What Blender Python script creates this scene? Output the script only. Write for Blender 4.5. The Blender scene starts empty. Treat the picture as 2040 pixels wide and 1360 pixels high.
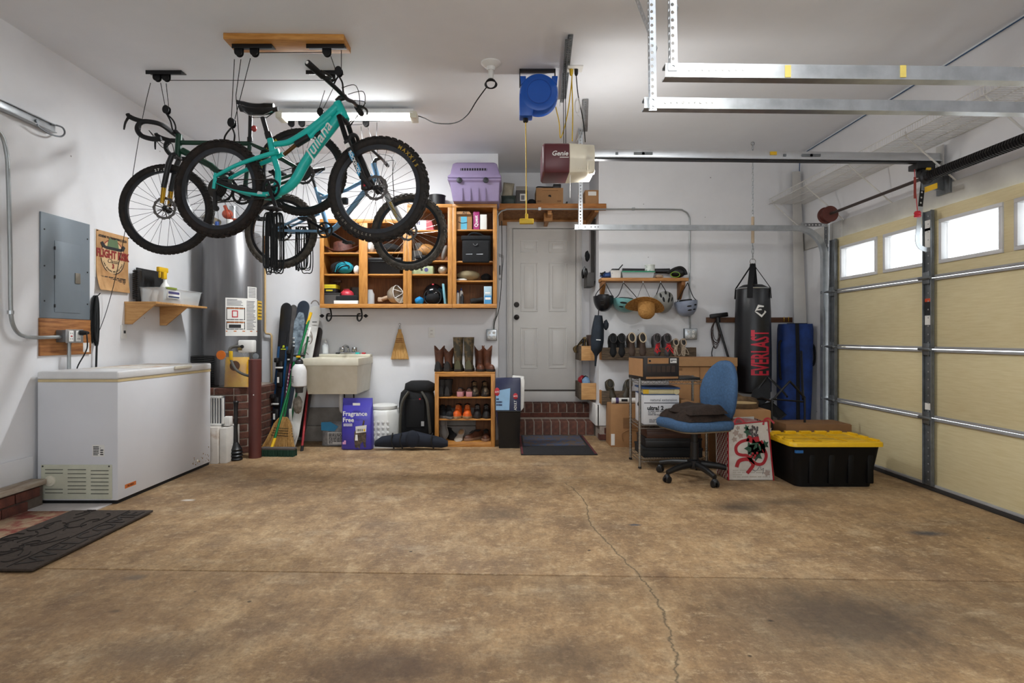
import bpy,bmesh,math,random
from math import cos,sin,radians,pi as PI
from mathutils import Vector as V,Matrix,Euler
random.seed(7)
S = bpy.context.scene
COL = S.collection
# ---------------------------------------------------------------- camera
F,CX,CY,H = 1133.0,1010.0,672.0,1.16      # focal length and vanishing point of the 2040 x 1360 frame, eye height
cam = bpy.data.cameras.new('camera'); co = bpy.data.objects.new('camera',cam); COL.objects.link(co)
cam.sensor_width = 36; cam.lens = 36 * F / 2040; cam.clip_start = .05
cam.shift_x = (1020 - CX) / 2040; cam.shift_y = (CY - 680) / 2040
co.location = (0,0,H); co.rotation_euler = (PI / 2,0,0)
S.camera = co
# ---------------------------------------------------------------- world: plain overcast sky outside the garage
wd = bpy.data.worlds.new('overcast'); S.world = wd; wd.use_nodes = True
wd.node_tree.nodes['Background'].inputs[0].default_value = (.90,.955,1,1)
wd.node_tree.nodes['Background'].inputs[1].default_value = 3.7
S.view_settings.view_transform = 'Standard'; S.view_settings.look = 'None'
S.view_settings.gamma = 1; S.view_settings.use_curve_mapping = False
S.view_settings.exposure = 0.0
SHOP_W,OPENER_W,FILL_SHOP_W = 66,27,22
# ---------------------------------------------------------------- helpers
XL,XR,YB,YA,ZC = -3.30,3.33,6.44,7.19,3.24
XD = 3.23                                    # inner face of the garage door
def W(px,py,Y): return V(((px - CX) * Y / F,Y,H + (CY - py) * Y / F))
def WX(px,Y): return (px - CX) * Y / F
def WZ(py,Y): return H + (CY - py) * Y / F
def LW(px,py,off=0.0):
    Y = (XL + off) * F / (px - CX); return W(px,py,Y)
def RW(px,py,X=XD):
    Y = X * F / (px - CX); return W(px,py,Y)
def FL(px,py,z=0.0): return W(px,py,(H - z) * F / (py - CY))
def lin(c):
    if isinstance(c,str):
        c = c.lstrip('#'); c = [int(c[i:i + 2],16) / 255 for i in (0,2,4)]
    return tuple((x / 12.92 if x <= .04045 else ((x + .055) / 1.055) ** 2.4) for x in c)
MATS = {}
def mat(name,c,rough=.55,metal=0,var=.12,vs=12,c2=None,bump=0,bs=60,stretch=None,emit=0,alpha=1,trans=0,spec=.5,rnd=0,sheen=0,contrast=None):
    """procedural material: base colour broken up by noise, optional second colour, bump, per-object variation"""
    if name in MATS: return MATS[name]
    m = bpy.data.materials.new(name); MATS[name] = m; m.use_nodes = True
    nt = m.node_tree; N = nt.nodes; L = nt.links; b = N['Principled BSDF']
    A = lin(c); B = lin(c2) if c2 else tuple(max(0,x * (1 - var)) for x in A)
    tc = N.new('ShaderNodeTexCoord'); src = tc.outputs['Object']
    if stretch:
        mp = N.new('ShaderNodeMapping'); mp.inputs['Scale'].default_value = stretch
        L.new(src,mp.inputs[0]); src = mp.outputs[0]
    no = N.new('ShaderNodeTexNoise'); no.inputs['Scale'].default_value = vs; no.inputs['Detail'].default_value = 6
    no.inputs['Roughness'].default_value = .6
    L.new(src,no.inputs['Vector'])
    cr = N.new('ShaderNodeValToRGB'); lo,hi = contrast or (.35,.65)
    cr.color_ramp.elements[0].position = lo; cr.color_ramp.elements[1].position = hi
    cr.color_ramp.elements[0].color = (*B,1); cr.color_ramp.elements[1].color = (*A,1)
    L.new(no.outputs['Fac'],cr.inputs[0]); out = cr.outputs[0]
    if rnd:
        oi = N.new('ShaderNodeObjectInfo'); hs = N.new('ShaderNodeHueSaturation')
        mr = N.new('ShaderNodeMapRange'); mr.inputs[3].default_value = 1 - rnd; mr.inputs[4].default_value = 1 + rnd
        L.new(oi.outputs['Random'],mr.inputs[0]); L.new(mr.outputs[0],hs.inputs['Value']); L.new(out,hs.inputs['Color']); out = hs.outputs[0]
    L.new(out,b.inputs['Base Color'])
    b.inputs['Roughness'].default_value = rough; b.inputs['Metallic'].default_value = metal
    b.inputs['Specular IOR Level'].default_value = spec
    if sheen: b.inputs['Sheen Weight'].default_value = sheen
    if bump:
        n2 = N.new('ShaderNodeTexNoise'); n2.inputs['Scale'].default_value = bs; n2.inputs['Detail'].default_value = 4
        L.new(src,n2.inputs['Vector'])
        bp = N.new('ShaderNodeBump'); bp.inputs['Strength'].default_value = bump; bp.inputs['Distance'].default_value = .01
        L.new(n2.outputs['Fac'],bp.inputs['Height']); L.new(bp.outputs[0],b.inputs['Normal'])
    if emit:
        b.inputs['Emission Color'].default_value = (*A,1); b.inputs['Emission Strength'].default_value = emit
    if alpha < 1:
        tr = N.new('ShaderNodeBsdfTransparent'); mx = N.new('ShaderNodeMixShader'); mx.inputs[0].default_value = alpha
        L.new(tr.outputs[0],mx.inputs[1]); L.new(b.outputs[0],mx.inputs[2]); L.new(mx.outputs[0],N['Material Output'].inputs[0])
    return m
WMX = {}; LOCALS = set()
def reg(o,M): WMX[o.name] = M
def T(name,label,cat,loc=(0,0,0),rz=0,group=None,local=False,rot=None,kind=None):
    o = bpy.data.objects.new(name,None); COL.objects.link(o); o.empty_display_size = .05
    o.location = loc; o.rotation_euler = rot if rot else (0,0,rz)
    if label: o['label'] = label
    if cat: o['category'] = cat
    if group: o['group'] = group
    if kind: o['kind'] = kind
    M = Matrix.Translation(V(loc)) @ o.rotation_euler.to_matrix().to_4x4(); reg(o,M)
    if local: LOCALS.add(o.name)
    return o
def spline(pts,k=6,closed=False):
    P = [V(p) for p in pts]; n = len(P); out = []
    rng = range(n) if closed else range(n - 1)
    for i in rng:
        if closed: a,b,c,d = P[i - 1],P[i],P[(i + 1) % n],P[(i + 2) % n]
        else: a,b,c,d = P[max(i - 1,0)],P[i],P[i + 1],P[min(i + 2,n - 1)]
        for j in range(k):
            t = j / k; t2 = t * t; t3 = t2 * t
            out.append(.5 * ((2 * b) + (c - a) * t + (2 * a - 5 * b + 4 * c - d) * t2 + (3 * b - a - 3 * c + d) * t3))
    if not closed: out.append(P[-1])
    return out
def rotx(a): return Matrix.Rotation(a,4,'X')
def roty(a): return Matrix.Rotation(a,4,'Y')
def rotz(a): return Matrix.Rotation(a,4,'Z')
def tr(*p): return Matrix.Translation(V(p if len(p) > 1 else p[0]))
def frame(p0,p1):
    d = (V(p1) - V(p0)).normalized(); return tr(V(p0)) @ d.to_track_quat('Z','Y').to_matrix().to_4x4()
class MB:
    def __init__(s): s.v = []; s.f = []; s.mi = []
    def add(s,vs,fs,M=None,mi=0):
        o = len(s.v)
        for p in vs: s.v.append((M @ V(p)) if M is not None else V(p))
        for f in fs: s.f.append([o + i for i in f]); s.mi.append(mi)
        return s
    def box(s,x0,x1,y0,y1,z0,z1,M=None,mi=0):
        v = [(x,y,z) for z in (z0,z1) for y in (y0,y1) for x in (x0,x1)]
        return s.add(v,[(0,2,3,1),(4,5,7,6),(0,1,5,4),(2,6,7,3),(0,4,6,2),(1,3,7,5)],M,mi)
    def cbox(s,c,sz,M=None,mi=0):
        c = V(c); return s.box(c.x - sz[0] / 2,c.x + sz[0] / 2,c.y - sz[1] / 2,c.y + sz[1] / 2,c.z - sz[2] / 2,c.z + sz[2] / 2,M,mi)
    def lathe(s,prof,n=24,M=None,mi=0,sx=1,sy=1):
        v = []; f = []
        for r,z in prof:
            for i in range(n):
                a = 2 * PI * i / n; v.append((r * cos(a) * sx,r * sin(a) * sy,z))
        for j in range(len(prof) - 1):
            for i in range(n):
                a,b = j * n + i,j * n + (i + 1) % n; f.append((a,b,b + n,a + n))
        loop = tuple(prof[0]) == tuple(prof[-1])
        if prof[0][0] > 1e-5 and not loop: f.append(tuple(reversed(range(n))))
        if prof[-1][0] > 1e-5 and not loop: f.append(tuple(range((len(prof) - 1) * n,len(prof) * n)))
        return s.add(v,f,M,mi)
    def cyl(s,p0,p1,r0,r1=None,n=12,mi=0):
        L = (V(p1) - V(p0)).length
        return s.lathe([(r0,0),(r0 if r1 is None else r1,L)],n,frame(p0,p1),mi)
    def tube(s,pts,r,n=8,closed=False,mi=0,flat=1.0,up=None):
        P = [V(p) for p in pts]; m = len(P); v = []; f = []
        rs = r if isinstance(r,(list,tuple)) else [r] * m
        tn = []
        for i in range(m):
            a = P[i - 1] if (i > 0 or closed) else P[i]; b = P[(i + 1) % m] if (i < m - 1 or closed) else P[i]
            t = (b - a); tn.append(t.normalized() if t.length > 1e-9 else V((0,0,1)))
        u = V(up) if up else V((0,0,1))
        if abs(u.dot(tn[0])) > .9: u = V((1,0,0)) if abs(tn[0].x) < .9 else V((0,1,0))
        nr = (u - tn[0] * u.dot(tn[0])).normalized()
        for i in range(m):
            nr = (nr - tn[i] * nr.dot(tn[i])).normalized(); bi = tn[i].cross(nr)
            for k in range(n):
                a = 2 * PI * k / n; v.append(P[i] + nr * (cos(a) * rs[i]) + bi * (sin(a) * rs[i] * flat))
        for i in range(m if closed else m - 1):
            j = (i + 1) % m
            for k in range(n):
                k2 = (k + 1) % n; f.append((i * n + k,i * n + k2,j * n + k2,j * n + k))
        if not closed: f += [tuple(reversed(range(n))),tuple(range((m - 1) * n,m * n))]
        return s.add(v,f,None,mi)
    def prism(s,poly,y0,y1,M=None,mi=0):          # polygon in x-z, extruded along y
        n = len(poly); v = [(p[0],y0,p[1]) for p in poly] + [(p[0],y1,p[1]) for p in poly]
        ar = sum(poly[i][0] * poly[(i + 1) % n][1] - poly[(i + 1) % n][0] * poly[i][1] for i in range(n))
        f = [tuple(range(n)),tuple(reversed(range(n,2 * n)))] + [(i,i + n,(i + 1) % n + n,(i + 1) % n) for i in range(n)]
        if (ar < 0) != (y1 < y0): f = [tuple(reversed(q)) for q in f]
        return s.add(v,f,M,mi)
    def loft(s,rings,M=None,cap=True,mi=0,closed=True):
        n = len(rings[0]); v = [p for r in rings for p in r]; f = []
        for j in range(len(rings) - 1):
            for i in range(n if closed else n - 1):
                a,b = j * n + i,j * n + (i + 1) % n; f.append((a,b,b + n,a + n))
        if cap: f += [tuple(reversed(range(n))),tuple(range((len(rings) - 1) * n,len(rings) * n))]
        return s.add(v,f,M,mi)
    def ell(s,c,r,M=None,n=16,m=10,mi=0,z0=-1.0,z1=1.0,jit=0,seed=0):
        rd = random.Random(seed); pr = []
        a0,a1 = math.asin(z0),math.asin(z1)
        v = []; f = []
        for j in range(m + 1):
            a = a0 + (a1 - a0) * j / m
            for i in range(n):
                b = 2 * PI * i / n; k = 1 + rd.uniform(-jit,jit)
                v.append((c[0] + r[0] * cos(a) * cos(b) * k,c[1] + r[1] * cos(a) * sin(b) * k,c[2] + r[2] * sin(a) * k))
        for j in range(m):
            for i in range(n):
                a,b = j * n + i,j * n + (i + 1) % n; f.append((a,b,b + n,a + n))
        if z0 > -1: f.append(tuple(reversed(range(n))))
        if z1 < 1: f.append(tuple(range(m * n,(m + 1) * n)))
        return s.add(v,f,M,mi)
    def quad(s,a,b,c,d,mi=0): return s.add([a,b,c,d],[(0,1,2,3)],None,mi)
    def strip(s,pts,w,nrm,t=.003,M=None,mi=0):   # flat band along points, width w across nrm x tangent
        P = [V(p) for p in pts]; nrm = V(nrm).normalized(); rings = []
        for i,p in enumerate(P):
            tn = (P[min(i + 1,len(P) - 1)] - P[max(i - 1,0)]).normalized(); sd = tn.cross(nrm).normalized() * (w / 2)
            rings.append([p - sd,p + sd,p + sd + nrm * t,p - sd + nrm * t])
        return s.loft(rings,M,True,mi)
    def text(s,body,size,M,mi=0,ex=.0006,bold=0,align='CENTER',shear=0):
        cu = bpy.data.curves.new('t','FONT'); cu.body = body; cu.size = size; cu.align_x = align; cu.align_y = 'CENTER'
        cu.extrude = ex; cu.offset = bold; cu.resolution_u = 2; cu.shear = shear
        ob = bpy.data.objects.new('t',cu); me = bpy.data.meshes.new_from_object(ob)
        s.add([v.co for v in me.vertices],[list(p.vertices) for p in me.polygons],M,mi)
        bpy.data.objects.remove(ob); bpy.data.curves.remove(cu); bpy.data.meshes.remove(me); return s
    def jitter(s,a,seed=1):
        rd = random.Random(seed)
        for p in s.v: p += V((rd.uniform(-a,a),rd.uniform(-a,a),rd.uniform(-a,a)))
        return s
    def mesh(s,name,inv=None):
        me = bpy.data.meshes.new(name)
        me.from_pydata([(inv @ p if inv is not None else p) for p in s.v],[],s.f)
        return me
    def B(s,name,m,parent=None,smooth=40,bev=0,seg=2,label=None,cat=None,group=None,kind=None,sub=0,weld=False):
        inv = None; loc = None
        if parent is not None:
            if parent.name not in LOCALS: inv = WMX[parent.name].inverted()
        else:
            lo = [min(p[i] for p in s.v) for i in range(3)]; hi = [max(p[i] for p in s.v) for i in range(3)]
            loc = V(((lo[0] + hi[0]) / 2,(lo[1] + hi[1]) / 2,lo[2])); inv = Matrix.Translation(-loc)
        me = s.mesh(name,inv)
        ms = m if isinstance(m,(list,tuple)) else [m]
        for q in ms: me.materials.append(q)
        for p,i in zip(me.polygons,s.mi): p.material_index = i
        bm = bmesh.new(); bm.from_mesh(me)
        if weld: bmesh.ops.remove_doubles(bm,verts=bm.verts,dist=1e-4)
        bmesh.ops.recalc_face_normals(bm,faces=bm.faces)
        if bev:
            ed = [e for e in bm.edges if len(e.link_faces) == 2 and e.calc_face_angle(0) > .5]
            bmesh.ops.bevel(bm,geom=ed,offset=bev,segments=seg,profile=.5,affect='EDGES',clamp_overlap=True)
        bm.to_mesh(me); bm.free()
        if smooth:
            for p in me.polygons: p.use_smooth = True
            me.set_sharp_from_angle(angle=radians(smooth))
        o = bpy.data.objects.new(name,me); COL.objects.link(o)
        if sub:
            md = o.modifiers.new('s','SUBSURF'); md.levels = sub; md.render_levels = sub
        if parent is not None:
            o.parent = parent; reg(o,WMX[parent.name])
            if parent.name in LOCALS: LOCALS.add(o.name)
        else:
            o.location = loc; reg(o,Matrix.Translation(loc))
        if label: o['label'] = label
        if cat: o['category'] = cat
        if group: o['group'] = group
        if kind: o['kind'] = kind
        return o
def share(o,name,parent,M):          # another object that shares o's mesh, placed by local matrix M under parent
    c = bpy.data.objects.new(name,o.data if hasattr(o,'data') else o); COL.objects.link(c); c.parent = parent; c.matrix_local = M; return c
def dup(root,loc,rz=None,label=None,group=None,rot=None,scale=None):
    r = root.copy(); COL.objects.link(r); r.location = loc
    if rz is not None: r.rotation_euler = (0,0,rz)
    if rot is not None: r.rotation_euler = rot
    if scale: r.scale = scale
    if label: r['label'] = label
    if group: r['group'] = group
    def rec(a,b):
        for ch in list(a.children):
            c = ch.copy(); COL.objects.link(c); c.parent = b; rec(ch,c)
    rec(root,r)
    return r
def text(body,size,M,m,parent,name='lettering',ex=.0006,bold=0,align='CENTER',sx=1,shear=0):
    """flat raised lettering; M maps text plane (x right, y up, z out) into the parent's space"""
    return MB().text(body,size,M @ Matrix.Diagonal((sx,1,1,1)),0,ex,bold,align,shear).B(name,m,parent,smooth=0)
def face_cam(p): return tr(p) @ rotx(PI / 2)                                     # text plane facing -y
def face_xp(p): return tr(p) @ rotz(PI / 2) @ rotx(PI / 2)                  # facing +x (reads along +y)
def bars(rows,x0,x1,z0,z1,seed,fill=.6):            # unreadable print as short strokes (x,z rectangles)
    rd = random.Random(seed); out = []; dz = (z1 - z0) / rows
    for r in range(rows):
        x = x0; zc = z1 - (r + .5) * dz
        while x < x1 - .004:
            w = min(rd.uniform(.008,.03) * (x1 - x0) / .12,x1 - x); out.append((x,x + w,zc - dz * .28,zc + dz * .28)); x += w + (x1 - x0) * .03
            if rd.random() > .94: break
    return out
# ---------------------------------------------------------------- common materials
def M_(n): return MATS[n]
mat('wall_paint','#e4e4e6',.6,var=.06,vs=2.2,bump=.05,bs=90)
mat('ceiling_paint','#ebedf1',.7,var=.05,vs=1.5,bump=.08,bs=120)
def flecks(m,scale,size,col,amt):        # sparse nail pops and scuffs
    nt = m.node_tree; N = nt.nodes; L = nt.links; b = N['Principled BSDF']; src = b.inputs['Base Color'].links[0].from_socket
    g = N.new('ShaderNodeNewGeometry'); v = N.new('ShaderNodeTexVoronoi'); v.inputs['Scale'].default_value = scale; v.inputs['Randomness'].default_value = 1; L.new(g.outputs['Position'],v.inputs['Vector'])
    r = N.new('ShaderNodeValToRGB'); r.color_ramp.elements[0].position = size * .6; r.color_ramp.elements[1].position = size; r.color_ramp.elements[0].color = (amt,amt,amt,1); r.color_ramp.elements[1].color = (0,0,0,1); L.new(v.outputs['Distance'],r.inputs[0])
    x = N.new('ShaderNodeMixRGB'); L.new(r.outputs[0],x.inputs[0]); L.new(src,x.inputs[1]); x.inputs[2].default_value = (*lin(col),1); L.new(x.outputs[0],b.inputs['Base Color'])
flecks(MATS['wall_paint'],4.5,.035,'#5a5652',.8)
mat('trim_paint','#e0deda',.45,var=.06,vs=5)
mat('oak','#c68c46',.42,c2='#a2682a',vs=6,stretch=(14,14,1.2),bump=.05)
mat('oak_h','#c68c46',.42,c2='#a2682a',vs=6,stretch=(1.2,14,14),bump=.05)
mat('pine','#c08a50',.6,c2='#a06a33',vs=5,stretch=(1.5,12,12),bump=.05)
mat('pine_light','#cfa067',.6,c2='#b98750',vs=5,stretch=(1.5,10,12),bump=.05)
mat('osb','#a87440',.75,c2='#7a4d22',vs=26,bump=.1)
mat('ply','#ad7440',.6,c2='#7d4c22',vs=4,stretch=(2,1.5,22),bump=.06)
mat('galv','#c2c6c9',.32,.85,var=.25,vs=9)
mat('galv_dull','#7e8285',.5,.7,var=.3,vs=14)
mat('chrome','#c4c6c8',.16,1,var=.05)
mat('steel_dark','#3c3c3e',.45,.7,var=.2)
mat('black_plastic','#121214',.42,var=.2,vs=30)
mat('black_rubber','#171616',.8,var=.3,vs=40,bump=.1)
mat('black_matte','#0c0c0e',.75,var=.2)
mat('black_cloth','#101114',.9,var=.3,vs=25,bump=.2)
mat('white_plastic','#e4e3df',.4,var=.04)
mat('cream','#d9d3c0',.45,var=.08,vs=8)
mat('print_black','#1b1b1d',.6,var=0)
mat('print_white','#e9e8e4',.6,var=0)
mat('paper','#e2e0db',.7,var=.04)
mat('cardboard','#a57a50',.8,var=.12,vs=10,bump=.04)
mat('cardboard_dark','#86603c',.8,var=.15,vs=10)
mat('red_print','#b8202e',.5,var=.1)
mat('yellow','#e2b417',.4,var=.08)
mat('rope','#171a1c',.8,var=.3,vs=80)
mat('brick','#6b3a2c',.85,c2='#4a281f',vs=14,bump=.35,bs=50,rnd=.22)
mat('brick_red','#6d4334',.8,c2='#4d3027',vs=16,bump=.35,bs=50,rnd=.2)
mat('mortar','#a3968a',.9,var=.2,vs=30,bump=.3)
mat('mortar_dark','#5d5148',.95,var=.25,vs=30,bump=.3)
mat('clear_plastic','#e8edf0',.15,var=.02,alpha=.45)
mat('clear_film','#d9dcdc',.25,var=.05,alpha=.38)
mat('weathered','#6d5c49',.85,c2='#3f352b',vs=5,stretch=(2,10,16),bump=.2)
# ================================================================ the setting
def struct(mb,name,m,parent=None,**k): return mb.B(name,m,parent,kind='structure' if parent is None else None,**k)
Y0 = -2.2                                        # wall behind the photographer
# ---- concrete floor with joint, long crack, stains of its own
def floor_material():
    m = bpy.data.materials.new('stained_concrete'); m.use_nodes = True; nt = m.node_tree; N = nt.nodes; L = nt.links; b = N['Principled BSDF']
    g = N.new('ShaderNodeNewGeometry'); P = g.outputs['Position']
    def noise(sc,det=6,ro=.6,st=None):
        n = N.new('ShaderNodeTexNoise'); n.inputs['Scale'].default_value = sc; n.inputs['Detail'].default_value = det; n.inputs['Roughness'].default_value = ro
        if st:
            mp = N.new('ShaderNodeMapping'); mp.inputs['Scale'].default_value = st; L.new(P,mp.inputs[0]); L.new(mp.outputs[0],n.inputs['Vector'])
        else: L.new(P,n.inputs['Vector'])
        return n.outputs['Fac']
    def ramp(f,stops):
        c = N.new('ShaderNodeValToRGB'); e = c.color_ramp.elements
        while len(e) < len(stops): e.new(.5)
        for q,(p,col) in zip(e,stops): q.position = p; q.color = (*lin(col),1) if isinstance(col,str) else (col,col,col,1)
        L.new(f,c.inputs[0]); return c.outputs[0]
    def mix(f,a,bc,mode='MIX'):
        x = N.new('ShaderNodeMixRGB'); x.blend_type = mode
        for i,q in ((0,f),(1,a),(2,bc)):
            if isinstance(q,(int,float)): x.inputs[i].default_value = q
            elif isinstance(q,str): x.inputs[i].default_value = (*lin(q),1)
            else: L.new(q,x.inputs[i])
        return x.outputs[0]
    def math_(op,a,bb=0.0,c=None):
        x = N.new('ShaderNodeMath'); x.operation = op
        for i,q in enumerate((a,bb,c)):
            if q is None: continue
            if isinstance(q,(int,float)): x.inputs[i].default_value = q
            else: L.new(q,x.inputs[i])
        return x.outputs[0]
    sp = N.new('ShaderNodeSeparateXYZ'); L.new(P,sp.inputs[0]); X,Y = sp.outputs[0],sp.outputs[1]
    base = ramp(noise(1.1,10,.72),[(.34,'#735a42'),(.5,'#aa8a64'),(.64,'#c6a880')])
    base = mix(.5,base,ramp(noise(5.5,10,.75,(1,.55,1)),[(.36,'#735a42'),(.52,'#b29168'),(.64,'#d6bb92')]))
    base = mix(ramp(noise(1.6,6,.65),[(.5,0.0),(.7,.7)]),base,'#6b5746')
    base = mix(ramp(noise(.55,5,.6),[(.54,0.0),(.7,.55)]),base,'#55493f')
    base = mix(ramp(noise(2.3,9,.78,(.6,1.3,1)),[(.55,0.0),(.66,.55)]),base,'#cfbb9b')
    base = mix(ramp(noise(60,3,.7),[(.35,.35),(.6,0.0)]),base,'#5d4a38')
    base = mix(ramp(noise(16,10,.8,(1,.6,1)),[(.38,.5),(.52,0.0)]),base,'#6a523b')
    base = mix(ramp(noise(22,10,.8,(.7,1,1)),[(.53,0.0),(.66,.55)]),base,'#dcc49d')
    vo = N.new('ShaderNodeTexVoronoi'); vo.inputs['Scale'].default_value = 3.0; L.new(P,vo.inputs['Vector'])
    base = mix(ramp(vo.outputs['Distance'],[(.02,.8),(.035,0.0)]),base,'#2e251d')
    def blob(x,y,rx,ry,col,amt,wob=.5):
        dx = math_('DIVIDE',math_('SUBTRACT',X,x),rx); dy = math_('DIVIDE',math_('SUBTRACT',Y,y),ry)
        d = math_('SQRT',math_('ADD',math_('MULTIPLY',dx,dx),math_('MULTIPLY',dy,dy)))
        d = math_('ADD',d,math_('MULTIPLY',math_('SUBTRACT',nz,.5),wob * 2.4))
        return ramp(d,[(.25,amt),(1.0,0.0)]),col
    nz = noise(3.2,7,.7)
    def F_(px,py): p = FL(px,py); return p.x,p.y
    for px,py,rx,ry,col,amt in ((1475,1010,.24,.16,'#3b342e',.75),(1680,1230,.75,.45,'#4d443c',.8),(990,1025,.3,.2,'#5c5044',.5),
            (760,1330,.5,.18,'#5a4a40',.7),(1850,1062,.14,.06,'#2f3a47',.8),(1264,1045,.05,.025,'#2a4258',.8),(1120,1310,.3,.2,'#57493c',.5),
            (300,1300,.35,.15,'#5f5245',.5),(1550,1000,.5,.12,'#4a4038',.5),(540,955,.1,.05,'#6d6256',.6),(375,996,.06,.03,'#d8d2c8',.9),
            (270,1150,.06,.04,'#5a5149',.7),(230,1217,.035,.02,'#453c33',.8),(1535,1236,.02,.012,'#26221f',.9),(180,1230,.5,.2,'#7f6348',.4)):
        x,y = F_(px,py); f,c = blob(x,y,rx,ry,col,amt); base = mix(f,base,c)
    # crack: x as a function of y
    pts = [F_(1350,1356),F_(1340,1290),F_(1322,1225),F_(1300,1180),F_(1272,1145),F_(1240,1110),F_(1205,1075),F_(1175,1040),F_(1165,1000),F_(1128,962)]
    pts.sort(key=lambda p: p[1])
    fc = N.new('ShaderNodeFloatCurve'); cv = fc.mapping.curves[0]
    ya,yb = pts[0][1],pts[-1][1]
    for i,(x,y) in enumerate(pts):
        q = ((y - ya) / (yb - ya),(x - .3) / .8)
        if i == 0: cv.points[0].location = q
        elif i == len(pts) - 1: cv.points[-1].location = q
        else: cv.points.new(*q)
    fc.mapping.update()
    mr = N.new('ShaderNodeMapRange'); mr.inputs[1].default_value = ya; mr.inputs[2].default_value = yb; L.new(Y,mr.inputs[0]); L.new(mr.outputs[0],fc.inputs['Value'])
    xc = math_('ADD',math_('MULTIPLY',fc.outputs[0],.8),.3)
    xc = math_('ADD',xc,math_('MULTIPLY',math_('SUBTRACT',noise(9,4,.7),.5),.07))
    d = math_('ABSOLUTE',math_('SUBTRACT',X,xc))
    inside = math_('MULTIPLY',math_('LESS_THAN',Y,yb),1.0)
    cf = math_('MULTIPLY',ramp(d,[(.0018,1.0),(.0055,0.0)]),inside)
    base = mix(cf,base,'#241a12')
    base = mix(math_('MULTIPLY',ramp(d,[(.012,.2),(.05,0.0)]),inside),base,'#c3ab86')
    L.new(base,b.inputs['Base Color'])
    L.new(ramp(noise(2,6,.7),[(.3,.5),(.7,.72)]),b.inputs['Roughness']); b.inputs['Specular IOR Level'].default_value = .35
    bp = N.new('ShaderNodeBump'); bp.inputs['Strength'].default_value = .25; bp.inputs['Distance'].default_value = .01
    hh = math_('SUBTRACT',math_('ADD',noise(7,7,.7),math_('MULTIPLY',noise(90,2),.25)),math_('MULTIPLY',cf,.15)); L.new(hh,bp.inputs['Height']); L.new(bp.outputs[0],b.inputs['Normal'])
    return m
fm = floor_material()
flo = struct(MB().box(XL - .1,XR + .5,Y0,YA + .2,-.2,-.02),'floor',M_('mortar_dark'))
# the joint runs slightly skew: (200,1132) -> (2040,1157)
ja = FL(200,1133); jb = FL(1900,1156)
def jy(x): return ja.y + (jb.y - ja.y) * (x - ja.x) / (jb.x - ja.x)
x0,x1 = XL - .1,XR + .5
for nm,ys in (('slab',(lambda x: Y0,lambda x: jy(x) - .006)),('slab',(lambda x: jy(x) + .006,lambda x: YA + .2))):
    v = [(x0,ys[0](x0),-.06),(x1,ys[0](x1),-.06),(x1,ys[1](x1),-.06),(x0,ys[1](x0),-.06),(x0,ys[0](x0),0),(x1,ys[0](x1),0),(x1,ys[1](x1),0),(x0,ys[1](x0),0)]
    MB().add(v,[(3,2,1,0),(4,5,6,7),(0,1,5,4),(1,2,6,5),(2,3,7,6),(3,0,4,7)]).B(nm,fm,flo,bev=.004)
struct(MB().box(XL - .1,XR + .5,Y0,YA + .2,ZC,ZC + .15),'ceiling',M_('ceiling_paint'))
wl = struct(MB().box(XL - .15,XL,Y0,YB + .15,0,ZC),'wall_left',M_('wall_paint'))
wfm = MB(); WA,WBx,WZ0,WZ1 = -2.6,2.6,.95,2.55            # wall behind the photographer; wide window band added to brighten the near side
wfm.box(XL - .15,WA,Y0 - .15,Y0,0,ZC).box(WBx,XR + .5,Y0 - .15,Y0,0,ZC).box(WA,WBx,Y0 - .15,Y0,0,WZ0).box(WA,WBx,Y0 - .15,Y0,WZ1,ZC)
struct(wfm,'wall_front',M_('wall_paint'))
wn = T('added_window_1',None,None,(0,Y0,WZ0),kind='structure')  # added window out of view, lets in fill daylight
for k in range(5): x = WA + (WBx - WA) * k / 4; MB().box(x - .03,x + .03,Y0 - .12,Y0 - .02,WZ0,WZ1).B('added_mullion',M_('trim_paint'),wn)
for z in (WZ0,WZ1): MB().box(WA,WBx,Y0 - .12,Y0 - .02,z - .03,z + .03).B('added_window_rail',M_('trim_paint'),wn)
def portal(loc,rot,sx,sy):
    l = bpy.data.lights.new('daylight_portal','AREA'); l.shape = 'RECTANGLE'; l.size = sx; l.size_y = sy; l.cycles.is_portal = True
    o = bpy.data.objects.new('daylight_portal',l); COL.objects.link(o); o.location = loc; o.rotation_euler = rot
portal((0,Y0 - .13,(WZ0 + WZ1) / 2),(PI / 2,0,0),WBx - WA,WZ1 - WZ0)  # guides sky light through the added window band
wb = struct(MB().box(XL,-.10,YB,YB + .15,.0,ZC),'wall_back',M_('wall_paint'))
wr = struct(MB().box(1.04,XR + .15,YB,YA + .15,.16,ZC),'wall_back_right',M_('wall_paint'))
struct(MB().box(-.10,1.06,YA,YA + .15,.0,ZC),'wall_alcove',M_('wall_paint'))
struct(MB().box(-.25,-.10,YB + .15,YA + .1,0,ZC),'wall_alcove_left',M_('wall_paint'))
# right wall with the garage door opening; sheathing above, posts beside
DY0,DY1,DZ = 2.92,5.61,2.13
rwm = MB(); rwm.box(XR,XR + .15,DY1 - .02,YB,0,ZC); rwm.box(XR,XR + .15,Y0,DY0 + .02,0,ZC); rwm.box(XR,XR + .15,DY0 + .02,DY1 - .02,DZ - .03,ZC)
struct(rwm,'wall_right',M_('wall_paint'))
struct(MB().box(XR - .02,XR,Y0,YB,2.13,2.32),'trim_1',mat('header_paint','#c7c5c0',.6,var=.2,vs=3),bev=.004)
struct(MB().box(XR - .035,XR - .021,4.30,4.37,2.33,2.62),'trim_5',M_('header_paint'),bev=.003)
struct(MB().box(XR - .055,XR,2.72,DY0 + .035,0,2.13),'trim_6',M_('header_paint'),bev=.003)
struct(MB().box(XR - .03,XR,DY1,5.78,0,2.32),'trim_2',M_('header_paint'),bev=.004)
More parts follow.
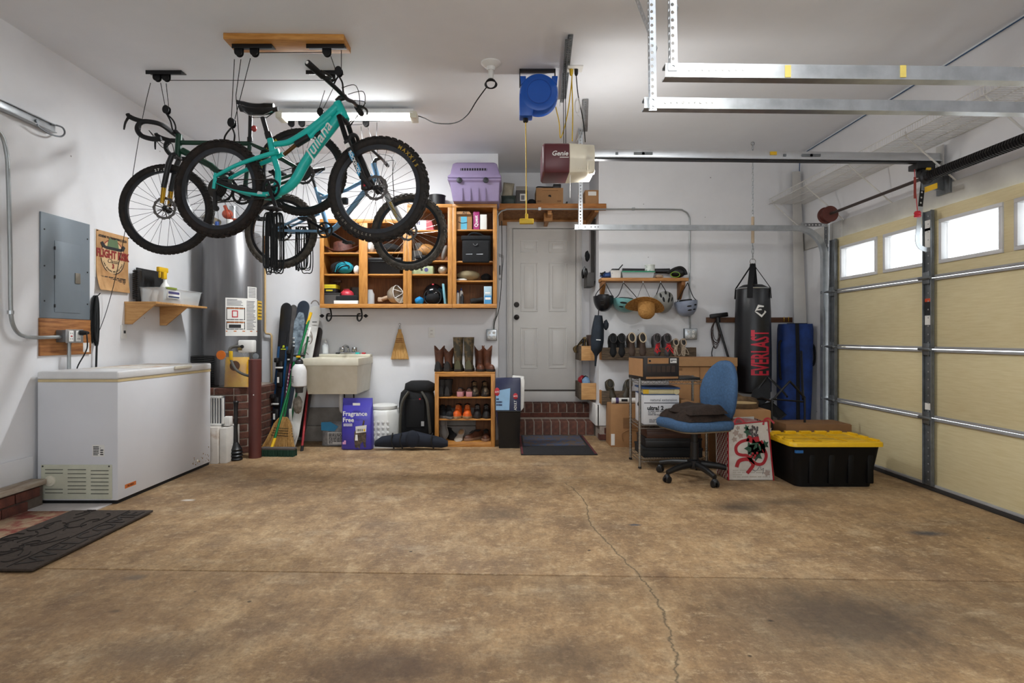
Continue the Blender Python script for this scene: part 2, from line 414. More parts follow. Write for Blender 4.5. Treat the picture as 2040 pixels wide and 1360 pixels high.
# foundation sill along the back left wall and the left wall
struct(MB().box(-2.3,-.35,YB - .09,YB,0,.17).box(-2.3,-.35,YB - .04,YB,.17,.37),'trim_3',mat('sill_grey','#9d968e',.8,var=.3,vs=6,bump=.2),bev=.006)
def brick_mesh(sx,sy,sz,name='brick',m='brick'):
    o = MB().box(-sx / 2,sx / 2,-sy / 2,sy / 2,-sz / 2,sz / 2)
    me = o.mesh(name); me.materials.append(M_(m)); bm = bmesh.new(); bm.from_mesh(me); bmesh.ops.recalc_face_normals(bm,faces=bm.faces)
    bmesh.ops.bevel(bm,geom=list(bm.edges),offset=.004,segments=1,affect='EDGES'); bm.to_mesh(me); bm.free(); return me
def put(me,name,parent,M):
    o = bpy.data.objects.new(name,me); COL.objects.link(o); o.parent = parent; o.matrix_local = WMX[parent.name].inverted() @ M; return o
bm_y = brick_mesh(.10,.19,.062)
cbt = T('brick_curb','low course of dark red bricks along the foot of the left wall','brick curb',(XL + .03,3.0,0))
MB().box(XL + .001,XL + .09,2.4,3.93,0,.15).B('mortar_bed',M_('mortar_dark'),cbt)
for c in range(2):
    for i in range(7):
        put(bm_y,'brick',cbt,tr(XL + .055,2.5 + .2 * i + (.1 if c else 0),.035 + .072 * c) @ rotz(random.uniform(-.01,.01)))
MB().box(XL + .001,XL + .12,2.4,3.93,.150,.185).B('sill_board',mat('old_board','#b6a99a',.8,c2='#8b7763',vs=5,stretch=(6,1,6),bump=.2),cbt,bev=.004)
MB().box(XL + .001,XL + .02,2.0,3.94,.185,.34).B('baseboard',M_('wall_paint'),cbt,bev=.003)
# ---- brick steps up to the door
st = T('brick_steps','two dark red brick steps below the white entry door','steps',(.5,6.9,0))
MB().box(-.09,1.035,6.725,YA,0,.16).box(-.09,1.035,6.935,YA,.16,.345).B('mortar_bed',M_('mortar'),st)
sold = brick_mesh(.088,.21,.155,m='brick_red'); sold2 = brick_mesh(.088,.21,.105,m='brick_red'); stret = brick_mesh(.19,.10,.055)
n = 11
for i in range(n):
    x = -.09 + (i + .5) * 1.125 / n
    put(sold,'brick',st,tr(x,6.815,.0905) @ rotz(random.uniform(-.012,.012)))
    put(sold2,'brick',st,tr(x,7.03,.302) @ rotz(random.uniform(-.012,.012)))
for i in range(6): put(stret,'brick',st,tr(-.0 + i * .19 - .0,6.98,.215))
kb = struct(MB().box(-.09,1.035,YA - .06,YA,.355,.485),'trim_4',M_('trim_paint'),bev=.004)
# brick footing under the right wall corner, white base box above it
ft = T('brick_footing','brick footing under the white wall corner right of the steps','brick footing',(1.2,6.40,0))
MB().box(1.045,3.3,6.40,YA + .1,0,.158).B('mortar_bed',M_('mortar'),ft)
fbk = brick_mesh(.19,.10,.062)
for c in range(2):
    for i in range(11): put(fbk,'brick',ft,tr(1.13 + i * .2 + (.06 if c else 0),6.435,.04 + .074 * c))
struct(MB().box(1.02,3.3,6.415,6.44,.165,.40).box(1.0,1.04,6.415,YA - .09,.165,.40),'baseboard_right',M_('trim_paint'),bev=.004)
# ---- entry door
d1 = T('door_1',None,None,(.47,YA,.49),kind='structure')
dm = mat('door_paint','#e8e6e1',.4,var=.05,vs=4)
dx0,dx1,dz0,dz1 = WX(1022,YA),WX(1146,YA),.492,WZ(457,YA)
MB().box(dx0,dx1,YA - .03,YA - .002,dz0,dz1).B('door_slab',dm,d1,bev=.002)
for a,b_ in ((1037,1071),(1093,1129)):
    for c,e in ((479,504),(523,621),(651,733)):
        X0,X1,Z1,Z0 = WX(a,YA),WX(b_,YA),WZ(c,YA),WZ(e,YA)
        q = .018; mb = MB()
        for (u0,u1,w0,w1) in ((X0,X1,Z1 - q,Z1),(X0,X1,Z0,Z0 + q),(X0,X0 + q,Z0 + q,Z1 - q),(X1 - q,X1,Z0 + q,Z1 - q)): mb.box(u0,u1,YA - .042,YA - .03,w0,w1)
        mb.box(X0 + .045,X1 - .045,YA - .040,YA - .03,Z0 + .045,Z1 - .045)
        mb.B('door_panel',dm,d1,bev=.005,seg=2)
kn = mat('bronze','#231f1c',.35,.8)
for py,k in ((632,'door_knob'),(607,'deadbolt')):
    p = W(1029,py,YA); MB().lathe([(.034,0),(.034,.012),(.014,.016),(.014,.03)] + ([(.028,.036),(.033,.05),(.026,.066),(.0,.07)] if k == 'door_knob' else [(.03,.032),(.028,.04),(0,.041)]),20,tr(p.x,YA - .03,p.z) @ rotx(PI / 2)).B(k,kn,d1)
MB().box(dx0 - .0,dx1 + .0,YA - .05,YA - .028,.478,.505).B('threshold',mat('thresh','#4b4640',.5,.5),d1)
cs = T('door_casing','off-white trim boards framing the entry door','door trim',(.47,YA,.36))
cm = M_('trim_paint'); wI = .075
for nm,q in (('side_casing',(dx0 - wI,dx0 - .006,.36,dz1 + .006)),('side_casing',(dx1 + .006,dx1 + wI,.36,dz1 + .006)),('head_casing',(dx0 - wI,dx1 + wI,dz1 + .006,dz1 + .085))):
    MB().box(q[0],q[1],YA - .055,YA - .0,q[2],q[3]).box(q[0] + .02,q[1] - .02,YA - .062,YA - .055,q[2] + .0,q[3]).B(nm,cm,cs,bev=.004)
# ---- sectional garage door in the right wall
gd = T('door_2',None,None,(XD,4.3,0),kind='structure')
pm = mat('door_panel_yellow','#dccfa6',.6,c2='#d3c497',vs=2,stretch=(1,3,40),bump=.03)
sm = M_('galv_dull'); sm2 = mat('galv_paint','#a9a9aa',.6,.3,var=.15,vs=6)
zs = [WZ(q,F / 201.9) for q in (907,795,690,581,476)]; zs[0] = .03
ys = [DY1,4.32,DY0]
wx_px = [(1675,1752),(1762,1858),(1871,2003)]
pitch = .000556 * F
for r in range(4):
    for c in range(2):
        if r < 3: MB().box(XD,XD + .04,ys[c + 1] + .012,ys[c] - .012,zs[r] + .012,zs[r + 1] - .012).B('panel',pm,gd,bev=.003)
        else:
            lo = zs[3] + .10; hi = zs[4] - .09; mb = MB(); z0_,z1_ = zs[3] + .012,zs[4]
            ws = []
            for k in range(2):
                ya = F / 205.9 - (c * 2 + k) * pitch - .0; ws.append((ya - pitch + .085,ya))
            ed = sorted([ys[c + 1] + .012] + [q for w_ in ws for q in w_] + [ys[c] - .012])
            for i in range(0,len(ed),2): mb.box(XD,XD + .04,ed[i],ed[i + 1],lo,hi)
            mb.box(XD,XD + .04,ys[c + 1] + .012,ys[c] - .012,z0_,lo).box(XD,XD + .04,ys[c + 1] + .012,ys[c] - .012,hi,z1_)
            mb.B('panel',pm,gd,bev=.002)
            for (wa,wb_) in ws:
                mb = MB(); q = .028
                for (a,b_,e,g) in ((wa,wb_,hi - q,hi),(wa,wb_,lo,lo + q),(wa,wa + q,lo + q,hi - q),(wb_ - q,wb_,lo + q,hi - q)): mb.box(XD - .012,XD + .05,a,b_,e,g)
                wf = mb.B('window_frame',mat('window_white','#cfcfcf',.4,var=.05),gd,bev=.003)
                MB().box(XD + .03,XD + .034,wa + q,wb_ - q,lo + q,hi - q).B('pane',mat('door_glass','#f4fbff',.05,var=0,alpha=.08),wf)
portal((XD + .06,4.3,1.93),(PI / 2,0,PI / 2),2.6,.42)
def rail(z,h=.042):
    for c in range(2):
        m_ = MB().box(XD - .018,XD + .01,ys[c + 1] + .03,ys[c],z - h / 2,z - .003).box(XD - .018,XD + .01,ys[c + 1] + .03,ys[c],z + .003,z + h / 2)
        m_.B('rail',sm2,gd,bev=.002)
for z in zs[1:4]: rail(z)
MB().box(XD - .02,XD + .04,DY0,DY1,0,.032).B('bottom_seal',mat('seal','#2c2826',.8),gd,bev=.006)
MB().box(XD - .016,XD + .01,DY0,DY1,.032,.05).B('rail',sm2,gd,bev=.003)
for yy,w_ in ((4.32,.045),(DY1 - .03,.05)):
    for r in range(4):
        mb = MB().box(XD - .028,XD - .016,yy - w_,yy + w_,zs[r] + .01,zs[r + 1] - .01)
        mb.box(XD - .045,XD - .028,yy - w_,yy - w_ + .006,zs[r] + .01,zs[r + 1] - .01).box(XD - .045,XD - .028,yy + w_ - .006,yy + w_,zs[r] + .01,zs[r + 1] - .01)
        sti = mb.B('stile',sm,gd,bev=.002)
        for k in range(8):
            zz = zs[r] + .05 + k * (zs[r + 1] - zs[r] - .1) / 7
            if yy < 5: MB().lathe([(.006,0),(.006,.002),(0,.003)],8,tr(XD - .029,yy,zz) @ roty(-PI / 2)).B('rivet',sm2,sti)
    for z in zs[1:4]:
        mb = MB().box(XD - .05,XD - .03,yy - .035,yy + .035,z - .045,z + .045); mb.cyl((XD - .058,yy - .06,z),(XD - .058,yy + .06,z),.013,n=10)
        if yy > 5: mb.cyl((XD - .058,yy + .05,z),(XD - .058,yy + .13,z),.008).lathe([(.024,0),(.024,.015)],14,tr(XD - .058,yy + .12,z) @ rotx(-PI / 2))
        mb.B('hinge',M_('galv_dull'),gd,bev=.002)
for z0_,z1_,m_ in ((zs[2] + .36,zs[2] + .385,mat('warn_orange','#d2502a',.5)),(zs[2] + .26,zs[2] + .36,M_('print_black')),(zs[2] + .185,zs[2] + .255,M_('paper')),(zs[1] + .06,zs[1] + .11,M_('paper')),(zs[3] + .2,zs[3] + .44,M_('paper')),(zs[3] + .36,zs[3] + .38,M_('red_print'))):
    MB().box(XD - .031,XD - .029,4.32 - .034,4.32 + .034,z0_,z1_).B('sticker',m_,gd)
# ---- lights
def area(name,loc,sx,sy,watt,rot=(0,0,0),col=(1,1,1)):
    l = bpy.data.lights.new(name,'AREA'); l.shape = 'RECTANGLE'; l.size = sx; l.size_y = sy; l.energy = watt; l.color = col
    o = bpy.data.objects.new(name,l); COL.objects.link(o); o.location = loc; o.rotation_euler = rot; return o
def shop_light(X,Y,label,watt,z=ZC - .085,up=0):
    t = T('shop_light',label,'ceiling light',(X,Y,z - .03))
    MB().prism([(-.075,.01),(.075,.01),(.045,.06),(-.045,.06)],-.6,.6,tr(X,Y,z) @ rotz(PI / 2)).B('housing',M_('white_plastic'),t,bev=.004)
    for s in (-1,1):
        MB().cyl((X - .56,Y + s * .035,z - .004),(X + .56,Y + s * .035,z - .004),.014,n=10).B('tube',mat('tube_glow','#fffaf0',.3,var=0,emit=22),t)
        MB().box(X + s * .60 - .03,X + s * .60 + .03,Y - .07,Y + .07,z - .03,z + .03).B('end_cap',M_('cream'),t,bev=.005)
    for s in (-.4,.4): MB().cyl((X + s,Y,z + .055),(X + s * 1.02,Y,ZC),.003,n=6).B('hanging_chain',M_('chrome'),t)
    l = area('shop_light_lamp',(X,Y,z - .022),1.1,.10,watt,col=(.93,.97,1)); l.parent = t; l.matrix_parent_inverse = WMX[t.name].inverted()
    if up: l = area('shop_light_lamp',(X,Y,z + .075),1.1,.12,up,(PI,0,0),(.93,.97,1)); l.parent = t; l.matrix_parent_inverse = WMX[t.name].inverted()  # upward fill onto the ceiling, used only by the added light
    # side spill of the bare tubes
    for s in (-1,1):
        l = area('shop_light_lamp',(X,Y + s * .055,z - .0),1.1,.03,watt * .05,(s * PI / 2,0,0),(.93,.97,1)); l.parent = t; l.matrix_parent_inverse = WMX[t.name].inverted()
    return t
shop_light(-1.44,5.15,'long glowing tube light on the ceiling behind the bicycles',SHOP_W)
shop_light(.8,1.5,'added unseen tube light hanging low over the open floor near the photographer',FILL_SHOP_W,2.62,24)  # added lamp out of view, brightens the near side and ceiling
# ================================================================ garage door hardware and things on the ceiling
def channel(path,prof,ups,m=None):      # sweep an open C profile (a,b) : a along 'side', b along 'up'
    mb = MB(); rings = []
    P = [V(p) for p in path]
    for i,p in enumerate(P):
        t = (P[min(i + 1,len(P) - 1)] - P[max(i - 1,0)]).normalized(); side = V((0,1,0)); up = t.cross(side).normalized() * -1
        rings.append([p + side * a + up * b for a,b in prof])
    return mb.loft(rings)
def cprof(w,h,t=.003):                   # C open towards -side? lips curled
    return [(0,-h / 2),(w,-h / 2),(w,-h / 2 + .01),(w - t,-h / 2 + .01),(w - t,-h / 2 + t),(t,-h / 2 + t),(t,h / 2 - t),(w - t,h / 2 - t),(w - t,h / 2 - .01),(w,h / 2 - .01),(w,h / 2),(0,h / 2)]
def perf(mb,p0,p1,w,nrm,pitch=.032,r=.0075,t=.002):
    """perforated strip from p0 to p1, width w, octagonal holes through it"""
    p0,p1 = V(p0),V(p1); d = (p1 - p0); L = d.length; d.normalize(); nrm = V(nrm).normalized(); sd = d.cross(nrm).normalized()
    n = max(1,int(L / pitch)); q = L / n
    for i in range(n):
        c = p0 + d * (q * (i + .5)); v = []; f = []
        sq = [(-1,-1),(0,-1),(1,-1),(1,0),(1,1),(0,1),(-1,1),(-1,0)]
        for k in (0,1):
            o = nrm * (t * (k - .5))
            for a,b in sq: v.append(c + d * (a * q / 2) + sd * (b * w / 2) + o)
            for a,b in sq:
                l = math.hypot(a,b); v.append(c + d * (a / l * r) + sd * (b / l * r) + o)
        for k in range(8):
            k2 = (k + 1) % 8
            f += [(k,k2,8 + k2,8 + k),(16 + k,24 + k,24 + k2,16 + k2),(8 + k,8 + k2,24 + k2,24 + k)]
        f += [(0,16,17,1),(1,17,18,2),(4,20,21,5),(5,21,22,6)]
        mb.add(v,f)
    return mb
def angle_iron(mb,p0,p1,w,n1,n2):
    p0,p1 = V(p0),V(p1); n1,n2 = V(n1).normalized(),V(n2).normalized()
    perf(mb,p0 + n2 * (w / 2),p1 + n2 * (w / 2),w,n1); perf(mb,p0 + n1 * (w / 2),p1 + n1 * (w / 2),w,n2); return mb
gal = M_('galv')
# far track: horizontal run, bend, vertical run to the floor
yt = 5.68; zt = 2.263
tk = T('door_track','galvanised garage door track curving down beside the far end of the yellow door','door track',(3.18,yt,0))
pth = [(.677,yt,zt),(2.0,yt,zt - .004),(2.90,yt,zt - .008)]
for k in range(1,10): a = k / 10 * PI / 2; pth.append((2.90 + .28 * sin(a),yt,zt - .008 - .28 * (1 - cos(a))))
pth += [(3.18,yt,zt - .29),(3.18,yt,1.0),(3.18,yt,.02)]
channel(pth,cprof(.05,.05),None).B('rail',gal,tk)
mb = MB(); perf(mb,(3.225,yt + .07,.05),(3.225,yt + .07,2.38),.06,(1,0,0),.05); mb.B('jamb_angle',M_('galv_dull'),tk)
mb = MB(); perf(mb,(2.95,yt + .03,2.29),(3.22,yt + .03,2.29),.035,(0,1,0)); mb.B('corner_brace',gal,tk)
mb = MB(); angle_iron(mb,(.71,yt - .01,2.24),(.71,yt - .01,3.235),.045,(0,-1,0),(1,0,0)); mb.B('hanger',gal,tk)
mb = MB(); perf(mb,(.74,yt,2.55),(.79,yt + .5,3.22),.035,(1,0,.05)); mb.B('hanger_brace',gal,tk)
for i,x in enumerate([.75,.78,.84,.88,.91]): MB().cyl((x,yt - .003,zt),(x,yt + .004,zt),.006,n=8).B('bolt',M_('steel_dark'),tk)
for zz in (.5,1.07,1.6,2.05): MB().box(3.175,3.235,yt + .03,yt + .06,zz - .02,zz + .02).B('bracket',M_('galv_dull'),tk,bev=.002)
for yn,pxs,lab,hang in ((2.70,.652,'lower of the two near horizontal door tracks at upper right',(.69,)),(2.37,.66,'upper of the two near horizontal door tracks at upper right',(.69,))):
    t = T('horizontal_track',lab,'door track',(2.0,yn,2.2))
    hh = .052 if yn > 2.5 else .058
    channel([(pxs,yn,zt + .012),(2.0,yn,zt - .003),(2.95,yn,zt - .02)],cprof(.05,hh),None).B('rail',gal,t)
    channel([(2.9 + .28 * sin(k / 8 * PI / 2),yn,zt - .02 - .28 * (1 - cos(k / 8 * PI / 2))) for k in range(9)] + [(3.18,yn,.02)],cprof(.05,hh),None).B('rail',gal,t)
    mb = MB(); angle_iron(mb,(.672,yn - .004,2.235 if yn > 2.5 else 2.27),(.66,yn - .004,ZC - .003),.038,(0,-1,0),(1,0,0)); mb.B('hanger',gal,t)
    mb = MB(); perf(mb,(.715,yn + .02,2.53),(.63,yn + .42,ZC - .01),.034,(1,0,0)); mb.B('hanger_brace',gal,t)
    for i in range(9):
        x = pxs + .1 + i * .028; MB().cyl((x,yn - .003,zt + .012),(x,yn + .002,zt + .012),.005 if i % 3 else .007,n=8).B('slot',M_('white_plastic'),t)
    if yn < 2.5:
        for x in (1.17,1.65): MB().box(x - .012,x + .012,yn - .003,yn + .001,zt - .02,zt + .03).B('tape',mat('old_tape','#c9b35a',.6),t)
# torsion shaft, spring and drum over the door
xs,zsf = 3.14,2.36
t = T('torsion_spring','black torsion spring and steel shaft above the yellow garage door','door spring',(xs,4.0,zsf))
MB().cyl((xs,5.6,zsf),(xs,2.6,zsf),.0135,n=12).B('shaft',mat('shaft_steel','#4e4440',.5,.6),t)
mb = MB(); pts = []
N_ = 60
for i in range(N_ * 8): a = i / 8 * 2 * PI; pts.append((xs + .034 * cos(a),4.24 - 1.25 * i / (N_ * 8),zsf + .034 * sin(a)))
MB().tube(pts,.0095,5).B('spring',mat('spring_black','#1d1b1b',.45,.5),t)
MB().lathe([(.05,0),(.052,.02),(.04,.03),(.04,.06),(.02,.065)],20,tr(xs,4.27,zsf) @ rotx(PI / 2)).B('winding_cone',M_('steel_dark'),t)
MB().lathe([(.03,0),(.078,.005),(.082,.02),(.066,.025),(.066,.085),(.078,.09),(.078,.1),(.02,.105)],28,tr(xs,5.62,zsf) @ rotx(PI / 2)).B('drum',mat('drum_red','#5b2c24',.55,.2),t)
MB().box(xs - .01,XR - .03,4.285,4.30,zsf - .09,zsf + .06).box(XR - .04,XR - .02,4.23,4.36,zsf - .12,zsf + .1).B('centre_bracket',M_('galv_dull'),t,bev=.002)
MB().box(xs - .012,xs - .006,4.14,4.26,zsf - .115,zsf - .075).B('warning_tag',M_('yellow'),t)
MB().tube([(xs + .02,5.58,zsf - .08),(3.2,5.66,1.4),(3.2,5.66,.1)],.003,5).B('lift_cable',M_('galv'),t)
# opener, rail, trolley, arm
t = T('garage_opener','maroon and beige garage door opener hanging from the ceiling','door opener',(.45,4.3,2.36))
mar = mat('maroon_plastic','#5d2229',.4,var=.1); lens = mat('lens_plastic','#d9d3c2',.4,var=.04,trans=1,alpha=.8)
prof = [(-.17,2.45),(-.15,2.37),(.15,2.37),(.17,2.45),(.16,2.575),(.10,2.60),(-.10,2.60),(-.16,2.575)]
def xprism(mb,prof,x0,x1,yc,sc0=1,sc1=1):
    zc = 2.485
    r = [[(x,yc + a * k,zc + (b - zc) * k) for a,b in prof] for x,k in ((x0,sc0 * .9),(x0 + .015,sc0),(x1,sc1))]
    return mb.loft(r)
xprism(MB(),prof,.262,.458,4.32).B('motor_housing',mar,t,bev=.004)
xprism(MB(),prof,.63,.4585,4.32,.92,1).B('light_lens',lens,t,bev=.004)
for k in range(9):
    x = .478 + k * .015; MB().box(x,x + .006,4.1675,4.175,2.39,2.455,tr(0,0,0)).B('lens_rib',lens,t)
text('Genie',.05,face_cam((.385,4.148,2.502)) @ rotx(-.06),M_('print_white'),t,bold=.001,shear=.25)
MB().box(.385,.45,4.1465,4.152,2.472,2.477).B('lettering_line',M_('print_white'),t)
MB().cyl((.47,4.24,2.2),(.47,4.24,2.38),.0025,n=6).B('pull_cord',M_('print_white'),t)
for y_ in (4.25,4.40): MB().cyl((.44,y_,2.6),(.435,y_,ZC),.003,n=6).B('hanging_rod',M_('steel_dark'),t)
l = bpy.data.lights.new('opener_bulb','POINT'); l.energy = OPENER_W; l.shadow_soft_size = .05; l.color = (1,.985,.96)
lo = bpy.data.objects.new('opener_bulb',l); COL.objects.link(lo); lo.location = (.68,4.47,2.40); lo.parent = t; lo.matrix_parent_inverse = WMX[t.name].inverted()
MB().lathe([(0.0,0),(.02,.006),(.028,.03),(.02,.055),(.012,.07),(.012,.095)],14,tr(.66,4.44,2.43)).B('bulb_base',M_('white_plastic'),t)
rl = T('opener_rail','bright aluminium opener rail running from the maroon opener to the yellow door','opener rail',(2.0,4.32,2.5))
al = mat('bright_alu','#d2d4d6',.28,.9,var=.08)
MB().prism([(.6,2.53),(3.28,2.50),(3.28,2.556),(.6,2.588)],4.305,4.335).B('rail_web',al,rl,bev=.002)
MB().prism([(.6,2.52),(3.28,2.49),(3.28,2.497),(.6,2.528)],4.285,4.355).B('rail_flange',al,rl)
MB().prism([(.6,2.508),(3.28,2.478),(3.28,2.488),(.6,2.518)],4.30,4.34).B('chain',M_('steel_dark'),rl)
for x in (.85,2.12):
    for q in (-.03,.11,.17): MB().box(x + q,x + q + .12 * (q > 0 and q < .12) + .02,4.295,4.304,2.545 - (x - .6) * .011,2.563 - (x - .6) * .011).B('splice_plate',M_('galv_dull'),rl)
MB().box(1.99,2.04,4.298,4.304,2.54,2.565).B('sticker',M_('yellow'),rl)
tl = T('door_linkage','black and silver curved arm joining the opener rail to the yellow door','opener arm',(3.17,4.30,1.8))
MB().box(3.08,3.22,4.27,4.37,2.43,2.475).box(3.13,3.19,4.28,4.36,2.38,2.43).B('trolley',M_('black_plastic'),tl,bev=.006)
MB().box(3.15,3.185,4.27,4.278,2.40,2.435).B('sticker',M_('yellow'),tl)
mb = MB(); perf(mb,(3.165,4.31,2.44),(3.125,4.31,2.08),.035,(0,1,0),.04); mb.B('upper_arm',mat('arm_black','#1a1a1a',.5,.3),tl)
mb = MB().strip(spline([(3.13,4.30,2.15),(3.115,4.30,2.0),(3.105,4.30,1.90),(3.125,4.30,1.845),(3.17,4.30,1.825),(3.20,4.30,1.825)],5),.034,(0,1,0),.006); mb.B('curved_arm',mat('arm_silver','#c3c8cc',.35,.7),tl)
MB().tube([(3.06,4.27,2.42),(3.06,4.26,2.28),(3.075,4.26,2.10)],.003,5).B('release_cord',M_('red_print'),tl)
MB().box(3.045,3.062,4.255,4.259,2.20,2.36).B('release_tag',mat('red_tag','#8f3a33',.6),tl)
MB().lathe([(.02,0),(.024,.01),(.02,.02),(.024,.03),(.018,.045)],12,tr(3.075,4.26,2.06)).B('release_handle',M_('red_print'),tl)
# wire closet shelf on the right wall
ws_ = T('wire_shelf','long white wire shelf high on the right wall above the garage door','shelf',(3.13,4.2,2.6))
wm = mat('white_wire','#cfcdc8',.4,var=.05); xf,zf = 2.93,2.65; ya_,yb_ = 2.0,6.36
mb = MB(); y = ya_
while y < yb_:
    mb.tube([(3.325,y,zf),(xf,y,zf),(xf,y,zf + .055)],.0022,4); y += .0254
o = mb.B('cross_wires',wm,ws_,kind='stuff')
for (x,z) in ((xf,zf + .055),(xf,zf),(3.06,zf - .004),(3.2,zf - .004),(3.325,zf)): MB().cyl((x,ya_,z),(x,yb_,z),.0035,n=6).B('long_wire',wm,ws_)
for y in (6.3,5.6,4.9,4.2,3.5,2.8): MB().tube([(xf + .01,y,zf + .03),(xf + .02,y,zf - .01),(3.315,y,zf - .33),(3.325,y,zf - .36)],.007,6).B('strut',wm,ws_)
MB().tube([(3.31,2.0,3.215),(3.31,4.5,3.21),(3.312,6.40,3.215),(3.30,6.41,3.19),(3.295,6.415,2.8),(3.31,6.42,1.2)],.005,6).B('blue_cable',mat('blue_cable','#2c4f78',.5),None,label='thin blue cable along the ceiling corner of the right wall',cat='cable')
# leaning boards in the far right corner
MB().add([W(1578,342,6.36) ,W(1594,341,6.36),W(1616,850,6.2),W(1584,850,6.2)] + [W(1578,342,6.40),W(1594,341,6.40),W(1616,850,6.24),W(1584,850,6.24)],[(3,2,1,0),(4,5,6,7),(0,1,5,4),(1,2,6,5),(2,3,7,6),(3,0,4,7)]).B('leaning_board',mat('grey_board','#c2bfba',.6,var=.15,vs=3),None,bev=.003,label='tall pale board leaning in the far right corner',cat='board')
# ---- cord reel
t = T('cord_reel','round blue retractable cord reel hanging from the ceiling','cord reel',(.25,4.43,2.3))
blu = mat('reel_blue','#1557b8',.35,var=.08)
rc = W(1073,190,4.43)
MB().lathe([(.0,-.075),(.10,-.075),(.105,-.07),(.14,-.06),(.15,-.04),(.15,.05),(.13,.065),(0,.065)],40,tr(rc) @ rotx(-PI / 2)).B('reel_case',blu,t)
MB().lathe([(.088,0),(.089,.003),(.094,.003),(.095,0),(.088,0)],40,tr(rc.x,rc.y - .0745,rc.z) @ rotx(PI / 2)).B('case_ring',mat('reel_blue_dark','#0f47a0',.35),t)
g = W(1050,215,4.43); MB().prism([(rc.x - .15,rc.z),(rc.x - .15,rc.z - .18),(rc.x - .05,rc.z - .18),(rc.x - .04,rc.z - .12)],4.37,4.48).B('cord_outlet_box',blu,t,bev=.008)
for s in (-1,1): MB().prism([(rc.x + s * .10,rc.z + .13),(rc.x + s * .145,rc.z + .13),(rc.x + s * .14,rc.z + .06),(rc.x + s * .1,rc.z + .10)],4.38,4.48).B('lug',blu,t,bev=.004)
bk_ = MB().box(rc.x - .15,rc.x + .13,4.40,4.46,ZC - .008,ZC - .001).box(rc.x - .15,rc.x - .143,4.40,4.46,rc.z + .07,ZC - .005).box(rc.x + .123,rc.x + .13,4.40,4.46,rc.z + .07,ZC - .005)
bk_.B('bracket',M_('black_plastic'),t,bev=.001)
MB().lathe([(.012,-.02),(.02,-.015),(.02,.015),(.014,.02)],14,tr(W(1047,239,4.43))).B('cord_stop',M_('black_rubber'),t)
yl = mat('cord_yellow','#d8b21f',.5)
MB().tube([W(1047,240,4.43),W(1048,340,4.43),W(1048,432,4.43)],.0045,6).B('cord',yl,t)
p = W(1049,441,4.43); MB().box(p.x - .055,p.x + .055,4.41,4.45,p.z - .02,p.z + .02).box(p.x - .012,p.x + .012,4.42,4.44,p.z + .02,p.z + .06).B('outlet_block',yl,t,bev=.006)
MB().tube(spline([W(1107,213,4.46),W(1114,245,4.45),W(1117,275,4.43),W(1130,230,4.41),W(1139,160,4.39),W(1138,143,4.39)],5),.0045,6).B('supply_cord',yl,t)
# perforated angle along the ceiling
mb = MB(); angle_iron(mb,(.40,3.90,ZC - .035),(.46,4.95,ZC - .035),.035,(1,0,0),(0,0,-1)); angle_iron(mb,(.42,3.90,ZC - .004),(.48,4.95,ZC - .004),.035,(0,0,-1),(1,0,0))
mb.B('perforated_angle',M_('galv_dull'),None,label='long perforated steel angle bolted to the ceiling beside the blue reel',cat='steel angle')
mb = MB(); angle_iron(mb,(.66,4.95,ZC - .01),(.76,5.72,ZC - .01),.05,(0,0,-1),(1,0,0)); mb.B('perforated_angle',gal,None,label='short perforated steel angle on the ceiling above the door opener',cat='steel angle')
# lamp holder with adapter and coiled cord
t = T('lamp_holder','white porcelain lamp holder on the ceiling with a plug adapter','lamp holder',(-.12,4.31,3.05))
c = W(978,130,4.31); c.z = ZC
MB().lathe([(.075,0),(.076,-.008),(.05,-.028),(.035,-.034),(.03,-.06)][::-1],28,tr(c)).B('base',M_('white_plastic'),t)
MB().lathe([(.012,-.125),(.02,-.12),(.021,-.06)],16,tr(c)).B('socket_adapter',M_('paper'),t)
mb = MB(); cc = V((c.x,c.y - .01,c.z - .165))
for k in range(4): mb.tube([(cc.x + (.036 + .003 * k) * cos(a / 12 * PI) ,cc.y + .006 * k - .01,cc.z + (.036 - .002 * k) * sin(a / 12 * PI)) for a in range(24)],.0045,6,closed=True)
mb.tube(spline([(cc.x - .03,cc.y,cc.z - .02),W(950,200,4.4),W(930,230,4.6),W(905,245,4.8),W(868,245,4.95),W(845,235,5.05),(-.80,5.14,3.16)],6),.0045,6)
mb.B('power_cord',M_('black_rubber'),None,label='black power cord coiled at the lamp holder and sagging to the tube light',cat='cord')
# ceiling outlet with two plugs
t = T('ceiling_outlet','outlet plate on the ceiling with yellow and black plugs','outlet',(.52,4.39,ZC - .05))
c = W(1144,138,4.39); MB().box(c.x - .065,c.x + .065,4.34,4.44,ZC - .012,ZC - .0).B('plate',M_('paper'),t,bev=.002)
for q,m_ in ((1138,'cord_yellow'),(1148,'black_rubber')):
    x = WX(q,4.39); MB().lathe([(.008,-.06),(.014,-.045),(.015,-.012)],12,tr(x,4.39,ZC)).B('plug',M_(m_),t)
MB().tube(spline([W(1148,150,4.39),W(1151,185,4.39),W(1158,220,4.37),W(1163,250,4.35),W(1166,283,4.33)],5),.004,6).B('power_cord',M_('black_rubber'),None,label='black power cord dropping from the ceiling outlet to the opener',cat='cord')
MB().tube(spline([W(1139,160,4.38),W(1141,220,4.37),W(1140,281,4.33)],5),.0045,6).B('power_cord',yl,None,label='yellow power cord dropping straight from ceiling outlet to the opener',cat='cord')
mb = MB(); c = W(1150,212,4.36)
for k in range(3): mb.tube([(c.x + (.015 + .003 * k) * cos(a / 8 * PI),c.y - .008 * k,c.z + (.05 + .005 * k) * sin(a / 8 * PI)) for a in range(16)],.0018,5,closed=True)
mb.tube(spline([W(1150,228,4.36),W(1160,240,4.34),W(1158,262,4.33),W(1148,282,4.33)],4),.0018,5)
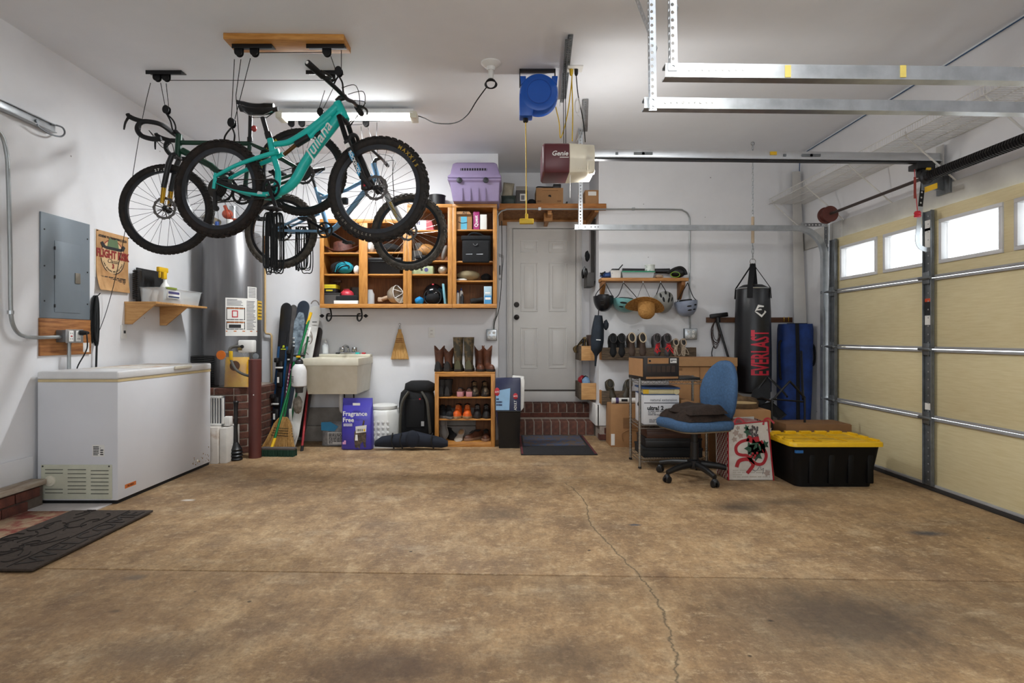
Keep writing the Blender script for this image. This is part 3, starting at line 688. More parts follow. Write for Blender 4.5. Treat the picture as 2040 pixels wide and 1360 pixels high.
mb.B('thin_wire',M_('paper'),None,label='coiled thin white wire hanging above the opener',cat='wire')
# ================================================================ three bicycles hung from the ceiling
BIKEM = dict(tyre=mat('tyre','#1c1a19',.85,c2='#2a2420',vs=30,bump=.1),rim=mat('rim_black','#15161a',.35,.3),spoke=mat('spoke','#2c2d30',.4,.8),hub=M_('black_plastic'),chain=mat('chain_steel','#4a4744',.4,.9,var=.3),tape=mat('bar_tape','#101012',.7))
class Bike:
    def __init__(s,name,label,rear,front,R):
        a = W(*rear); b = W(*front); s.A = a; d = (b - a); s.c = V((d.x,d.y,0)).normalized(); s.R = R
        ang = math.atan2(s.c.y,s.c.x); z = min(a.z,b.z) - R
        s.t = T(name,label,'bicycle',(a.x,a.y,z),ang,local=True,group='bicycles hung from the ceiling'); s.z = z
        s.left_far = 1 if s.c.x > 0 else -1     # local +y points away from the camera when riding right
        s.ph = s.p(*front[:2]); s.pr = s.p(*rear[:2])
    def p(s,px,py,side=0):       # pixel -> local point in the bike plane; side > 0 is away from the camera
        k = (px - CX) / F; u = (k * s.A.y - s.A.x) / (s.c.x - k * s.c.y); Y = s.A.y + u * s.c.y
        return V((u,side * s.left_far,WZ(py,Y) - s.z))
    def tube(s,name,pts,r,m,parent=None,n=10,flat=1.0,sp=0):
        P = [s.p(*q) if not isinstance(q,V) else q for q in pts]
        if sp:
            rr = r if isinstance(r,list) else [r] * len(P); P2 = spline(P,sp); r = [rr[min(int(i / sp),len(rr) - 1)] + (rr[min(int(i / sp) + 1,len(rr) - 1)] - rr[min(int(i / sp),len(rr) - 1)]) * ((i % sp) / sp) for i in range(len(P2))]; P = P2
        return MB().tube(P,r,n,flat=flat).B(name,m,parent or s.t)
    def wheel(s,name,c,R,w,knob=.004,nk=56,rotor=None,rim=None,spoke=None,tyre=None,rw=.026,cassette=0):
        B = BIKEM; MT = tr(c) @ rotx(PI / 2); mb = MB(); r2 = w / 2; Rm = R - r2 - knob
        n1,n2 = 56,10; v = []; f = []
        for i in range(n1):
            a = 2 * PI * i / n1
            for j in range(n2):
                b = 2 * PI * j / n2; q = Rm + r2 * cos(b); v.append((q * cos(a),q * sin(a),r2 * sin(b)))
        for i in range(n1):
            for j in range(n2): f.append((i * n2 + j,((i + 1) % n1) * n2 + j,((i + 1) % n1) * n2 + (j + 1) % n2,i * n2 + (j + 1) % n2))
        mb.add(v,f,MT)
        for i in range(nk):
            for b,off in ((-.95,.5),(-.35,0),(.35,0),(.95,.5)):
                a = 2 * PI * (i + off) / nk; q = Rm + r2 * cos(b)
                K = MT @ rotz(a) @ tr(q,0,r2 * sin(b)) @ roty(-b)
                mb.box(-.002,knob * .95,-R * 1.7 / nk,R * 1.7 / nk,-.006,.006,K)
        wh = mb.B(name,tyre or B['tyre'],s.t)
        ri = Rm - r2 * .72
        MB().lathe([(ri - rw,-.011),(ri - rw * .3,-.014),(ri + .004,-.014),(ri + .004,.014),(ri - rw * .3,.014),(ri - rw,.011),(ri - rw,-.011)],56,MT).B('rim',rim or B['rim'],wh)
        mb = MB(); ns = 28
        for i in range(ns):
            a = 2 * PI * i / ns; sd = 1 if i % 2 else -1; tw = .55 if (i // 2) % 2 else -.55
            mb.tube([MT @ V((.022 * cos(a + tw),.022 * sin(a + tw),sd * .028)),MT @ V(((ri - rw) * cos(a),(ri - rw) * sin(a),sd * .003))],.0015,4)
        mb.B('spokes',spoke or B['spoke'],wh,kind='stuff')
        MB().lathe([(.008,-.06),(.008,-.045),(.014,-.045),(.026,-.03),(.026,-.026),(.013,-.02),(.013,.02),(.026,.026),(.026,.03),(.014,.045),(.008,.045),(.008,.06)],16,MT).B('hub',B['hub'],wh)
        if rotor:                                 # perforated disc: ring with scalloped edge and arms
            sd = rotor * s.left_far; mb = MB(); n = 48; v = []; f = []
            for k in (-.001,.001):
                for i in range(n):
                    a = 2 * PI * i / n; q = .083 + (.004 if i % 4 < 2 else 0); v.append((q * cos(a),q * sin(a),k)); v.append((.066 * cos(a),.066 * sin(a),k))
            o = 2 * n
            for i in range(n):
                j = (i + 1) % n
                f += [(2 * i,2 * j,2 * j + 1,2 * i + 1),(o + 2 * i,o + 2 * i + 1,o + 2 * j + 1,o + 2 * j),(2 * i,o + 2 * i,o + 2 * j,2 * j),(2 * i + 1,2 * j + 1,o + 2 * j + 1,o + 2 * i + 1)]
            MR = MT @ tr(0,0,-sd * .04); mb.add(v,f,MR)
            for k in range(6): mb.box(.018,.07,-.004,.004,-.001,.001,MR @ rotz(k * PI / 3 + .3))
            mb.B('brake_rotor',mat('rotor_steel','#6d6a68',.35,.9),wh)
        if cassette:
            mb = MB(); sd = cassette * s.left_far
            for k in range(6): mb.lathe([(.02,0),(.03 + .009 * k,0),(.03 + .009 * k,.002),(.02,.002)],28,MT @ tr(0,0,-sd * (.05 - .006 * k)))
            mb.B('cassette',B['chain'],wh)
        return wh
    def crank(s,px,py,r,ang,side,ring_m=None,arm_m=None,parts=2):
        B = BIKEM; c = s.p(px,py); sd = s.left_far; MT = tr(c) @ rotx(PI / 2); mb = MB()
        z = -side * sd * .05; n = 36; v = []; f = []
        for k in (z - .0015,z + .0015):
            for i in range(n * 2):
                a = PI * i / n; q = r + (.0035 if i % 2 else 0); v.append((q * cos(a),q * sin(a),k)); v.append((r * .78 * cos(a),r * .78 * sin(a),k))
        m2 = n * 2; o = 2 * m2
        for i in range(m2):
            j = (i + 1) % m2
            f += [(2 * i,2 * j,2 * j + 1,2 * i + 1),(o + 2 * i,o + 2 * i + 1,o + 2 * j + 1,o + 2 * j),(2 * i,o + 2 * i,o + 2 * j,2 * j),(2 * i + 1,2 * j + 1,o + 2 * j + 1,o + 2 * i + 1)]
        mb.add(v,f,MT)
        for k in range(4): mb.box(.01,r * .8,-.008,.008,z - .003,z + .003,MT @ rotz(k * PI / 2 + .4))
        mb.lathe([(.018,-.06),(.022,-.04),(.022,.04),(.018,.06)],16,MT)
        ck = mb.B('crankset',ring_m or B['rim'],s.t)
        for k,sg in enumerate((side,-side)):
            a = ang + k * PI; zz = -sg * sd * .072; K = MT @ rotz(a)
            MB().loft([[(x,y * q,zz + e) for y,e in ((-.013,-.006),(.013,-.006),(.013,.006),(-.013,.006))] for x,q in ((-.015,1.2),(.08,.9),(.165,.85),(.18,.8))],K).B('crank_arm',arm_m or B['rim'],ck,bev=.003)
            pc = MT @ rotz(a) @ V((.17,0,zz - sg * sd * .055)); mb = MB()
            for e in (-.04,.04): mb.cbox(pc + V((0,0,0)),(.012,.09,.014),None) if e < 0 else None
            mb.box(pc.x - .045,pc.x + .045,pc.y - .045,pc.y - .033,pc.z - .008,pc.z + .008).box(pc.x - .045,pc.x + .045,pc.y + .033,pc.y + .045,pc.z - .008,pc.z + .008)
            mb.box(pc.x - .045,pc.x - .033,pc.y - .035,pc.y + .035,pc.z - .008,pc.z + .008).box(pc.x + .033,pc.x + .045,pc.y - .035,pc.y + .035,pc.z - .008,pc.z + .008)
            mb.B('pedal',B['hub'],ck,bev=.002)
        return c
    def saddle(s,px,py,L=.27,w=.14,tilt=0.0,m=None):
        c = s.p(px,py); B = BIKEM; rings = []
        for k in range(11):
            q = k / 10; x = -L / 2 + L * q; hw = w / 2 * (1 - .0 * q) * (sin(min(1,.25 + q * 1.1) * PI / 2) if q < .2 else 1) * ((1 - q) ** .9 * .82 + .18 if q > .2 else .9)
            top = .012 - .018 * sin(q * PI) + (.01 if q < .2 else 0); th = .03 if q < .85 else .02
            rings.append([(x,hw * cos(a),top + (th * .5 * sin(a) if sin(a) > 0 else th * 1.1 * sin(a) * (1 - .5 * abs(cos(a))))) for a in [j * PI / 6 for j in range(12)]])
        M = tr(c) @ roty(tilt)
        sd = MB().loft(rings,M).B('saddle',m or mat('saddle_black','#141417',.4),s.t)
        mb = MB()
        for y in (-.02,.02): mb.tube([M @ V(q) for q in ((-.1,y,-.015),(-.06,y,-.045),(.05,y,-.045),(.11,y * .5,-.012))],.0035,6)
        mb.B('saddle_rail',M_('chrome'),sd); return sd
B = BIKEM
# ---------------- teal full-suspension mountain bike (nearest)
teal = mat('teal_paint','#22c6bc',.32,c2='#1bb6ad',vs=4); tealdark = M_('black_plastic')
b1 = Bike('mountain_bike','teal mountain bike hanging nearest with knobby tyres and thick frame',(437,376,4.05),(753,377,3.86),.362)
wf1 = b1.wheel('front_wheel',b1.ph,.362,.058,.008,46,rotor=-1,rim=mat('rim_graphic','#17181c',.4,c2='#33373f',vs=3),rw=.032)
wr1 = b1.wheel('rear_wheel',b1.pr,.352,.058,.008,46,rotor=1,rim=M_('rim_graphic'),rw=.032,cassette=-1,tyre=mat('muddy_tyre','#2a211b',.9,c2='#171312',vs=18,bump=.2))
mb = MB()
for i,ch in enumerate('MAXXIS'):
    a = radians(58 - i * 6.2); mb.text(ch,.034,tr(b1.ph) @ rotx(PI / 2) @ rotz(a) @ tr(.313,0,.027) @ rotz(-PI / 2),bold=.001)
for i,ch in enumerate('HIGH ROLLER'):
    a = radians(-150 + i * 5.2); mb.text(ch,.022,tr(b1.ph) @ rotx(PI / 2) @ rotz(a) @ tr(.318,0,.027) @ rotz(PI / 2),1)
mb.B('tyre_lettering',[mat('tyre_yellow','#a8892c',.7),mat('tyre_grey','#a39a8c',.7)],wf1,smooth=0)
fr = b1.tube('frame',[(538,277,0),(545,310,0),(554,345,0),(550,378,0)],[.022,.022,.02,.026],teal,sp=5)
b1.tube('top_tube',[(548,287),(575,283),(610,264),(640,242),(673,213)],[.02,.021,.026,.030,.033],teal,fr,sp=5)
b1.tube('down_tube',[(683,225),(650,268),(612,318),(590,356),(572,375),(552,384)],[.036,.034,.034,.034,.03,.03],teal,fr,sp=5)
b1.tube('gusset',[(612,263),(618,272),(632,258),(660,232)],[.012,.016,.02,.02],teal,fr,sp=4)
b1.tube('head_tube',[(672,205),(689,240)],.031,teal,fr)
for sd in (-.055,.055):
    b1.tube('seat_stay',[(560,304,sd * .5),(530,315,sd * .8),(480,334,sd),(437,357,sd)],[.016,.016,.014,.012],teal,fr,sp=4)
    b1.tube('chain_stay',[(552,386,sd * .7),(530,391,sd),(480,381,sd),(437,364,sd)],[.016,.017,.015,.012],teal,fr,sp=4)
    b1.tube('dropout',[(440,349,sd),(436,380,sd)],.012,teal,fr)
b1.tube('chain_guard',[(524,387,-.06),(480,378,-.062),(445,366,-.06)],[.016,.018,.014],B['tape'],fr,sp=4)
b1.tube('guard_tip',[(543,392,-.058),(525,389,-.06)],[.006,.016],mat('silver_decal','#d5d8d8',.3),fr)
b1.tube('pivot_link',[(554,305,-.04),(562,303,-.04)],.014,teal,fr)
b1.tube('shock',[(616,272),(590,288)],.024,tealdark); b1.tube('shock_shaft',[(590,288),(566,308)],.013,mat('bronze_shaft','#6b4a2c',.3,.8)); b1.tube('shock_canister',[(640,262,.01),(626,270,.01)],.018,tealdark)
b1.tube('seat_post',[(534,272),(523,234)],.0155,M_('steel_dark')); b1.tube('seat_clamp',[(536,275),(533,264)],.023,tealdark)
b1.saddle(516,219,.29,.15,.06)
b1.tube('stem',[(672,203),(678,196),(690,193)],[.022,.02,.018],tealdark)
# handlebar turned a little; grips at both ends
cb_ = b1.p(688,194); mb = MB(); bar = [cb_ + V((-.06,-.40 * b1.left_far,.05)),cb_ + V((-.02,-.15 * b1.left_far,.02)),cb_ + V((0,-.04 * b1.left_far,0)),cb_ + V((0,.04 * b1.left_far,0)),cb_ + V((-.0,.15 * b1.left_far,.02)),cb_ + V((-.04,.36 * b1.left_far,.03))]
hb = MB().tube(spline(bar,5),.0145,10).B('handlebar',M_('black_plastic'),b1.t)
for q0,q1 in ((bar[0],bar[1]),(bar[-1],bar[-2])):
    d_ = (q1 - q0).normalized(); MB().tube([q0 - d_ * .005,q0,q0 + d_ * .15,q0 + d_ * .155],[.014,.021,.020,.016],12).B('grip',M_('black_rubber'),hb)
    MB().cyl(q0 - d_ * .008,q0 - d_ * .0055,.010,n=14).B('bar_end',M_('print_white'),hb)
    e = q0 + d_ * .16; MB().tube(spline([e,e + V((.05,0,-.01)),e + V((.07,0,-.02)) - d_ * .05,e + V((.055,0,-.025)) - d_ * .11],4),[.011] * 4 + [.008] * 5 + [.007] * 4,8).B('brake_lever',M_('black_plastic'),hb)
for k,(dx,dy) in enumerate(((.10,.02),(.13,0),(.12,-.05))):
    MB().tube(spline([cb_ + V((.02,(-.1 + .1 * k),.02)),cb_ + V((dx,-.05 + .05 * k,.03 + dy)),cb_ + V((dx,0,-.08)),b1.p(692,255,-.02 + .02 * k)],6),.0026,6).B('cable',M_('black_rubber'),hb)
# suspension fork
fk = b1.tube('fork_crown',[(676,238,-.075),(689,240,0),(676,238,.075)],.022,tealdark) if False else b1.tube('fork_crown',[(685,240,-.07),(687,241,0),(685,240,.07)],.02,tealdark)
for sd in (-.068,.068):
    b1.tube('stanchion',[(684,238,sd),(701,292,sd)],.0175,mat('stanchion','#141416',.15,.5),fk)
    b1.tube('fork_lower',[(700,288,sd),(730,358,sd),(747,380,sd)],[.024,.022,.016],tealdark,fk)
b1.tube('fork_arch',[(701,294,-.068),(706,276,-.06),(709,270,0),(706,276,.06),(701,294,.068)],.013,tealdark,fk,sp=3)
p0,p1 = b1.p(708,308,-.068),b1.p(731,360,-.068); d_ = (p1 - p0)
blued = mat('decal_blue','#1599cf',.4); mb = MB()
KF = Matrix.Translation(p0 + V((0,-.0245 * b1.left_far,0))) @ Matrix.Rotation(math.atan2(d_.z,d_.x),4,'Y').inverted()
mb.prism([(0,.008),(.04,.018),(.075,-.014),(.02,-.016)],-.004,.004,KF).prism([(.10,.018),(.165,-.016),(.19,-.012),(.15,.018)],-.004,.004,KF)
mb.prism([(-.05,.014),(-.02,.014),(-.02,-.014),(-.05,-.014)],-.004,.004,KF,1)
mb.text('ROCKSHOX',.03,KF @ tr(.09,-.0045,0) @ rotx(PI / 2) @ rotz(0),1,bold=.001)
mb.B('fork_decal',[blued,M_('print_white')],fk,smooth=0)
MB().cbox(b1.p(733,372,-.05),(.05,.03,.07)).B('brake_caliper',tealdark,fk,bev=.008)
MB().cbox(b1.p(441,356,.05),(.05,.03,.05)).B('brake_caliper',tealdark,b1.t,bev=.008)
MB().ell(b1.p(734,374,-.066),(.009,.004,.009)).B('caliper_bolt',M_('red_print'),fk)
# lettering down the tube
pa,pb = b1.p(617,318,-.037),b1.p(662,248,-.037); d_ = pb - pa; ang = math.atan2(d_.z,d_.x)
text('Juliana',.105,Matrix.Translation((pa + pb) / 2 + V((0,.0035 * b1.left_far - .003,0))) @ rotx(PI / 2) @ rotz(ang),M_('print_white'),b1.t,bold=.0002,shear=.35,ex=.004)
b1.crank(548,379,.066,radians(-70),-1)
mb = MB(); hs,hr = b1.p(548,379),b1.pr
for s_ in (1,-1): mb.tube([hs + V((0,-.05 * b1.left_far,s_ * .064)),hr + V((0,-.045 * b1.left_far,s_ * .05 - (.0 if s_ > 0 else .06)))],.0045,5)
mb.B('chain',B['chain'],b1.t)
MB().box(hr.x - .012,hr.x + .012,-.055,-.035,hr.z - .16,hr.z - .03).lathe([(.02,-.006),(.02,.006)],14,tr(hr.x + .01,-.045,hr.z - .15) @ rotx(PI / 2)).lathe([(.02,-.006),(.02,.006)],14,tr(hr.x + .02,-.045,hr.z - .08) @ rotx(PI / 2)).B('derailleur',tealdark,b1.t,bev=.002)
# ---------------- dark green drop-bar bike (middle)
grn = mat('green_paint','#14412f',.35,c2='#0f3526',vs=4)
b2 = Bike('gravel_bike','dark green drop-bar bicycle hanging in the middle with gold fork legs',(602,343,4.46),(333,417,4.36),.348)
w2 = b2.wheel('front_wheel',b2.ph,.348,.05,.003,70,rotor=-1,rw=.02)
mb = MB()
for i,ch in enumerate('27.5'): mb.text(ch,.026,tr(b2.ph) @ rotz(PI) @ rotx(PI / 2) @ rotz(radians(104 - i * 4)) @ tr(.298,0,.025) @ rotz(-PI / 2),bold=.0008)
mb.B('tyre_lettering',M_('print_white'),w2,smooth=0)
w2r = b2.wheel('rear_wheel',b2.pr,.345,.052,.003,70,rotor=1,rw=.02,cassette=-1)
mb = MB()
for i,ch in enumerate('MAXXIS'): mb.text(ch,.03,tr(b2.pr) @ rotz(PI) @ rotx(PI / 2) @ rotz(radians(130 + i * 9)) @ tr(.305,0,.0255) @ rotz(PI / 2),bold=.001)
mb.B('tyre_lettering',mat('tyre_bright_yellow','#d3b91e',.6),w2r,smooth=0)
f2 = b2.tube('frame',[(498,284),(492,340),(487,390)],[.016,.016,.02],grn)
b2.tube('top_tube',[(362,284),(430,285),(498,286)],.018,grn,f2); b2.tube('down_tube',[(363,300),(420,330),(487,390)],[.026,.025,.024],grn,f2)
b2.tube('head_tube',[(357,268),(354,312)],.024,grn,f2)
for sd in (-.05,.05):
    b2.tube('seat_stay',[(498,286,sd * .3),(540,305,sd),(602,340,sd)],.0095,grn,f2); b2.tube('chain_stay',[(487,392,sd * .5),(540,368,sd),(602,346,sd)],.011,grn,f2)
f2k = b2.tube('fork_crown',[(352,312,-.05),(352,311,0),(352,312,.05)],.018,M_('black_plastic'))
for sd in (-.055,.055):
    b2.tube('fork_leg',[(350,313,sd),(343,330,sd),(333,378,sd)],[.019,.02,.019],M_('black_plastic'),f2k)
    b2.tube('fork_tip',[(334,374,sd),(330,408,sd)],[.0175,.015],mat('gold','#b58a2a',.25,.9),f2k)
b2.tube('stem',[(357,270),(350,262),(343,264)],[.018,.018,.017],M_('black_plastic'))
c2 = b2.p(343,264); lf = b2.left_far
def drop(sd):
    y = sd * lf
    return [c2 + V((0,0,0)),c2 + V((0,y * .16,0)),c2 + V((.06,y * .2,.005)),c2 + V((.12,y * .2,.0)),c2 + V((.145,y * .21,-.05)),c2 + V((.11,y * .22,-.105)),c2 + V((.03,y * .23,-.13)),c2 + V((-.03,y * .23,-.125))]
mb = MB(); [mb.tube(spline(drop(sd),5),.0175,8) for sd in (1,-1)]; hb2 = mb.B('handlebar',B['tape'],b2.t)
for sd in (1,-1):
    e = c2 + V((.14,sd * lf * .2,.01)); mb = MB().tube(spline([e + V((-.03,0,-.005)),e + V((.03,0,.012)),e + V((.065,0,.03)),e + V((.075,0,.045))],4),[.017] * 9 + [.015] * 4,10)
    mb.tube(spline([e + V((.065,0,.03)),e + V((.085,sd * lf * .01,-.02)),e + V((.09,sd * lf * .02,-.075))],4),[.009,.009,.009,.008,.008,.007,.007,.006,.005],8)
    mb.B('brake_hood',M_('black_rubber'),hb2)
for k in (0,1): MB().tube(spline([c2 + V((.08,-.18 * lf,-.05)),c2 + V((.02,-.1 * lf,-.12 - .03 * k)),c2 + V((-.02,-.05 * lf,-.1)),b2.p(352,318,-.03)],6),.0028,6).B('cable',M_('black_rubber'),hb2)
b2.tube('seat_post',[(498,284),(499,228)],.0155,M_('black_plastic')); b2.tube('seat_clamp',[(498,282),(498,274)],.021,M_('black_plastic'))
b2.saddle(508,210,.28,.15,-.12)
MB().ell(b2.p(507,257,-.01),(.02,.02,.025)).B('rear_light',mat('light_red','#b33a35',.3),b2.t)
b2.crank(487,391,.075,radians(60),-1)
mb = MB(); hs = b2.p(487,391)
for s_ in (1,-1): mb.tube([hs + V((0,-.05 * lf,s_ * .07)),b2.pr + V((0,-.045 * lf,s_ * .045 - (.0 if s_ > 0 else .05)))],.004,5)
mb.B('chain',B['chain'],b2.t)
b2.tube('brake_caliper',[(338,408,.06),(345,398,.06)],.016,M_('black_plastic'))
# ---------------- light blue mountain bike (farthest)
lblu = mat('light_blue_paint','#86b2d6',.3,.25,c2='#78a3c8',vs=4)
b3 = Bike('trail_bike','light blue mountain bike hanging farthest back, near the oak cabinets',(560,460,5.10),(815,462,4.98),.340)
gr = mat('dusty_tyre','#58524a',.9,c2='#3a3631',vs=20,bump=.2); sil = mat('spoke_silver','#b9b6ad',.3,.9)
b3.wheel('front_wheel',b3.ph,.340,.055,.007,46,rotor=-1,tyre=gr,spoke=sil); b3.wheel('rear_wheel',b3.pr,.340,.055,.007,46,rotor=1,tyre=gr,spoke=sil,cassette=-1)
f3 = b3.tube('frame',[(629,374),(640,412),(651,446),(654,456)],[.017,.018,.02,.024],lblu)
b3.tube('top_tube',[(636,396),(690,378),(742,350)],[.017,.018,.019],lblu,f3); b3.tube('down_tube',[(751,350),(700,415),(672,450),(654,460)],[.024,.024,.024,.024],lblu,f3,sp=4)
b3.tube('head_tube',[(744,326),(753,356)],.024,lblu,f3); b3.tube('brace_tube',[(632,382),(652,392),(662,388)],.012,lblu,f3)
for sd in (-.05,.05):
    b3.tube('seat_stay',[(634,424,sd * .6),(600,437,sd),(560,456,sd)],.011,lblu,f3); b3.tube('chain_stay',[(652,462,sd * .6),(610,462,sd),(560,461,sd)],.012,lblu,f3)
f3k = b3.tube('fork_crown',[(757,362,-.06),(758,361,0),(757,362,.06)],.018,M_('black_plastic'))
for sd in (-.058,.058):
    b3.tube('stanchion',[(756,360,sd),(778,400,sd)],.0165,M_('chrome'),f3k); b3.tube('fork_lower',[(774,394,sd),(792,430,sd),(812,460,sd)],[.021,.02,.015],mat('fork_silver','#a9aaa8',.35,.5),f3k)
pa,pb = b3.p(782,405,-.082),b3.p(796,438,-.082); d_ = pb - pa
text('MANITOU',.032,Matrix.Translation((pa + pb) / 2) @ rotx(PI / 2) @ rotz(math.atan2(d_.z,d_.x)),mat('gold_print','#c0a33a',.4),f3k,bold=.001)
b3.tube('seat_post',[(629,374),(620,345)],.0145,M_('steel_dark')); b3.saddle(618,338,.27,.14)
b3.tube('stem',[(744,326),(748,318),(758,314)],[.018,.017,.016],M_('black_plastic')); c3 = b3.p(758,314)
bar3 = [c3 + V((-.04,-.33 * b3.left_far,.03)),c3 + V((0,-.05,0)),c3 + V((0,.05,0)),c3 + V((-.04,.33 * b3.left_far,.03))]
h3 = MB().tube(spline(bar3,5),.013,8).B('handlebar',M_('steel_dark'),b3.t)
for q0,q1 in ((bar3[0],bar3[1]),(bar3[3],bar3[2])): d_ = (q1 - q0).normalized(); MB().tube([q0,q0 + d_ * .12],.017,10).B('grip',M_('black_rubber'),h3)
for k in range(2): MB().tube(spline([c3 + V((.02,-.1 + .2 * k,0)),c3 + V((.12,-.05 + .1 * k,-.02)),c3 + V((.11,0,-.15)),b3.p(790,420,-.05)],6),.0028,6).B('cable',M_('black_rubber'),h3)
b3.crank(652,460,.07,radians(150),-1,ring_m=B['chain'])
mb = MB()
for s_ in (1,-1): mb.tube([b3.p(652,460,-.05) + V((0,0,s_ * .066)),b3.pr + V((0,-.045 * b3.left_far,s_ * .045 - (.0 if s_ > 0 else .05)))],.004,5)
mb.B('chain',B['chain'],b3.t)
MB().cbox(b3.p(690,402,-.03),(.05,.05,.06)).B('frame_light',M_('black_plastic'),b3.t,bev=.01)
# ---------------- ceiling hoists
bp_ = mat('hoist_black','#141416',.45,.3)
def bracket(t,px0,px1,py,Y,pulleys,ztop=ZC):
    xa,xb = WX(px0,Y),WX(px1,Y)
    pl = MB().box(xa,xb,Y - .03,Y + .04,ztop - .006,ztop - .0005).box(xa,xb,Y - .033,Y - .028,ztop - .03,ztop).B('mount_plate',bp_,t,bev=.001)
    for q in pulleys:
        x = WX(q,Y); mb = MB()
        for s_ in (-.014,.012): mb.prism([(x - .028,ztop - .006),(x + .028,ztop - .006),(x + .028,ztop - .045)] + [(x + .028 * cos(a),ztop - .045 - .028 * sin(a)) for a in [PI * k / 8 for k in range(1,8)]] + [(x - .028,ztop - .045)],Y + s_,Y + s_ + .003)
        mb.lathe([(.02,-.01),(.012,0),(.02,.01)],14,tr(x,Y,ztop - .045) @ rotx(PI / 2)); mb.cyl((x,Y - .018,ztop - .045),(x,Y + .018,ztop - .045),.004,n=8)
        mb.B('pulley',bp_,pl)
def block(t,px,py,Y,hooks):
    c = W(px,py,Y); mb = MB()
    for s_ in (-.016,.012): mb.prism([(c.x + .026 * cos(a),c.z + .034 * sin(a)) for a in [2 * PI * k / 14 for k in range(14)]],Y + s_,Y + s_ + .004)
    mb.lathe([(.018,-.01),(.01,0),(.018,.01)],14,tr(c) @ rotx(PI / 2))
    bl = mb.B('pulley_block',bp_,t)
    for h in hooks: MB().tube(spline([c + V((0,0,-.03))] + [W(*q) for q in h],5),.006,8).B('hook',bp_,bl)
def ropes(t,segs):
    for s_ in segs: MB().tube([W(*q) for q in s_],.0027,5).B('rope',M_('rope'),t)
t = T('bike_hoist','pulley hoist on a pine board holding the teal bicycle','bike hoist',(-1.5,3.98,3.1),group='ceiling bike hoists')
xa = WX(452,3.92)
MB().box(-1.94,-1.12,3.89,4.08,ZC - .042,ZC - .001,tr(-1.53,3.98,0) @ rotz(.02) @ tr(1.53,-3.98,0)).B('mount_board',mat('hoist_pine','#cb9148',.5,c2='#b0742f',vs=5,stretch=(1.5,12,12)),t,bev=.003)
bracket(t,466,545,95,3.98,(476,507),ZC - .042); bracket(t,613,688,92,3.98,(651,),ZC - .042)
block(t,462,245,4.03,[[(452,265,4.03),(447,277,4.06),(449,300,4.08)],[(467,266,4.03),(467,277,4.06),(463,300,4.08)]])
block(t,675,143,3.95,[[(670,158,3.95),(664,170,3.93)],[(682,165,3.93),(684,184,3.9),(690,196,3.9)]])
ropes(t,[[(467,118,3.98),(461,236,4.03)],[(480,118,3.98),(470,190,4.0),(478,300,4.05)],[(499,116,3.98),(468,237,4.03)],[(515,105,3.98),(645,104,3.98)],[(659,112,3.98),(668,138,3.95)],[(680,100,3.98),(680,140,3.95)]])
t = T('bike_hoist','pulley hoist at the left with a rope down to the left wall','bike hoist',(-2.4,4.46,3.1),group='ceiling bike hoists')
bracket(t,295,366,150,4.46,(313,331)); bracket(t,612,682,150,4.46,(660,))
block(t,332,219,4.42,[[(340,242,4.4),(344,258,4.4),(352,268,4.4)],[(345,240,4.4),(350,256,4.4),(342,266,4.4)]])
block(t,639,224,4.48,[[(632,240,4.48),(626,255,4.5)],[(646,240,4.48),(650,258,4.5)]])
ropes(t,[[(320,165,4.46),(329,212,4.42)],[(331,166,4.46),(336,212,4.42)],[(338,160,4.46),(655,160,4.46)],[(647,180,4.46),(636,216,4.48)],[(664,175,4.46),(644,216,4.48)]])
MB().tube(spline([W(300,165,4.46),W(285,230,4.5),W(266,340,4.55),W(250,455,4.65),W(232,545,4.65),LW(212,620,.03),LW(194,668,.02)],6),.0027,5).B('rope',M_('rope'),t)
t = T('bike_hoist','pulley hoist behind the tube light holding the light blue bicycle','bike hoist',(-1.7,5.42,3.1),group='ceiling bike hoists')
bracket(t,572,622,242,5.42,(580,601)); bracket(t,700,755,240,5.42,(729,))
ropes(t,[[(610,250,5.42),(722,248,5.42)],[(719,252,5.42),(722,278,5.2)],[(733,254,5.42),(739,272,5.2)],[(751,244,5.42),(749,300,5.1)],[(580,254,5.42),(600,330,5.2)]])
block(t,745,290,5.05,[[(748,302,5.0),(756,314,4.98)]])
# rope coils hung from the teal bicycle's pedals
def coil(name,label,cx0,cx1,ytop,ybot,Y,n,seed):
    rd = random.Random(seed); mb = MB()
    for k in range(n):
        a = rd.uniform(cx0,cx1); w_ = rd.uniform(.004,(cx1 - cx0) / 2 * Y / F); yb2 = ybot - rd.uniform(0,16); p = W(a,ytop,Y); q = W(a,yb2,Y); dy = rd.uniform(-.02,.02)
        mb.tube(spline([(p.x,Y + dy,p.z),(p.x - w_ * .8,Y + dy,p.z - .03),(p.x - w_,Y + dy,(p.z + q.z) / 2),(p.x - w_ * .9,Y + dy,q.z + .02),(p.x,Y + dy,q.z),(p.x + w_ * .9,Y + dy,q.z + .02),(p.x + w_,Y + dy,(p.z + q.z) / 2),(p.x + w_ * .8,Y + dy,p.z - .03)],4,True),.0042,5,closed=True)
    return mb.B(name,M_('rope'),None,label=label,cat='rope')
coil('rope_coil','thick black rope coil hanging under the teal bicycle, larger one',532,556,424,546,3.98,14,1)
coil('rope_coil','thin black rope loops hanging under the bicycles, right of the larger coil',590,614,452,545,5.08,9,2)
MB().tube(spline([W(560,405,3.97),W(548,415,3.97),W(538,428,3.97),W(537,470,3.97)],4),.012,8).B('strap',M_('black_cloth'),None,label='black strap tying the larger rope coil to the teal bicycle',cat='strap')
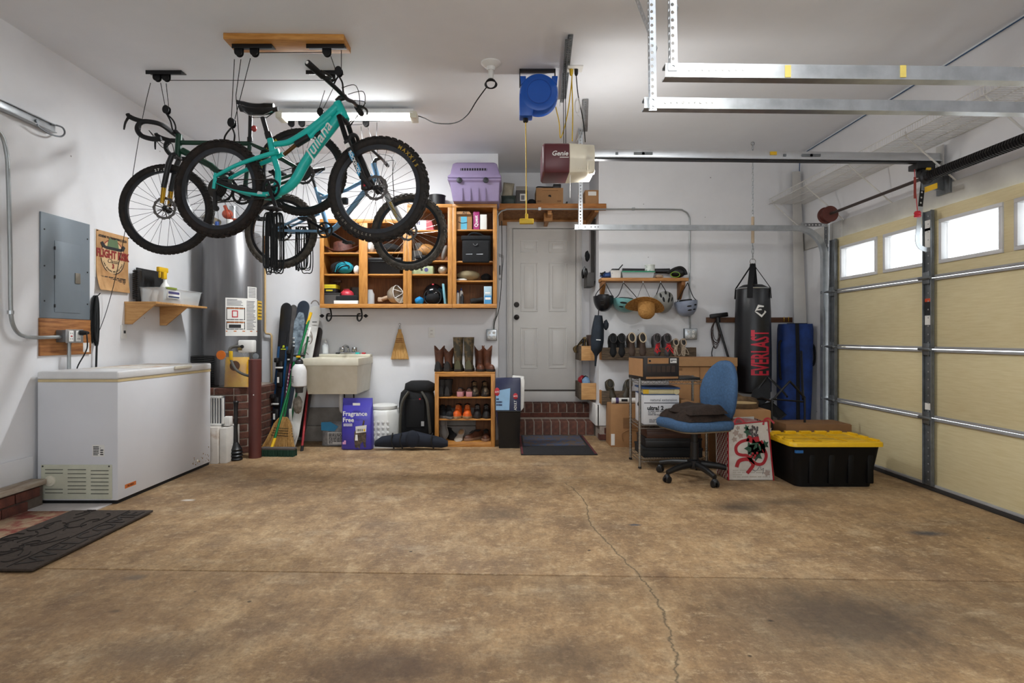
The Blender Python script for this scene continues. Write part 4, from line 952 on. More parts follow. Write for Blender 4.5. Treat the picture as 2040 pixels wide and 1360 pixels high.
# ================================================================ left wall and freezer
def lwbox(mb,px0,px1,z0,z1,x0,x1,mi=0):      # box on the left wall between two pixel columns, standing x0..x1 off the wall
    ya,yb = XL * F / (px0 - CX),XL * F / (px1 - CX); return mb.box(XL + x0,XL + x1,ya,yb,z0,z1,None,mi)
t = T('breaker_panel','blue-grey electrical breaker panel on the left wall','breaker panel',LW(127,637))
gp = mat('panel_grey','#7c868e',.45,.2,var=.08,vs=3)
lwbox(MB(),78,176,1.30,2.05,.001,.012).B('cover',gp,t,bev=.002)
pd = lwbox(MB(),105,156,1.345,1.865,.012,.016).B('panel_door',gp,t,bev=.0015)
lwbox(MB(),145,155,1.57,1.65,.016,.022).B('latch',mat('latch','#7d766a',.5,.3),pd,bev=.002)
for z in (1.39,1.60,1.81): lwbox(MB(),104,106,z - .012,z + .012,.014,.018).B('hinge',M_('steel_dark'),pd)
for px in (85,171):
    for z in (1.42,1.67,1.93):
        p = LW(px,600); MB().lathe([(.006,0),(.005,.003),(0,.004)],10,tr(XL + .012,p.y,z) @ roty(PI / 2)).B('screw',M_('steel_dark'),t)
t = T('wood_backboard','plywood board on the left wall below the breaker panel','board',LW(127,705))
lwbox(MB(),76,178,1.03,1.297,.001,.015).B('board',mat('ply_v','#b07843',.6,c2='#7a4720',vs=3.5,stretch=(2,1.2,16),bump=.06),t,bev=.001)
p = LW(163,663); MB().cyl((XL + .015,p.y,p.z),(XL + .0165,p.y,p.z),.008,n=12).B('hole',M_('black_matte'),t)
t = T('outlet_box','grey metal outlet box with two white receptacles on the plywood board','outlet box',LW(125,677))
yb0 = XL * F / (105 - CX); bx0,bx1 = XL + .0155,XL + .09
MB().box(bx0,bx1,4.14,4.30,1.125,1.215).B('box',M_('galv_dull'),t,bev=.004)
MB().box(bx1,bx1 + .004,4.135,4.305,1.12,1.22).B('cover_plate',M_('galv'),t,bev=.002)
for yy in (4.18,4.25):
    q = MB().box(bx1 + .004,bx1 + .010,yy - .022,yy + .022,1.13,1.21).B('receptacle',M_('white_plastic'),t,bev=.006)
    for zz in (1.15,1.19):
        for d in (-.008,.008): MB().box(bx1 + .010,bx1 + .0108,yy + d - .0015,yy + d + .0015,zz - .006,zz + .006).B('slot',M_('print_black'),q)
MB().box(bx1 + .010,bx1 + .012,4.172,4.188,1.166,1.174).B('test_button',M_('red_print'),t)
t = T('power_cord','black freezer cord with a white tag plugged into the outlet box','cord',LW(140,735))
MB().lathe([(.018,0),(.02,.02),(.012,.05),(.006,.06)],12,tr(bx1 + .012,4.255,1.195) @ roty(PI / 2) @ rotx(-.5)).B('plug',M_('black_rubber'),t)
MB().tube(spline([(bx1 + .06,4.26,1.20),(bx1 + .06,4.27,1.10),(bx1 + .03,4.285,1.04),(XL + .05,4.30,.93),(XL + .04,4.32,.85)],5),.005,6).B('cord',M_('black_rubber'),t)
MB().box(bx1 + .035,bx1 + .037,4.26,4.32,1.05,1.12,tr(0,0,0)).B('tag',M_('paper'),t)
cm_ = mat('conduit','#a4a8a8',.4,.6,var=.12)
def conduit(name,pts,label,r=.0125,clamps=()):
    t = T(name,label,'conduit',pts[-1]); MB().tube(pts,r,12).B('pipe',cm_,t)
    for c in clamps: MB().tube([c - V((0,.0,.012)),c + V((0,0,.012))],r * 1.5,12).B('coupling',M_('galv'),t)
    return t
O_ = .04
conduit('wall_conduit',spline([LW(-60,250,O_),LW(-20,252,O_),LW(2,268,O_),LW(12,300,O_),LW(16,345,O_),LW(20,500,O_),LW(21,600,O_),LW(24,640,O_),LW(36,663,O_),LW(56,671,O_),LW(80,672,O_),V((XL + .05,4.135,1.165))],5),'grey steel conduit bending down the left wall to the outlet box',clamps=(LW(21,622,O_),))
p = LW(125,680,O_); conduit('wall_conduit',[V((XL + .05,4.22,1.12)),V((XL + .05,4.22,.3))],'short upright conduit from the outlet box down behind the freezer')
# metal rail high at the left
t = T('metal_rail','galvanised rail with a bent rod end high on the left wall','rail',(XL + .03,3.5,2.62))
MB().box(XL + .01,XL + .045,2.4,4.10,2.63,2.69).box(XL + .045,XL + .06,2.4,4.10,2.63,2.637).box(XL + .045,XL + .06,2.4,4.10,2.683,2.69).B('channel',gal,t,bev=.003)
MB().tube(spline([(XL + .05,4.05,2.68),(XL + .06,4.14,2.69),(XL + .065,4.16,2.655),(XL + .065,4.12,2.615),(XL + .065,4.02,2.60),(XL + .065,3.93,2.615),(XL + .065,3.92,2.63)],5),.006,8).B('bent_rod',M_('galv_dull'),t)
MB().cyl((XL + .045,3.93,2.655),(XL + .055,3.93,2.655),.01,n=10).B('bolt',M_('galv_dull'),t)
# poster
t = T('poster','tan event poster with a green hat and red lettering on the left wall','poster',LW(222,584))
ya,yb = 4.56,4.95; pz0,pz1 = 1.545,2.03; pm_ = mat('poster_tan','#c69a68',.7,c2='#a97c4c',vs=7)
n = 10; rings = []
for i in range(n + 1):
    z = pz1 + (pz0 - pz1) * i / n; cu = .004 + .035 * max(0,(i - 6) / 4) ** 2
    rings.append([(XL + cu * (1 - k * .55) + .002,ya + (yb - ya) * k - (.0 if i < 7 else 0),z) for k in (0,.33,.66,1)])
v = [q for r in rings for q in r] + [(q[0] - .0015,q[1],q[2]) for r in rings for q in r]
f = []; N4 = 4 * (n + 1)
for i in range(n):
    for k in range(3): a = i * 4 + k; f += [(a,a + 1,a + 5,a + 4),(N4 + a,N4 + a + 4,N4 + a + 5,N4 + a + 1)]
MB().add(v,f).B('sheet',pm_,t)
MB().box(XL + .001,XL + .003,ya - .012,ya,pz0 + .1,pz1).box(XL + .001,XL + .0025,ya,yb,pz0 - .012,pz0).B('border',M_('paper'),t)
yc = (ya + yb) / 2; X_ = XL + .0075; rp = mat('poster_red','#8e2a24',.7); gpn = mat('poster_green','#5d7350',.7); bkp = M_('print_black')
text('ATHENS TO SAVANNAH | 2.22.22',.026,face_xp((X_,yc,1.985)),bkp,t,sx=.88,bold=.0008)
text('FLIGHT RISK',.088,face_xp((X_ + .001,yc,1.845)),rp,t,sx=.80,bold=.004)
text('Classic',.05,face_xp((X_,yc,1.793)),bkp,t,shear=.3)
text('3',.05,face_xp((X_,yc,1.752)),rp,t,bold=.003)
def xz_poly(poly,m_,nm,x=X_,th=.0008): MB().add([(x,yc + a,b) for a,b in poly] + [(x - th,yc + a,b) for a,b in poly],[tuple(range(len(poly)))] + [(i,(i + 1) % len(poly),(i + 1) % len(poly) + len(poly),i + len(poly)) for i in range(len(poly))]).B(nm,m_,t,smooth=0)
def ring_poly(r0,r1,a0,a1,cz,m_,nm):
    n_ = 24; mb = MB()
    for i in range(n_):
        a,b = a0 + (a1 - a0) * i / n_,a0 + (a1 - a0) * (i + 1) / n_
        mb.add([(X_ - .001,yc + r * cos(q),cz + r * sin(q)) for q in (a,b) for r in (r0,r1)],[(0,1,3,2)])
    mb.B(nm,m_,t,smooth=0)
ring_poly(.138,.146,radians(20),radians(160),1.83,rp,'emblem_ring'); ring_poly(.138,.146,radians(190),radians(350),1.83,bkp,'emblem_ring')
ring_poly(0,.137,0,2 * PI,1.83,mat('poster_cream','#d3b184',.7),'emblem_field')
xz_poly([(-.07,1.905),(.07,1.905),(.06,1.95),(.045,1.985),(.015,1.975),(-.015,1.975),(-.045,1.985),(-.06,1.95)],gpn,'hat_crown',X_ + .001)
xz_poly([(-.15,1.93),(-.125,1.945),(-.09,1.912),(.09,1.912),(.125,1.945),(.15,1.93),(.13,1.898),(.08,1.888),(-.08,1.888),(-.13,1.898)],bkp,'hat_brim',X_ + .0015)
mb = MB()
for i,ch in enumerate('LAKE BOGGING AND DISC GOLF'):
    a = radians(205 + i * 5.2); mb.text(ch,.021,face_xp((X_,yc,1.83)) @ rotz(a + PI / 2) @ tr(0,-.122,0))
mb.B('emblem_lettering',bkp,t,smooth=0)
mb = MB()
for x0,x1_,z0,z1_ in bars(5,-.15,.15,1.60,1.665,3): mb.box(X_ + .0035,X_ + .004,yc + x0,yc + x1_,z0 ,z1_)
for x0,x1_,z0,z1_ in bars(1,-.06,.06,1.57,1.582,4): mb.box(X_ + .012,X_ + .0125,yc + x0,yc + x1_,z0,z1_)
mb.B('fine_print',bkp,t,smooth=0)
for y_ in (ya + .01,yb - .005): MB().ell((XL + .01,y_,pz1 - .008),(.007,.005,.005),n=8,m=5).B('pin',M_('steel_dark'),t)
# webbing bundle
mb = MB(); rd = random.Random(5); y0_ = LW(182,600).y
for k in range(12):
    yy = y0_ + rd.uniform(-.012,.03); x = XL + rd.uniform(.01,.04); zt_ = 1.47 - rd.uniform(0,.03); zb_ = 1.09 + rd.uniform(0,.05)
    mb.tube(spline([(x,y0_ + .01,1.49),(x,yy - .004,zt_ - .04),(x,yy - .012,1.25),(x,yy,zb_),(x,yy + .012,1.25),(x,yy + .008,zt_ - .04)],4,True),.006,5,closed=True)
mb.tube([(XL + .03,y0_ + .02,1.15),(XL + .03,y0_ + .01,.9)],.008,6)
mb.B('rope_bundle',M_('rope'),None,label='black rope bundle hanging on the left wall below the poster',cat='rope')
MB().tube([(XL + .0,y0_ + .02,1.49),(XL + .04,y0_ + .02,1.495),(XL + .05,y0_ + .03,1.515)],.004,6).B('wall_hook',M_('steel_dark'),None,label='small hook on the left wall holding the black rope bundle',cat='hook')
# bracket shelf with bin, spray bottle and brush
t = T('bracket_shelf','small pine shelf on two triangular brackets on the left wall','shelf',(XL + .13,5.15,1.27))
MB().box(XL + .001,XL + .275,4.90,5.74,1.452,1.47).B('board',M_('pine_light'),t,bev=.002)
for yy in (4.905,5.40):
    MB().prism([(XL + .002,1.452),(XL + .27,1.452),(XL + .06,1.275),(XL + .002,1.275)],yy,yy + .018).B('bracket',M_('pine_light'),t,bev=.001)
    MB().box(XL + .002,XL + .04,yy + .018,yy + .055,1.275,1.452).B('bracket_cleat',M_('pine'),t,bev=.001)
t = T('storage_bin','clear plastic bin with bottles and cloths on the small wall shelf','bin',(XL + .15,5.25,1.471))
def openbox(mb,x0,x1,y0,y1,z0,z1,tp=.02,th=.003,lip=.01):
    o0 = [(x0 + tp,y0 + tp),(x1 - tp,y0 + tp),(x1 - tp,y1 - tp),(x0 + tp,y1 - tp)]; o1 = [(x0,y0),(x1,y0),(x1,y1),(x0,y1)]
    def ins(o,d): cx_ = sum(p[0] for p in o) / 4; cy_ = sum(p[1] for p in o) / 4; return [(a + (d if a < cx_ else -d),b + (d if b < cy_ else -d)) for a,b in o]
    r = [[(a,b,z0) for a,b in o0],[(a,b,z1) for a,b in o1],[(a,b,z1) for a,b in ins(o1,-lip)],[(a,b,z1 + .004) for a,b in ins(o1,-lip)],[(a,b,z1 + .004) for a,b in ins(o1,th)],[(a,b,z0 + th) for a,b in ins(o0,th)]]
    return mb.loft(r)
openbox(MB(),XL + .03,XL + .27,5.02,5.64,1.471,1.60).B('tub',M_('clear_plastic'),t,bev=.003)
p = V((XL + .268,5.18,1.545))
MB().box(p.x - .003,p.x + .002,p.y - .10,p.y + .09,p.z - .03,p.z + .035).B('label_sticker',M_('paper'),t)
MB().box(p.x + .002,p.x + .003,p.y - .09,p.y + .08,p.z + .008,p.z + .03,None,0).box(p.x + .002,p.x + .003,p.y - .09,p.y + .08,p.z - .025,p.z - .012,None,1).B('sticker_print',[mat('print_purple','#4d4a7a',.6),mat('print_blue','#20335e',.6)],t)
MB().box(p.x - .01,p.x + .012,p.y - .12,p.y + .03,1.592,1.612).B('latch',mat('latch_green','#8a9a3a',.5),t,bev=.004)
for i,(dx,dy,r,h,m_) in enumerate(((.08,.16,.03,.1,'white_plastic'),(.10,.30,.035,.09,'paper'),(.09,.45,.03,.1,'white_plastic'),(.18,.5,.03,.09,'paper'),(.17,.38,.028,.1,'white_plastic'))):
    MB().lathe([(r,0),(r,h * .7),(r * .5,h * .85),(r * .45,h)],14,tr(XL + dx,5.04 + dy,1.476)).B('bottle',M_(m_),None,label=('squat white bottle','white paper-wrapped bottle','slim white bottle','rear white bottle','short pale bottle')[i] + ' inside the clear wall-shelf bin, number ' + ('one','two','three','four','five')[i] + ' from the left',cat='bottle',group='bottles in the wall-shelf bin')
MB().ell((XL + .17,5.3,1.50),(.06,.12,.024),jit=.1,seed=3).B('cloth',mat('cloth_bluegrey','#7f8794',.9),None,label='folded grey-blue rag inside the clear wall-shelf bin',cat='rag')
t = T('spray_bottle','white spray bottle with yellow trigger head behind the clear bin','spray bottle',(XL + .12,5.24,1.471))
MB().lathe([(.05,0),(.052,.02),(.05,.12),(.036,.16),(.016,.19),(.015,.215)],20,tr(XL + .15,5.24,1.478)).B('bottle',M_('white_plastic'),t)
MB().box(XL + .135,XL + .165,5.20,5.25,1.695,1.77).box(XL + .135,XL + .165,5.13,5.27,1.755,1.80).box(XL + .14,XL + .16,5.15,5.165,1.70,1.76).B('trigger_head',M_('yellow'),t,bev=.007)
t = T('brush_pad','black scrub brush and pad standing behind the clear bin on the wall shelf','brush',(XL + .06,5.2,1.471))
MB().box(XL + .015,XL + .028,5.03,5.42,1.475,1.78,).B('pad',M_('black_rubber'),t,bev=.012)
MB().box(XL + .03,XL + .06,5.0,5.06,1.475,1.76).B('handle',M_('black_plastic'),t,bev=.01)
for k in range(14): MB().box(XL + .028,XL + .07,4.97,4.998,1.50 + k * .018,1.512 + k * .018).B('bristle_row',M_('black_rubber'),t)
def plate(name,label,p,axis,slots=2,w=.072,h=.117):
    t = T(name,label,'outlet' if slots else 'switch',p)
    K = (lambda a,b,c,d,e,g: MB().box(p.x + a,p.x + b,p.y + c,p.y + d,p.z + e,p.z + g)) if axis == 'x' else (lambda a,b,c,d,e,g: MB().box(p.x + c,p.x + d,p.y - b,p.y - a,p.z + e,p.z + g))
    K(.0005,.006,-w / 2,w / 2,-h / 2,h / 2).B('cover_plate',M_('white_plastic'),t,bev=.003)
    for k in range(slots):
        z = (.02,-.02)[k]; r = K(.006,.009,-.017,.017,z - .014,z + .014).B('receptacle',M_('paper'),t,bev=.004)
        for d in (-.006,.006): K(.009,.0095,d - .0015,d + .0015,z - .004,z + .007).B('slot',M_('print_black'),r)
    if not slots: K(.006,.016,-.006,.006,-.012,.012).B('toggle',M_('steel_dark'),t)
plate('light_switch','white switch plate on the left wall below the small pine shelf',LW(246,661),'x',0)
plate('wall_outlet','white outlet plate on the back wall right of the whisk broom',W(860,662,YB),'y')
# ---- chest freezer
t = T('chest_freezer','white chest freezer with rusty lid along the left wall','freezer',(-2.99,4.6,0))
fx0,fx1,fy0,fy1 = -3.27,-2.71,3.96,5.20
fw = mat('freezer_white','#d6d7db',.35,var=.04,vs=3); fz = .85
MB().box(fx0,fx1,fy0,fy1,.025,fz).B('body',fw,t,bev=.006)
MB().box(fx0 + .01,fx1 - .01,fy0 + .01,fy1 - .01,0,.03).B('base',M_('black_matte'),t)
lid = MB().box(fx0 - .0,fx1 + .005,fy0 - .005,fy1 + .005,.868,.925).B('lid',mat('lid_white','#dcdcdc',.35,var=.05),t,bev=.012,seg=3)
MB().box(fx0 + .05,fx1 - .06,fy0 + .35,fy1 - .1,.9245,.9262).B('rust_stain',mat('rust_patch','#d7d3cb',.7,c2='#a97c4e',vs=4,contrast=(.36,.52)),lid)
MB().box(fx1 + .003,fx1 + .02,4.62,4.86,.90,.925).B('lid_handle',M_('cream'),lid,bev=.006)
MB().box(fx0 + .004,fx1 + .001,fy0 - .001,fy1 + .001,fz,.868).B('gasket',mat('gasket','#cdb98d',.6),t)
vp = MB().box(WX(83,fy0),WX(224,fy0),fy0 - .008,fy0,WZ(994,fy0),WZ(925,fy0)).B('vent_cover',mat('vent_beige','#c4c4b0',.5),t,bev=.006)
dk = mat('vent_gap','#3a3a36',.8)
def slot_row(xa,xb,rows):
    for r in rows: MB().box(WX(xa,fy0),WX(xb,fy0),fy0 - .0105,fy0 - .008,WZ(r + 1.1,fy0),WZ(r,fy0)).B('vent_slot',dk,vp)
slot_row(92,127,(934,941,973,980)); slot_row(137,173,(934,942,950,958,966,973,981)); slot_row(183,218,(936,943.5,951,958.5,966,974,982))
c = W(102,957,fy0); MB().lathe([(.037,0),(.036,.008),(.02,.009),(.018,.016),(0,.017)],24,tr(c.x,fy0 - .008,c.z) @ rotx(PI / 2)).B('thermostat_knob',M_('cream'),vp)
for px,py in ((87,928),(219,928)): c = W(px,py,fy0); MB().ell((c.x,fy0 - .009,c.z),(.006,.004,.006),n=8,m=6).B('screw',M_('steel_dark'),vp)
mb = MB().box(WX(184,fy0),WX(208,fy0),fy0 - .0015,fy0 - .0002,WZ(909,fy0),WZ(886,fy0)); mb.B('rating_label',M_('paper'),t)
mb = MB()
for a,b,c_,d in bars(6,WX(186,fy0),WX(198,fy0),WZ(907,fy0),WZ(888,fy0),9): mb.box(a,b,fy0 - .0022,fy0 - .0015,c_,d)
for a,b,c_,d in bars(4,WX(200,fy0),WX(207,fy0),WZ(907,fy0),WZ(890,fy0),8): mb.box(a,b,fy0 - .0022,fy0 - .0015,c_,d)
mb.B('label_print',M_('print_black'),t,smooth=0)
q = RW(260,965,fx1); st_ = MB().box(fx1,fx1 + .001,q.y - .06,q.y + .06,q.z - .014,q.z + .014).B('brand_sticker',mat('sticker_orange','#c96a2b',.5),t)
text('ALASKA',.02,face_xp((fx1 + .0012,q.y,q.z)),M_('print_black'),t,sx=1.0)
MB().lathe([(.012,0),(.01,.006),(0,.008)],12,tr(fx1,4.98,.08) @ roty(PI / 2)).B('drain_plug',M_('cream'),t)
mb = MB()
rd = random.Random(4)
for k in range(26): y_ = 4.9 + rd.random() * .28; z_ = .04 + abs(rd.gauss(0,.05)); mb.ell((fx1 + .0005,y_,z_),(.0012,rd.uniform(.002,.008),rd.uniform(.002,.008)),n=7,m=4)
mb.B('rust_spots',mat('rust','#8a6a3f',.9),t,kind='stuff')
# black foil coil behind the freezer, doormat and rug
mb = MB(); hcx = WX(404,5.76)
for k in range(17):
    mb.tube([(hcx + .105 * cos(a / 10 * PI),5.76 + .095 * sin(a / 10 * PI),.672 + .0185 * k + .004 * sin(a / 5 * PI + k)) for a in range(20)],.0095,6,closed=True)
mb.B('coiled_hose',M_('black_rubber'),None,label='black ribbed coil standing behind the freezer in the corner',cat='hose')
t = T('doormat','dark brown doormat with leaf pattern and WELCOME along its edge','doormat',(-2.6,3.28,0))
mm = mat('mat_brown','#3f332b',.9,c2='#30271f',vs=40,bump=.3); mr_ = mat('mat_ridge','#241c17',.85)
MB().box(-2.87,-2.335,2.80,3.755,.008,.022).B('mat_base',mm,t,bev=.004)
MB().box(-2.482,-2.476,2.82,3.735,.022,.026).B('border_line',mr_,t)
text('WELCOME',.155,tr(-2.408,3.28,.0225) @ rotz(PI / 2),mr_,t,ex=.003,sx=1.15)
mb = MB(); rd = random.Random(8)
for k in range(26):
    x = rd.uniform(-2.84,-2.53); y = rd.uniform(2.86,3.68); a = rd.uniform(0,6.28); pts = []
    for j in range(8): pts.append((min(-2.49,max(-2.86,x)),min(3.74,max(2.82,y)),.0235)); x += .022 * cos(a); y += .03 * sin(a); a += rd.uniform(-.2,.75)
    mb.tube(spline(pts,3),.0045,5,flat=.6)
mb.B('leaf_ridges',mr_,t,kind='stuff')
rug = MB().box(-3.25,-2.70,2.55,3.775,.0005,.007)
rm = mat('rug_red','#9c8468',.95,c2='#7c3a30',vs=9,bump=.2,contrast=(.42,.56)); rug.B('rug',rm,None,bev=.002,label='faded red and beige patterned rug under the brown doormat',cat='rug')
MB().box(-3.26,-2.75,3.80,3.96,.0005,.006).B('paper_sheet',mat('pale_sheet','#b8b2b0',.8),None,label='pale sheet on the floor in front of the freezer',cat='sheet')
# ================================================================ water heater corner, skis, brooms, sink
t = T('brick_platform','red brick platform under the water heater','brick platform',(-2.9,6.0,0))
fpts = [(-3.29,5.62),(-2.70,5.62),(-2.50,5.80),(-2.50,6.43)]          # front outline with a cut corner
mb = MB(); ins = [(-3.29,5.626),(-2.704,5.626),(-2.506,5.803),(-2.506,6.43),(-3.29,6.43)]
v = [(x,y,0) for x,y in ins] + [(x,y,.655) for x,y in ins]
mb.add(v,[(4,3,2,1,0),(5,6,7,8,9)] + [(i,(i + 1) % 5,(i + 1) % 5 + 5,i + 5) for i in range(5)]).B('mortar_bed',M_('mortar'),t)
full = brick_mesh(.195,.09,.062,m='brick_red')
for c in range(9):
    z = .037 + c * .0735
    for s in range(3):
        a,b = V(fpts[s]),V(fpts[s + 1]); L = (b - a).length; d = (b - a).normalized(); n = max(1,round(L / .205)); ang = math.atan2(d.y,d.x); nn = V((d.y,-d.x))
        off = .5 if c % 2 else 0
        for i in range(n + (1 if off else 0)):
            u0 = max(0,(i - off) * L / n); u1 = min(L,(i - off + 1) * L / n)
            if u1 - u0 < .03: continue
            p = a + d * ((u0 + u1) / 2) - nn * .045
            o = put(full,'brick',t,tr(p.x,p.y,z) @ rotz(ang) @ Matrix.Diagonal(((u1 - u0 - .012) / .195,1,1,1)))
# water heater
hx,hy,hr = -2.925,6.06,.288
t = T('water_heater','tall dark grey water heater with paper labels in the left corner','water heater',(hx,hy,.66))
hm = mat('heater_grey','#6b6a6b',.32,.55,var=.15,vs=3,stretch=(8,8,.6))
MB().lathe([(hr - .02,.66),(hr,.68),(hr,2.24),(hr - .02,2.27),(.1,2.285),(0,2.286)],56,tr(hx,hy,0)).B('tank',hm,t)
def curved(a0,a1,z0,z1,off,m_,nm,n=8,par=None):
    mb = MB(); v = []; f = []
    for i in range(n + 1):
        a = radians(a0 + (a1 - a0) * i / n)
        for z in (z0,z1): v.append((hx + (hr + off) * sin(a),hy - (hr + off) * cos(a),z))
    for i in range(n): f.append((2 * i,2 * i + 2,2 * i + 3,2 * i + 1))
    return mb.add(v,f).B(nm,m_,par or t)
HS = F / (hy - hr * .9)
def hz(py): return H + (CY - py) / HS
def ha(px):
    lo_,hi_ = -62.0,112.0
    for _ in range(40):
        m = (lo_ + hi_) / 2; a = radians(m)
        if CX + F * (hx + hr * sin(a)) / (hy - hr * cos(a)) < px: lo_ = m
        else: hi_ = m
    return lo_
lb = curved(ha(449),ha(512),hz(669),hz(593),.001,M_('paper'),'warning_label'); curved(ha(493),ha(511),hz(593),hz(569),.001,M_('paper'),'rating_label'); yls = curved(ha(513),ha(522),hz(635),hz(596),.0012,M_('yellow'),'energy_label')
def lab(a,b,c,d,m_,off=.002): return curved(ha(a),ha(b),hz(d),hz(c),off,m_,'label_print',4,lb)
for y0_,y1_ in ((612,637),(640,656)): lab(451,488,y0_,y1_,M_('print_black'),.0016); lab(452.5,486.5,y0_ + 3.5,y1_ - 1.5,M_('paper'),.0022); lab(452,487,y0_ + 1,y0_ + 2.5,mat('label_orange','#c8743a',.6),.0024)
lab(450,512,658.5,660.5,M_('label_orange')); mb = MB()
lab(462,474,618,632,M_('red_print'),.003); lab(464,472,620,630,M_('paper'),.0033); lab(456,480,646,653,M_('print_black'),.003)
for r in range(20): lab(491,491 + random.uniform(12,19),598 + r * 3.0,599.4 + r * 3.0,mat('print_grey','#77777a',.7))
for r in range(5): lab(452,452 + random.uniform(20,34),596 + r * 2.8,597.2 + r * 2.8,M_('print_grey'))
for r in range(7): lab(495,509,571 + r * 3,572.4 + r * 3,M_('print_grey'))
for r in range(5): lab(514,521,600 + r * 7,602 + r * 7,M_('print_black'))
gv = W(494,690,hy - hr - .02)
MB().box(gv.x - .075,gv.x + .075,gv.y - .06,gv.y + .03,gv.z - .06,gv.z + .065).B('gas_valve',M_('white_plastic'),t,bev=.012)
MB().lathe([(.018,0),(.016,.012),(0,.013)],14,tr(gv.x - .03,gv.y - .06,gv.z) @ rotx(PI / 2)).B('valve_knob',M_('black_plastic'),t)
for k in range(4): MB().tube(spline([(gv.x - .05 + k * .035,gv.y - .02,gv.z - .06),(gv.x - .03 + k * .025,gv.y - .01,gv.z - .11),(gv.x - .0 + k * .003,gv.y,gv.z - .16)],4),.003,5).B('thermocouple_wire',M_('galv'),t)
MB().tube(spline([W(483,690,5.70),W(468,690,5.68),W(458,695,5.66),W(459,712,5.64),W(467,732,5.6),W(480,743,5.58),W(500,750,5.58)],5),.013,8).B('gas_hose',mat('hose_grey','#5c5a55',.5,.2),t)
MB().cyl(W(483,694,5.70),W(475,694,5.70),.02,n=10).B('fitting',mat('brass','#9a8a5a',.35,.8),t)
MB().cbox(W(460,708,5.63),(.03,.025,.09)).B('yellow_tag',M_('yellow'),t,bev=.004)
MB().lathe([(.025,0),(.03,.02),(.018,.03),(.018,.06),(.03,.065),(.03,.08),(0,.081)],14,tr(W(508,709,5.78)) @ rotx(PI / 2) @ roty(.5)).B('drain_valve',M_('galv_dull'),t)
# pipes and things on top of the heater
t2 = T('heater_pipes','red relief valve and white pipes on top of the water heater','pipes',(hx + .1,hy,2.29))
xr = WX(459,6.0); red = mat('valve_red','#a9472e',.45)
MB().tube([(xr,6.0,2.285),(xr,6.0,2.40)],.04,12).B('pipe',M_('white_plastic'),t2)
MB().ell((xr - .03,6.0,2.46),(.055,.05,.05)).tube([(xr - .03,6.0,2.47),(xr - .06,6.0,2.55)],.018,8).tube([(xr,6.0,2.40),(xr + .08,6.0,2.40),(xr + .08,6.0,2.31)],.02,8).B('relief_valve',red,t2)
MB().cyl((xr - .14,6.0,2.285),(xr - .14,6.0,2.38),.022,n=12).B('blue_fitting',mat('fit_blue','#274a8f',.4),t2)
MB().tube(spline([(xr - .15,6.05,2.38),(xr - .28,6.1,2.44),(xr - .32,6.15,2.47),(xr - .36,6.3,2.5)],5),.035,10).B('insulated_pipe',mat('pipe_insul','#a79c87',.8,var=.2),t2)
MB().lathe([(.045,0),(.045,.3)],16,tr(-2.98,6.2,2.285)).B('flue',M_('galv'),t2)
MB().tube([W(528,535,6.40),W(528,660,6.40),W(530,664,6.40),W(539,665,6.40),W(541,669,6.40),W(541,780,6.40)],.0115,10).B('plastic_pipe',mat('cpvc','#c9a874',.45),None,label='tan plastic pipe jogging down the back wall beside the water heater',cat='pipe')
MB().tube([W(528,535,6.40),W(528,470,6.40)],.0115,10).B('copper_pipe',mat('copper','#a8784c',.3,.8),None,label='upright copper pipe on the back wall behind the rear bicycle wheel',cat='pipe')
# steel bollard
pb_ = FL(508,911); t = T('steel_bollard','brown painted steel post standing before the brick platform','post',(pb_.x,pb_.y,0))
MB().lathe([(.058,0),(.058,.945),(.05,.95),(.046,.945),(.046,.9)],24,tr(pb_)).B('post',mat('post_brown','#5a2a24',.5,var=.15,vs=5),t)
MB().ell((pb_.x + .01,pb_.y - .056,.61),(.006,.003,.006),n=8,m=6).B('paint_fleck',M_('print_white'),t)
# chip bag leaning on the platform
def pouch(mb,w,h,th,n=10,m=14,M=None,mi=0,topflat=.15,seed=0):
    """soft bag: flat seal on top, bulging body, w wide, h tall, th thick; local x,z with front towards -y"""
    rd = random.Random(seed); rings = []
    for j in range(n + 1):
        q = j / n; b = sin(min(1,(1 - q) / (1 - topflat)) * PI * .5) ** .6 if q < 1 - .001 else .02
        tt = th * max(.03,(1 - max(0,(q - (1 - topflat)) / topflat)) if q > 1 - topflat else (.65 + .35 * sin(q * PI))); ww = w * (1 - .05 * sin(q * PI))
        ring = []
        for i in range(m):
            a = 2 * PI * i / m; cx_,sy_ = cos(a),sin(a)
            ring.append((ww / 2 * math.copysign(abs(cx_) ** .5,cx_),tt / 2 * math.copysign(abs(sy_) ** .8,sy_) + rd.uniform(-.004,.004),h * q))
        rings.append(ring)
    return mb.loft(rings,M,True,mi)
c = W(457,776,5.56)
t = T('snack_bag','yellow food bag in clear plastic on the brick platform edge','bag',(c.x,5.70,.66))
MB2 = tr(c.x,5.68,.665) @ rotx(-.08)
pouch(MB(),.24,.30,.10,M=MB2 @ tr(.01,0,0),topflat=.2).B('inner_bag',mat('bag_yellow','#d9a91c',.35,c2='#c78a18',vs=8),t)
pouch(MB(),.29,.36,.13,M=MB2 @ tr(-.015,0,-.0),seed=2).B('outer_bag',mat('thin_film','#dfe2e2',.15,var=.02,alpha=.14),t)
MB().lathe([(.05,0),(.05,.003),(0,.004)],20,MB2 @ tr(.02,-.068,.21) @ rotx(PI / 2)).B('round_logo',mat('logo_brown','#5a3d2c',.5),t)
MB().lathe([(.045,0),(.045,.012),(0,.013)],24,tr(W(441,707,5.66)) @ rotx(PI / 2)).B('orange_disc',mat('lid_orange','#d9701c',.4),None,label='round orange disc behind the yellow food bag',cat='disc')
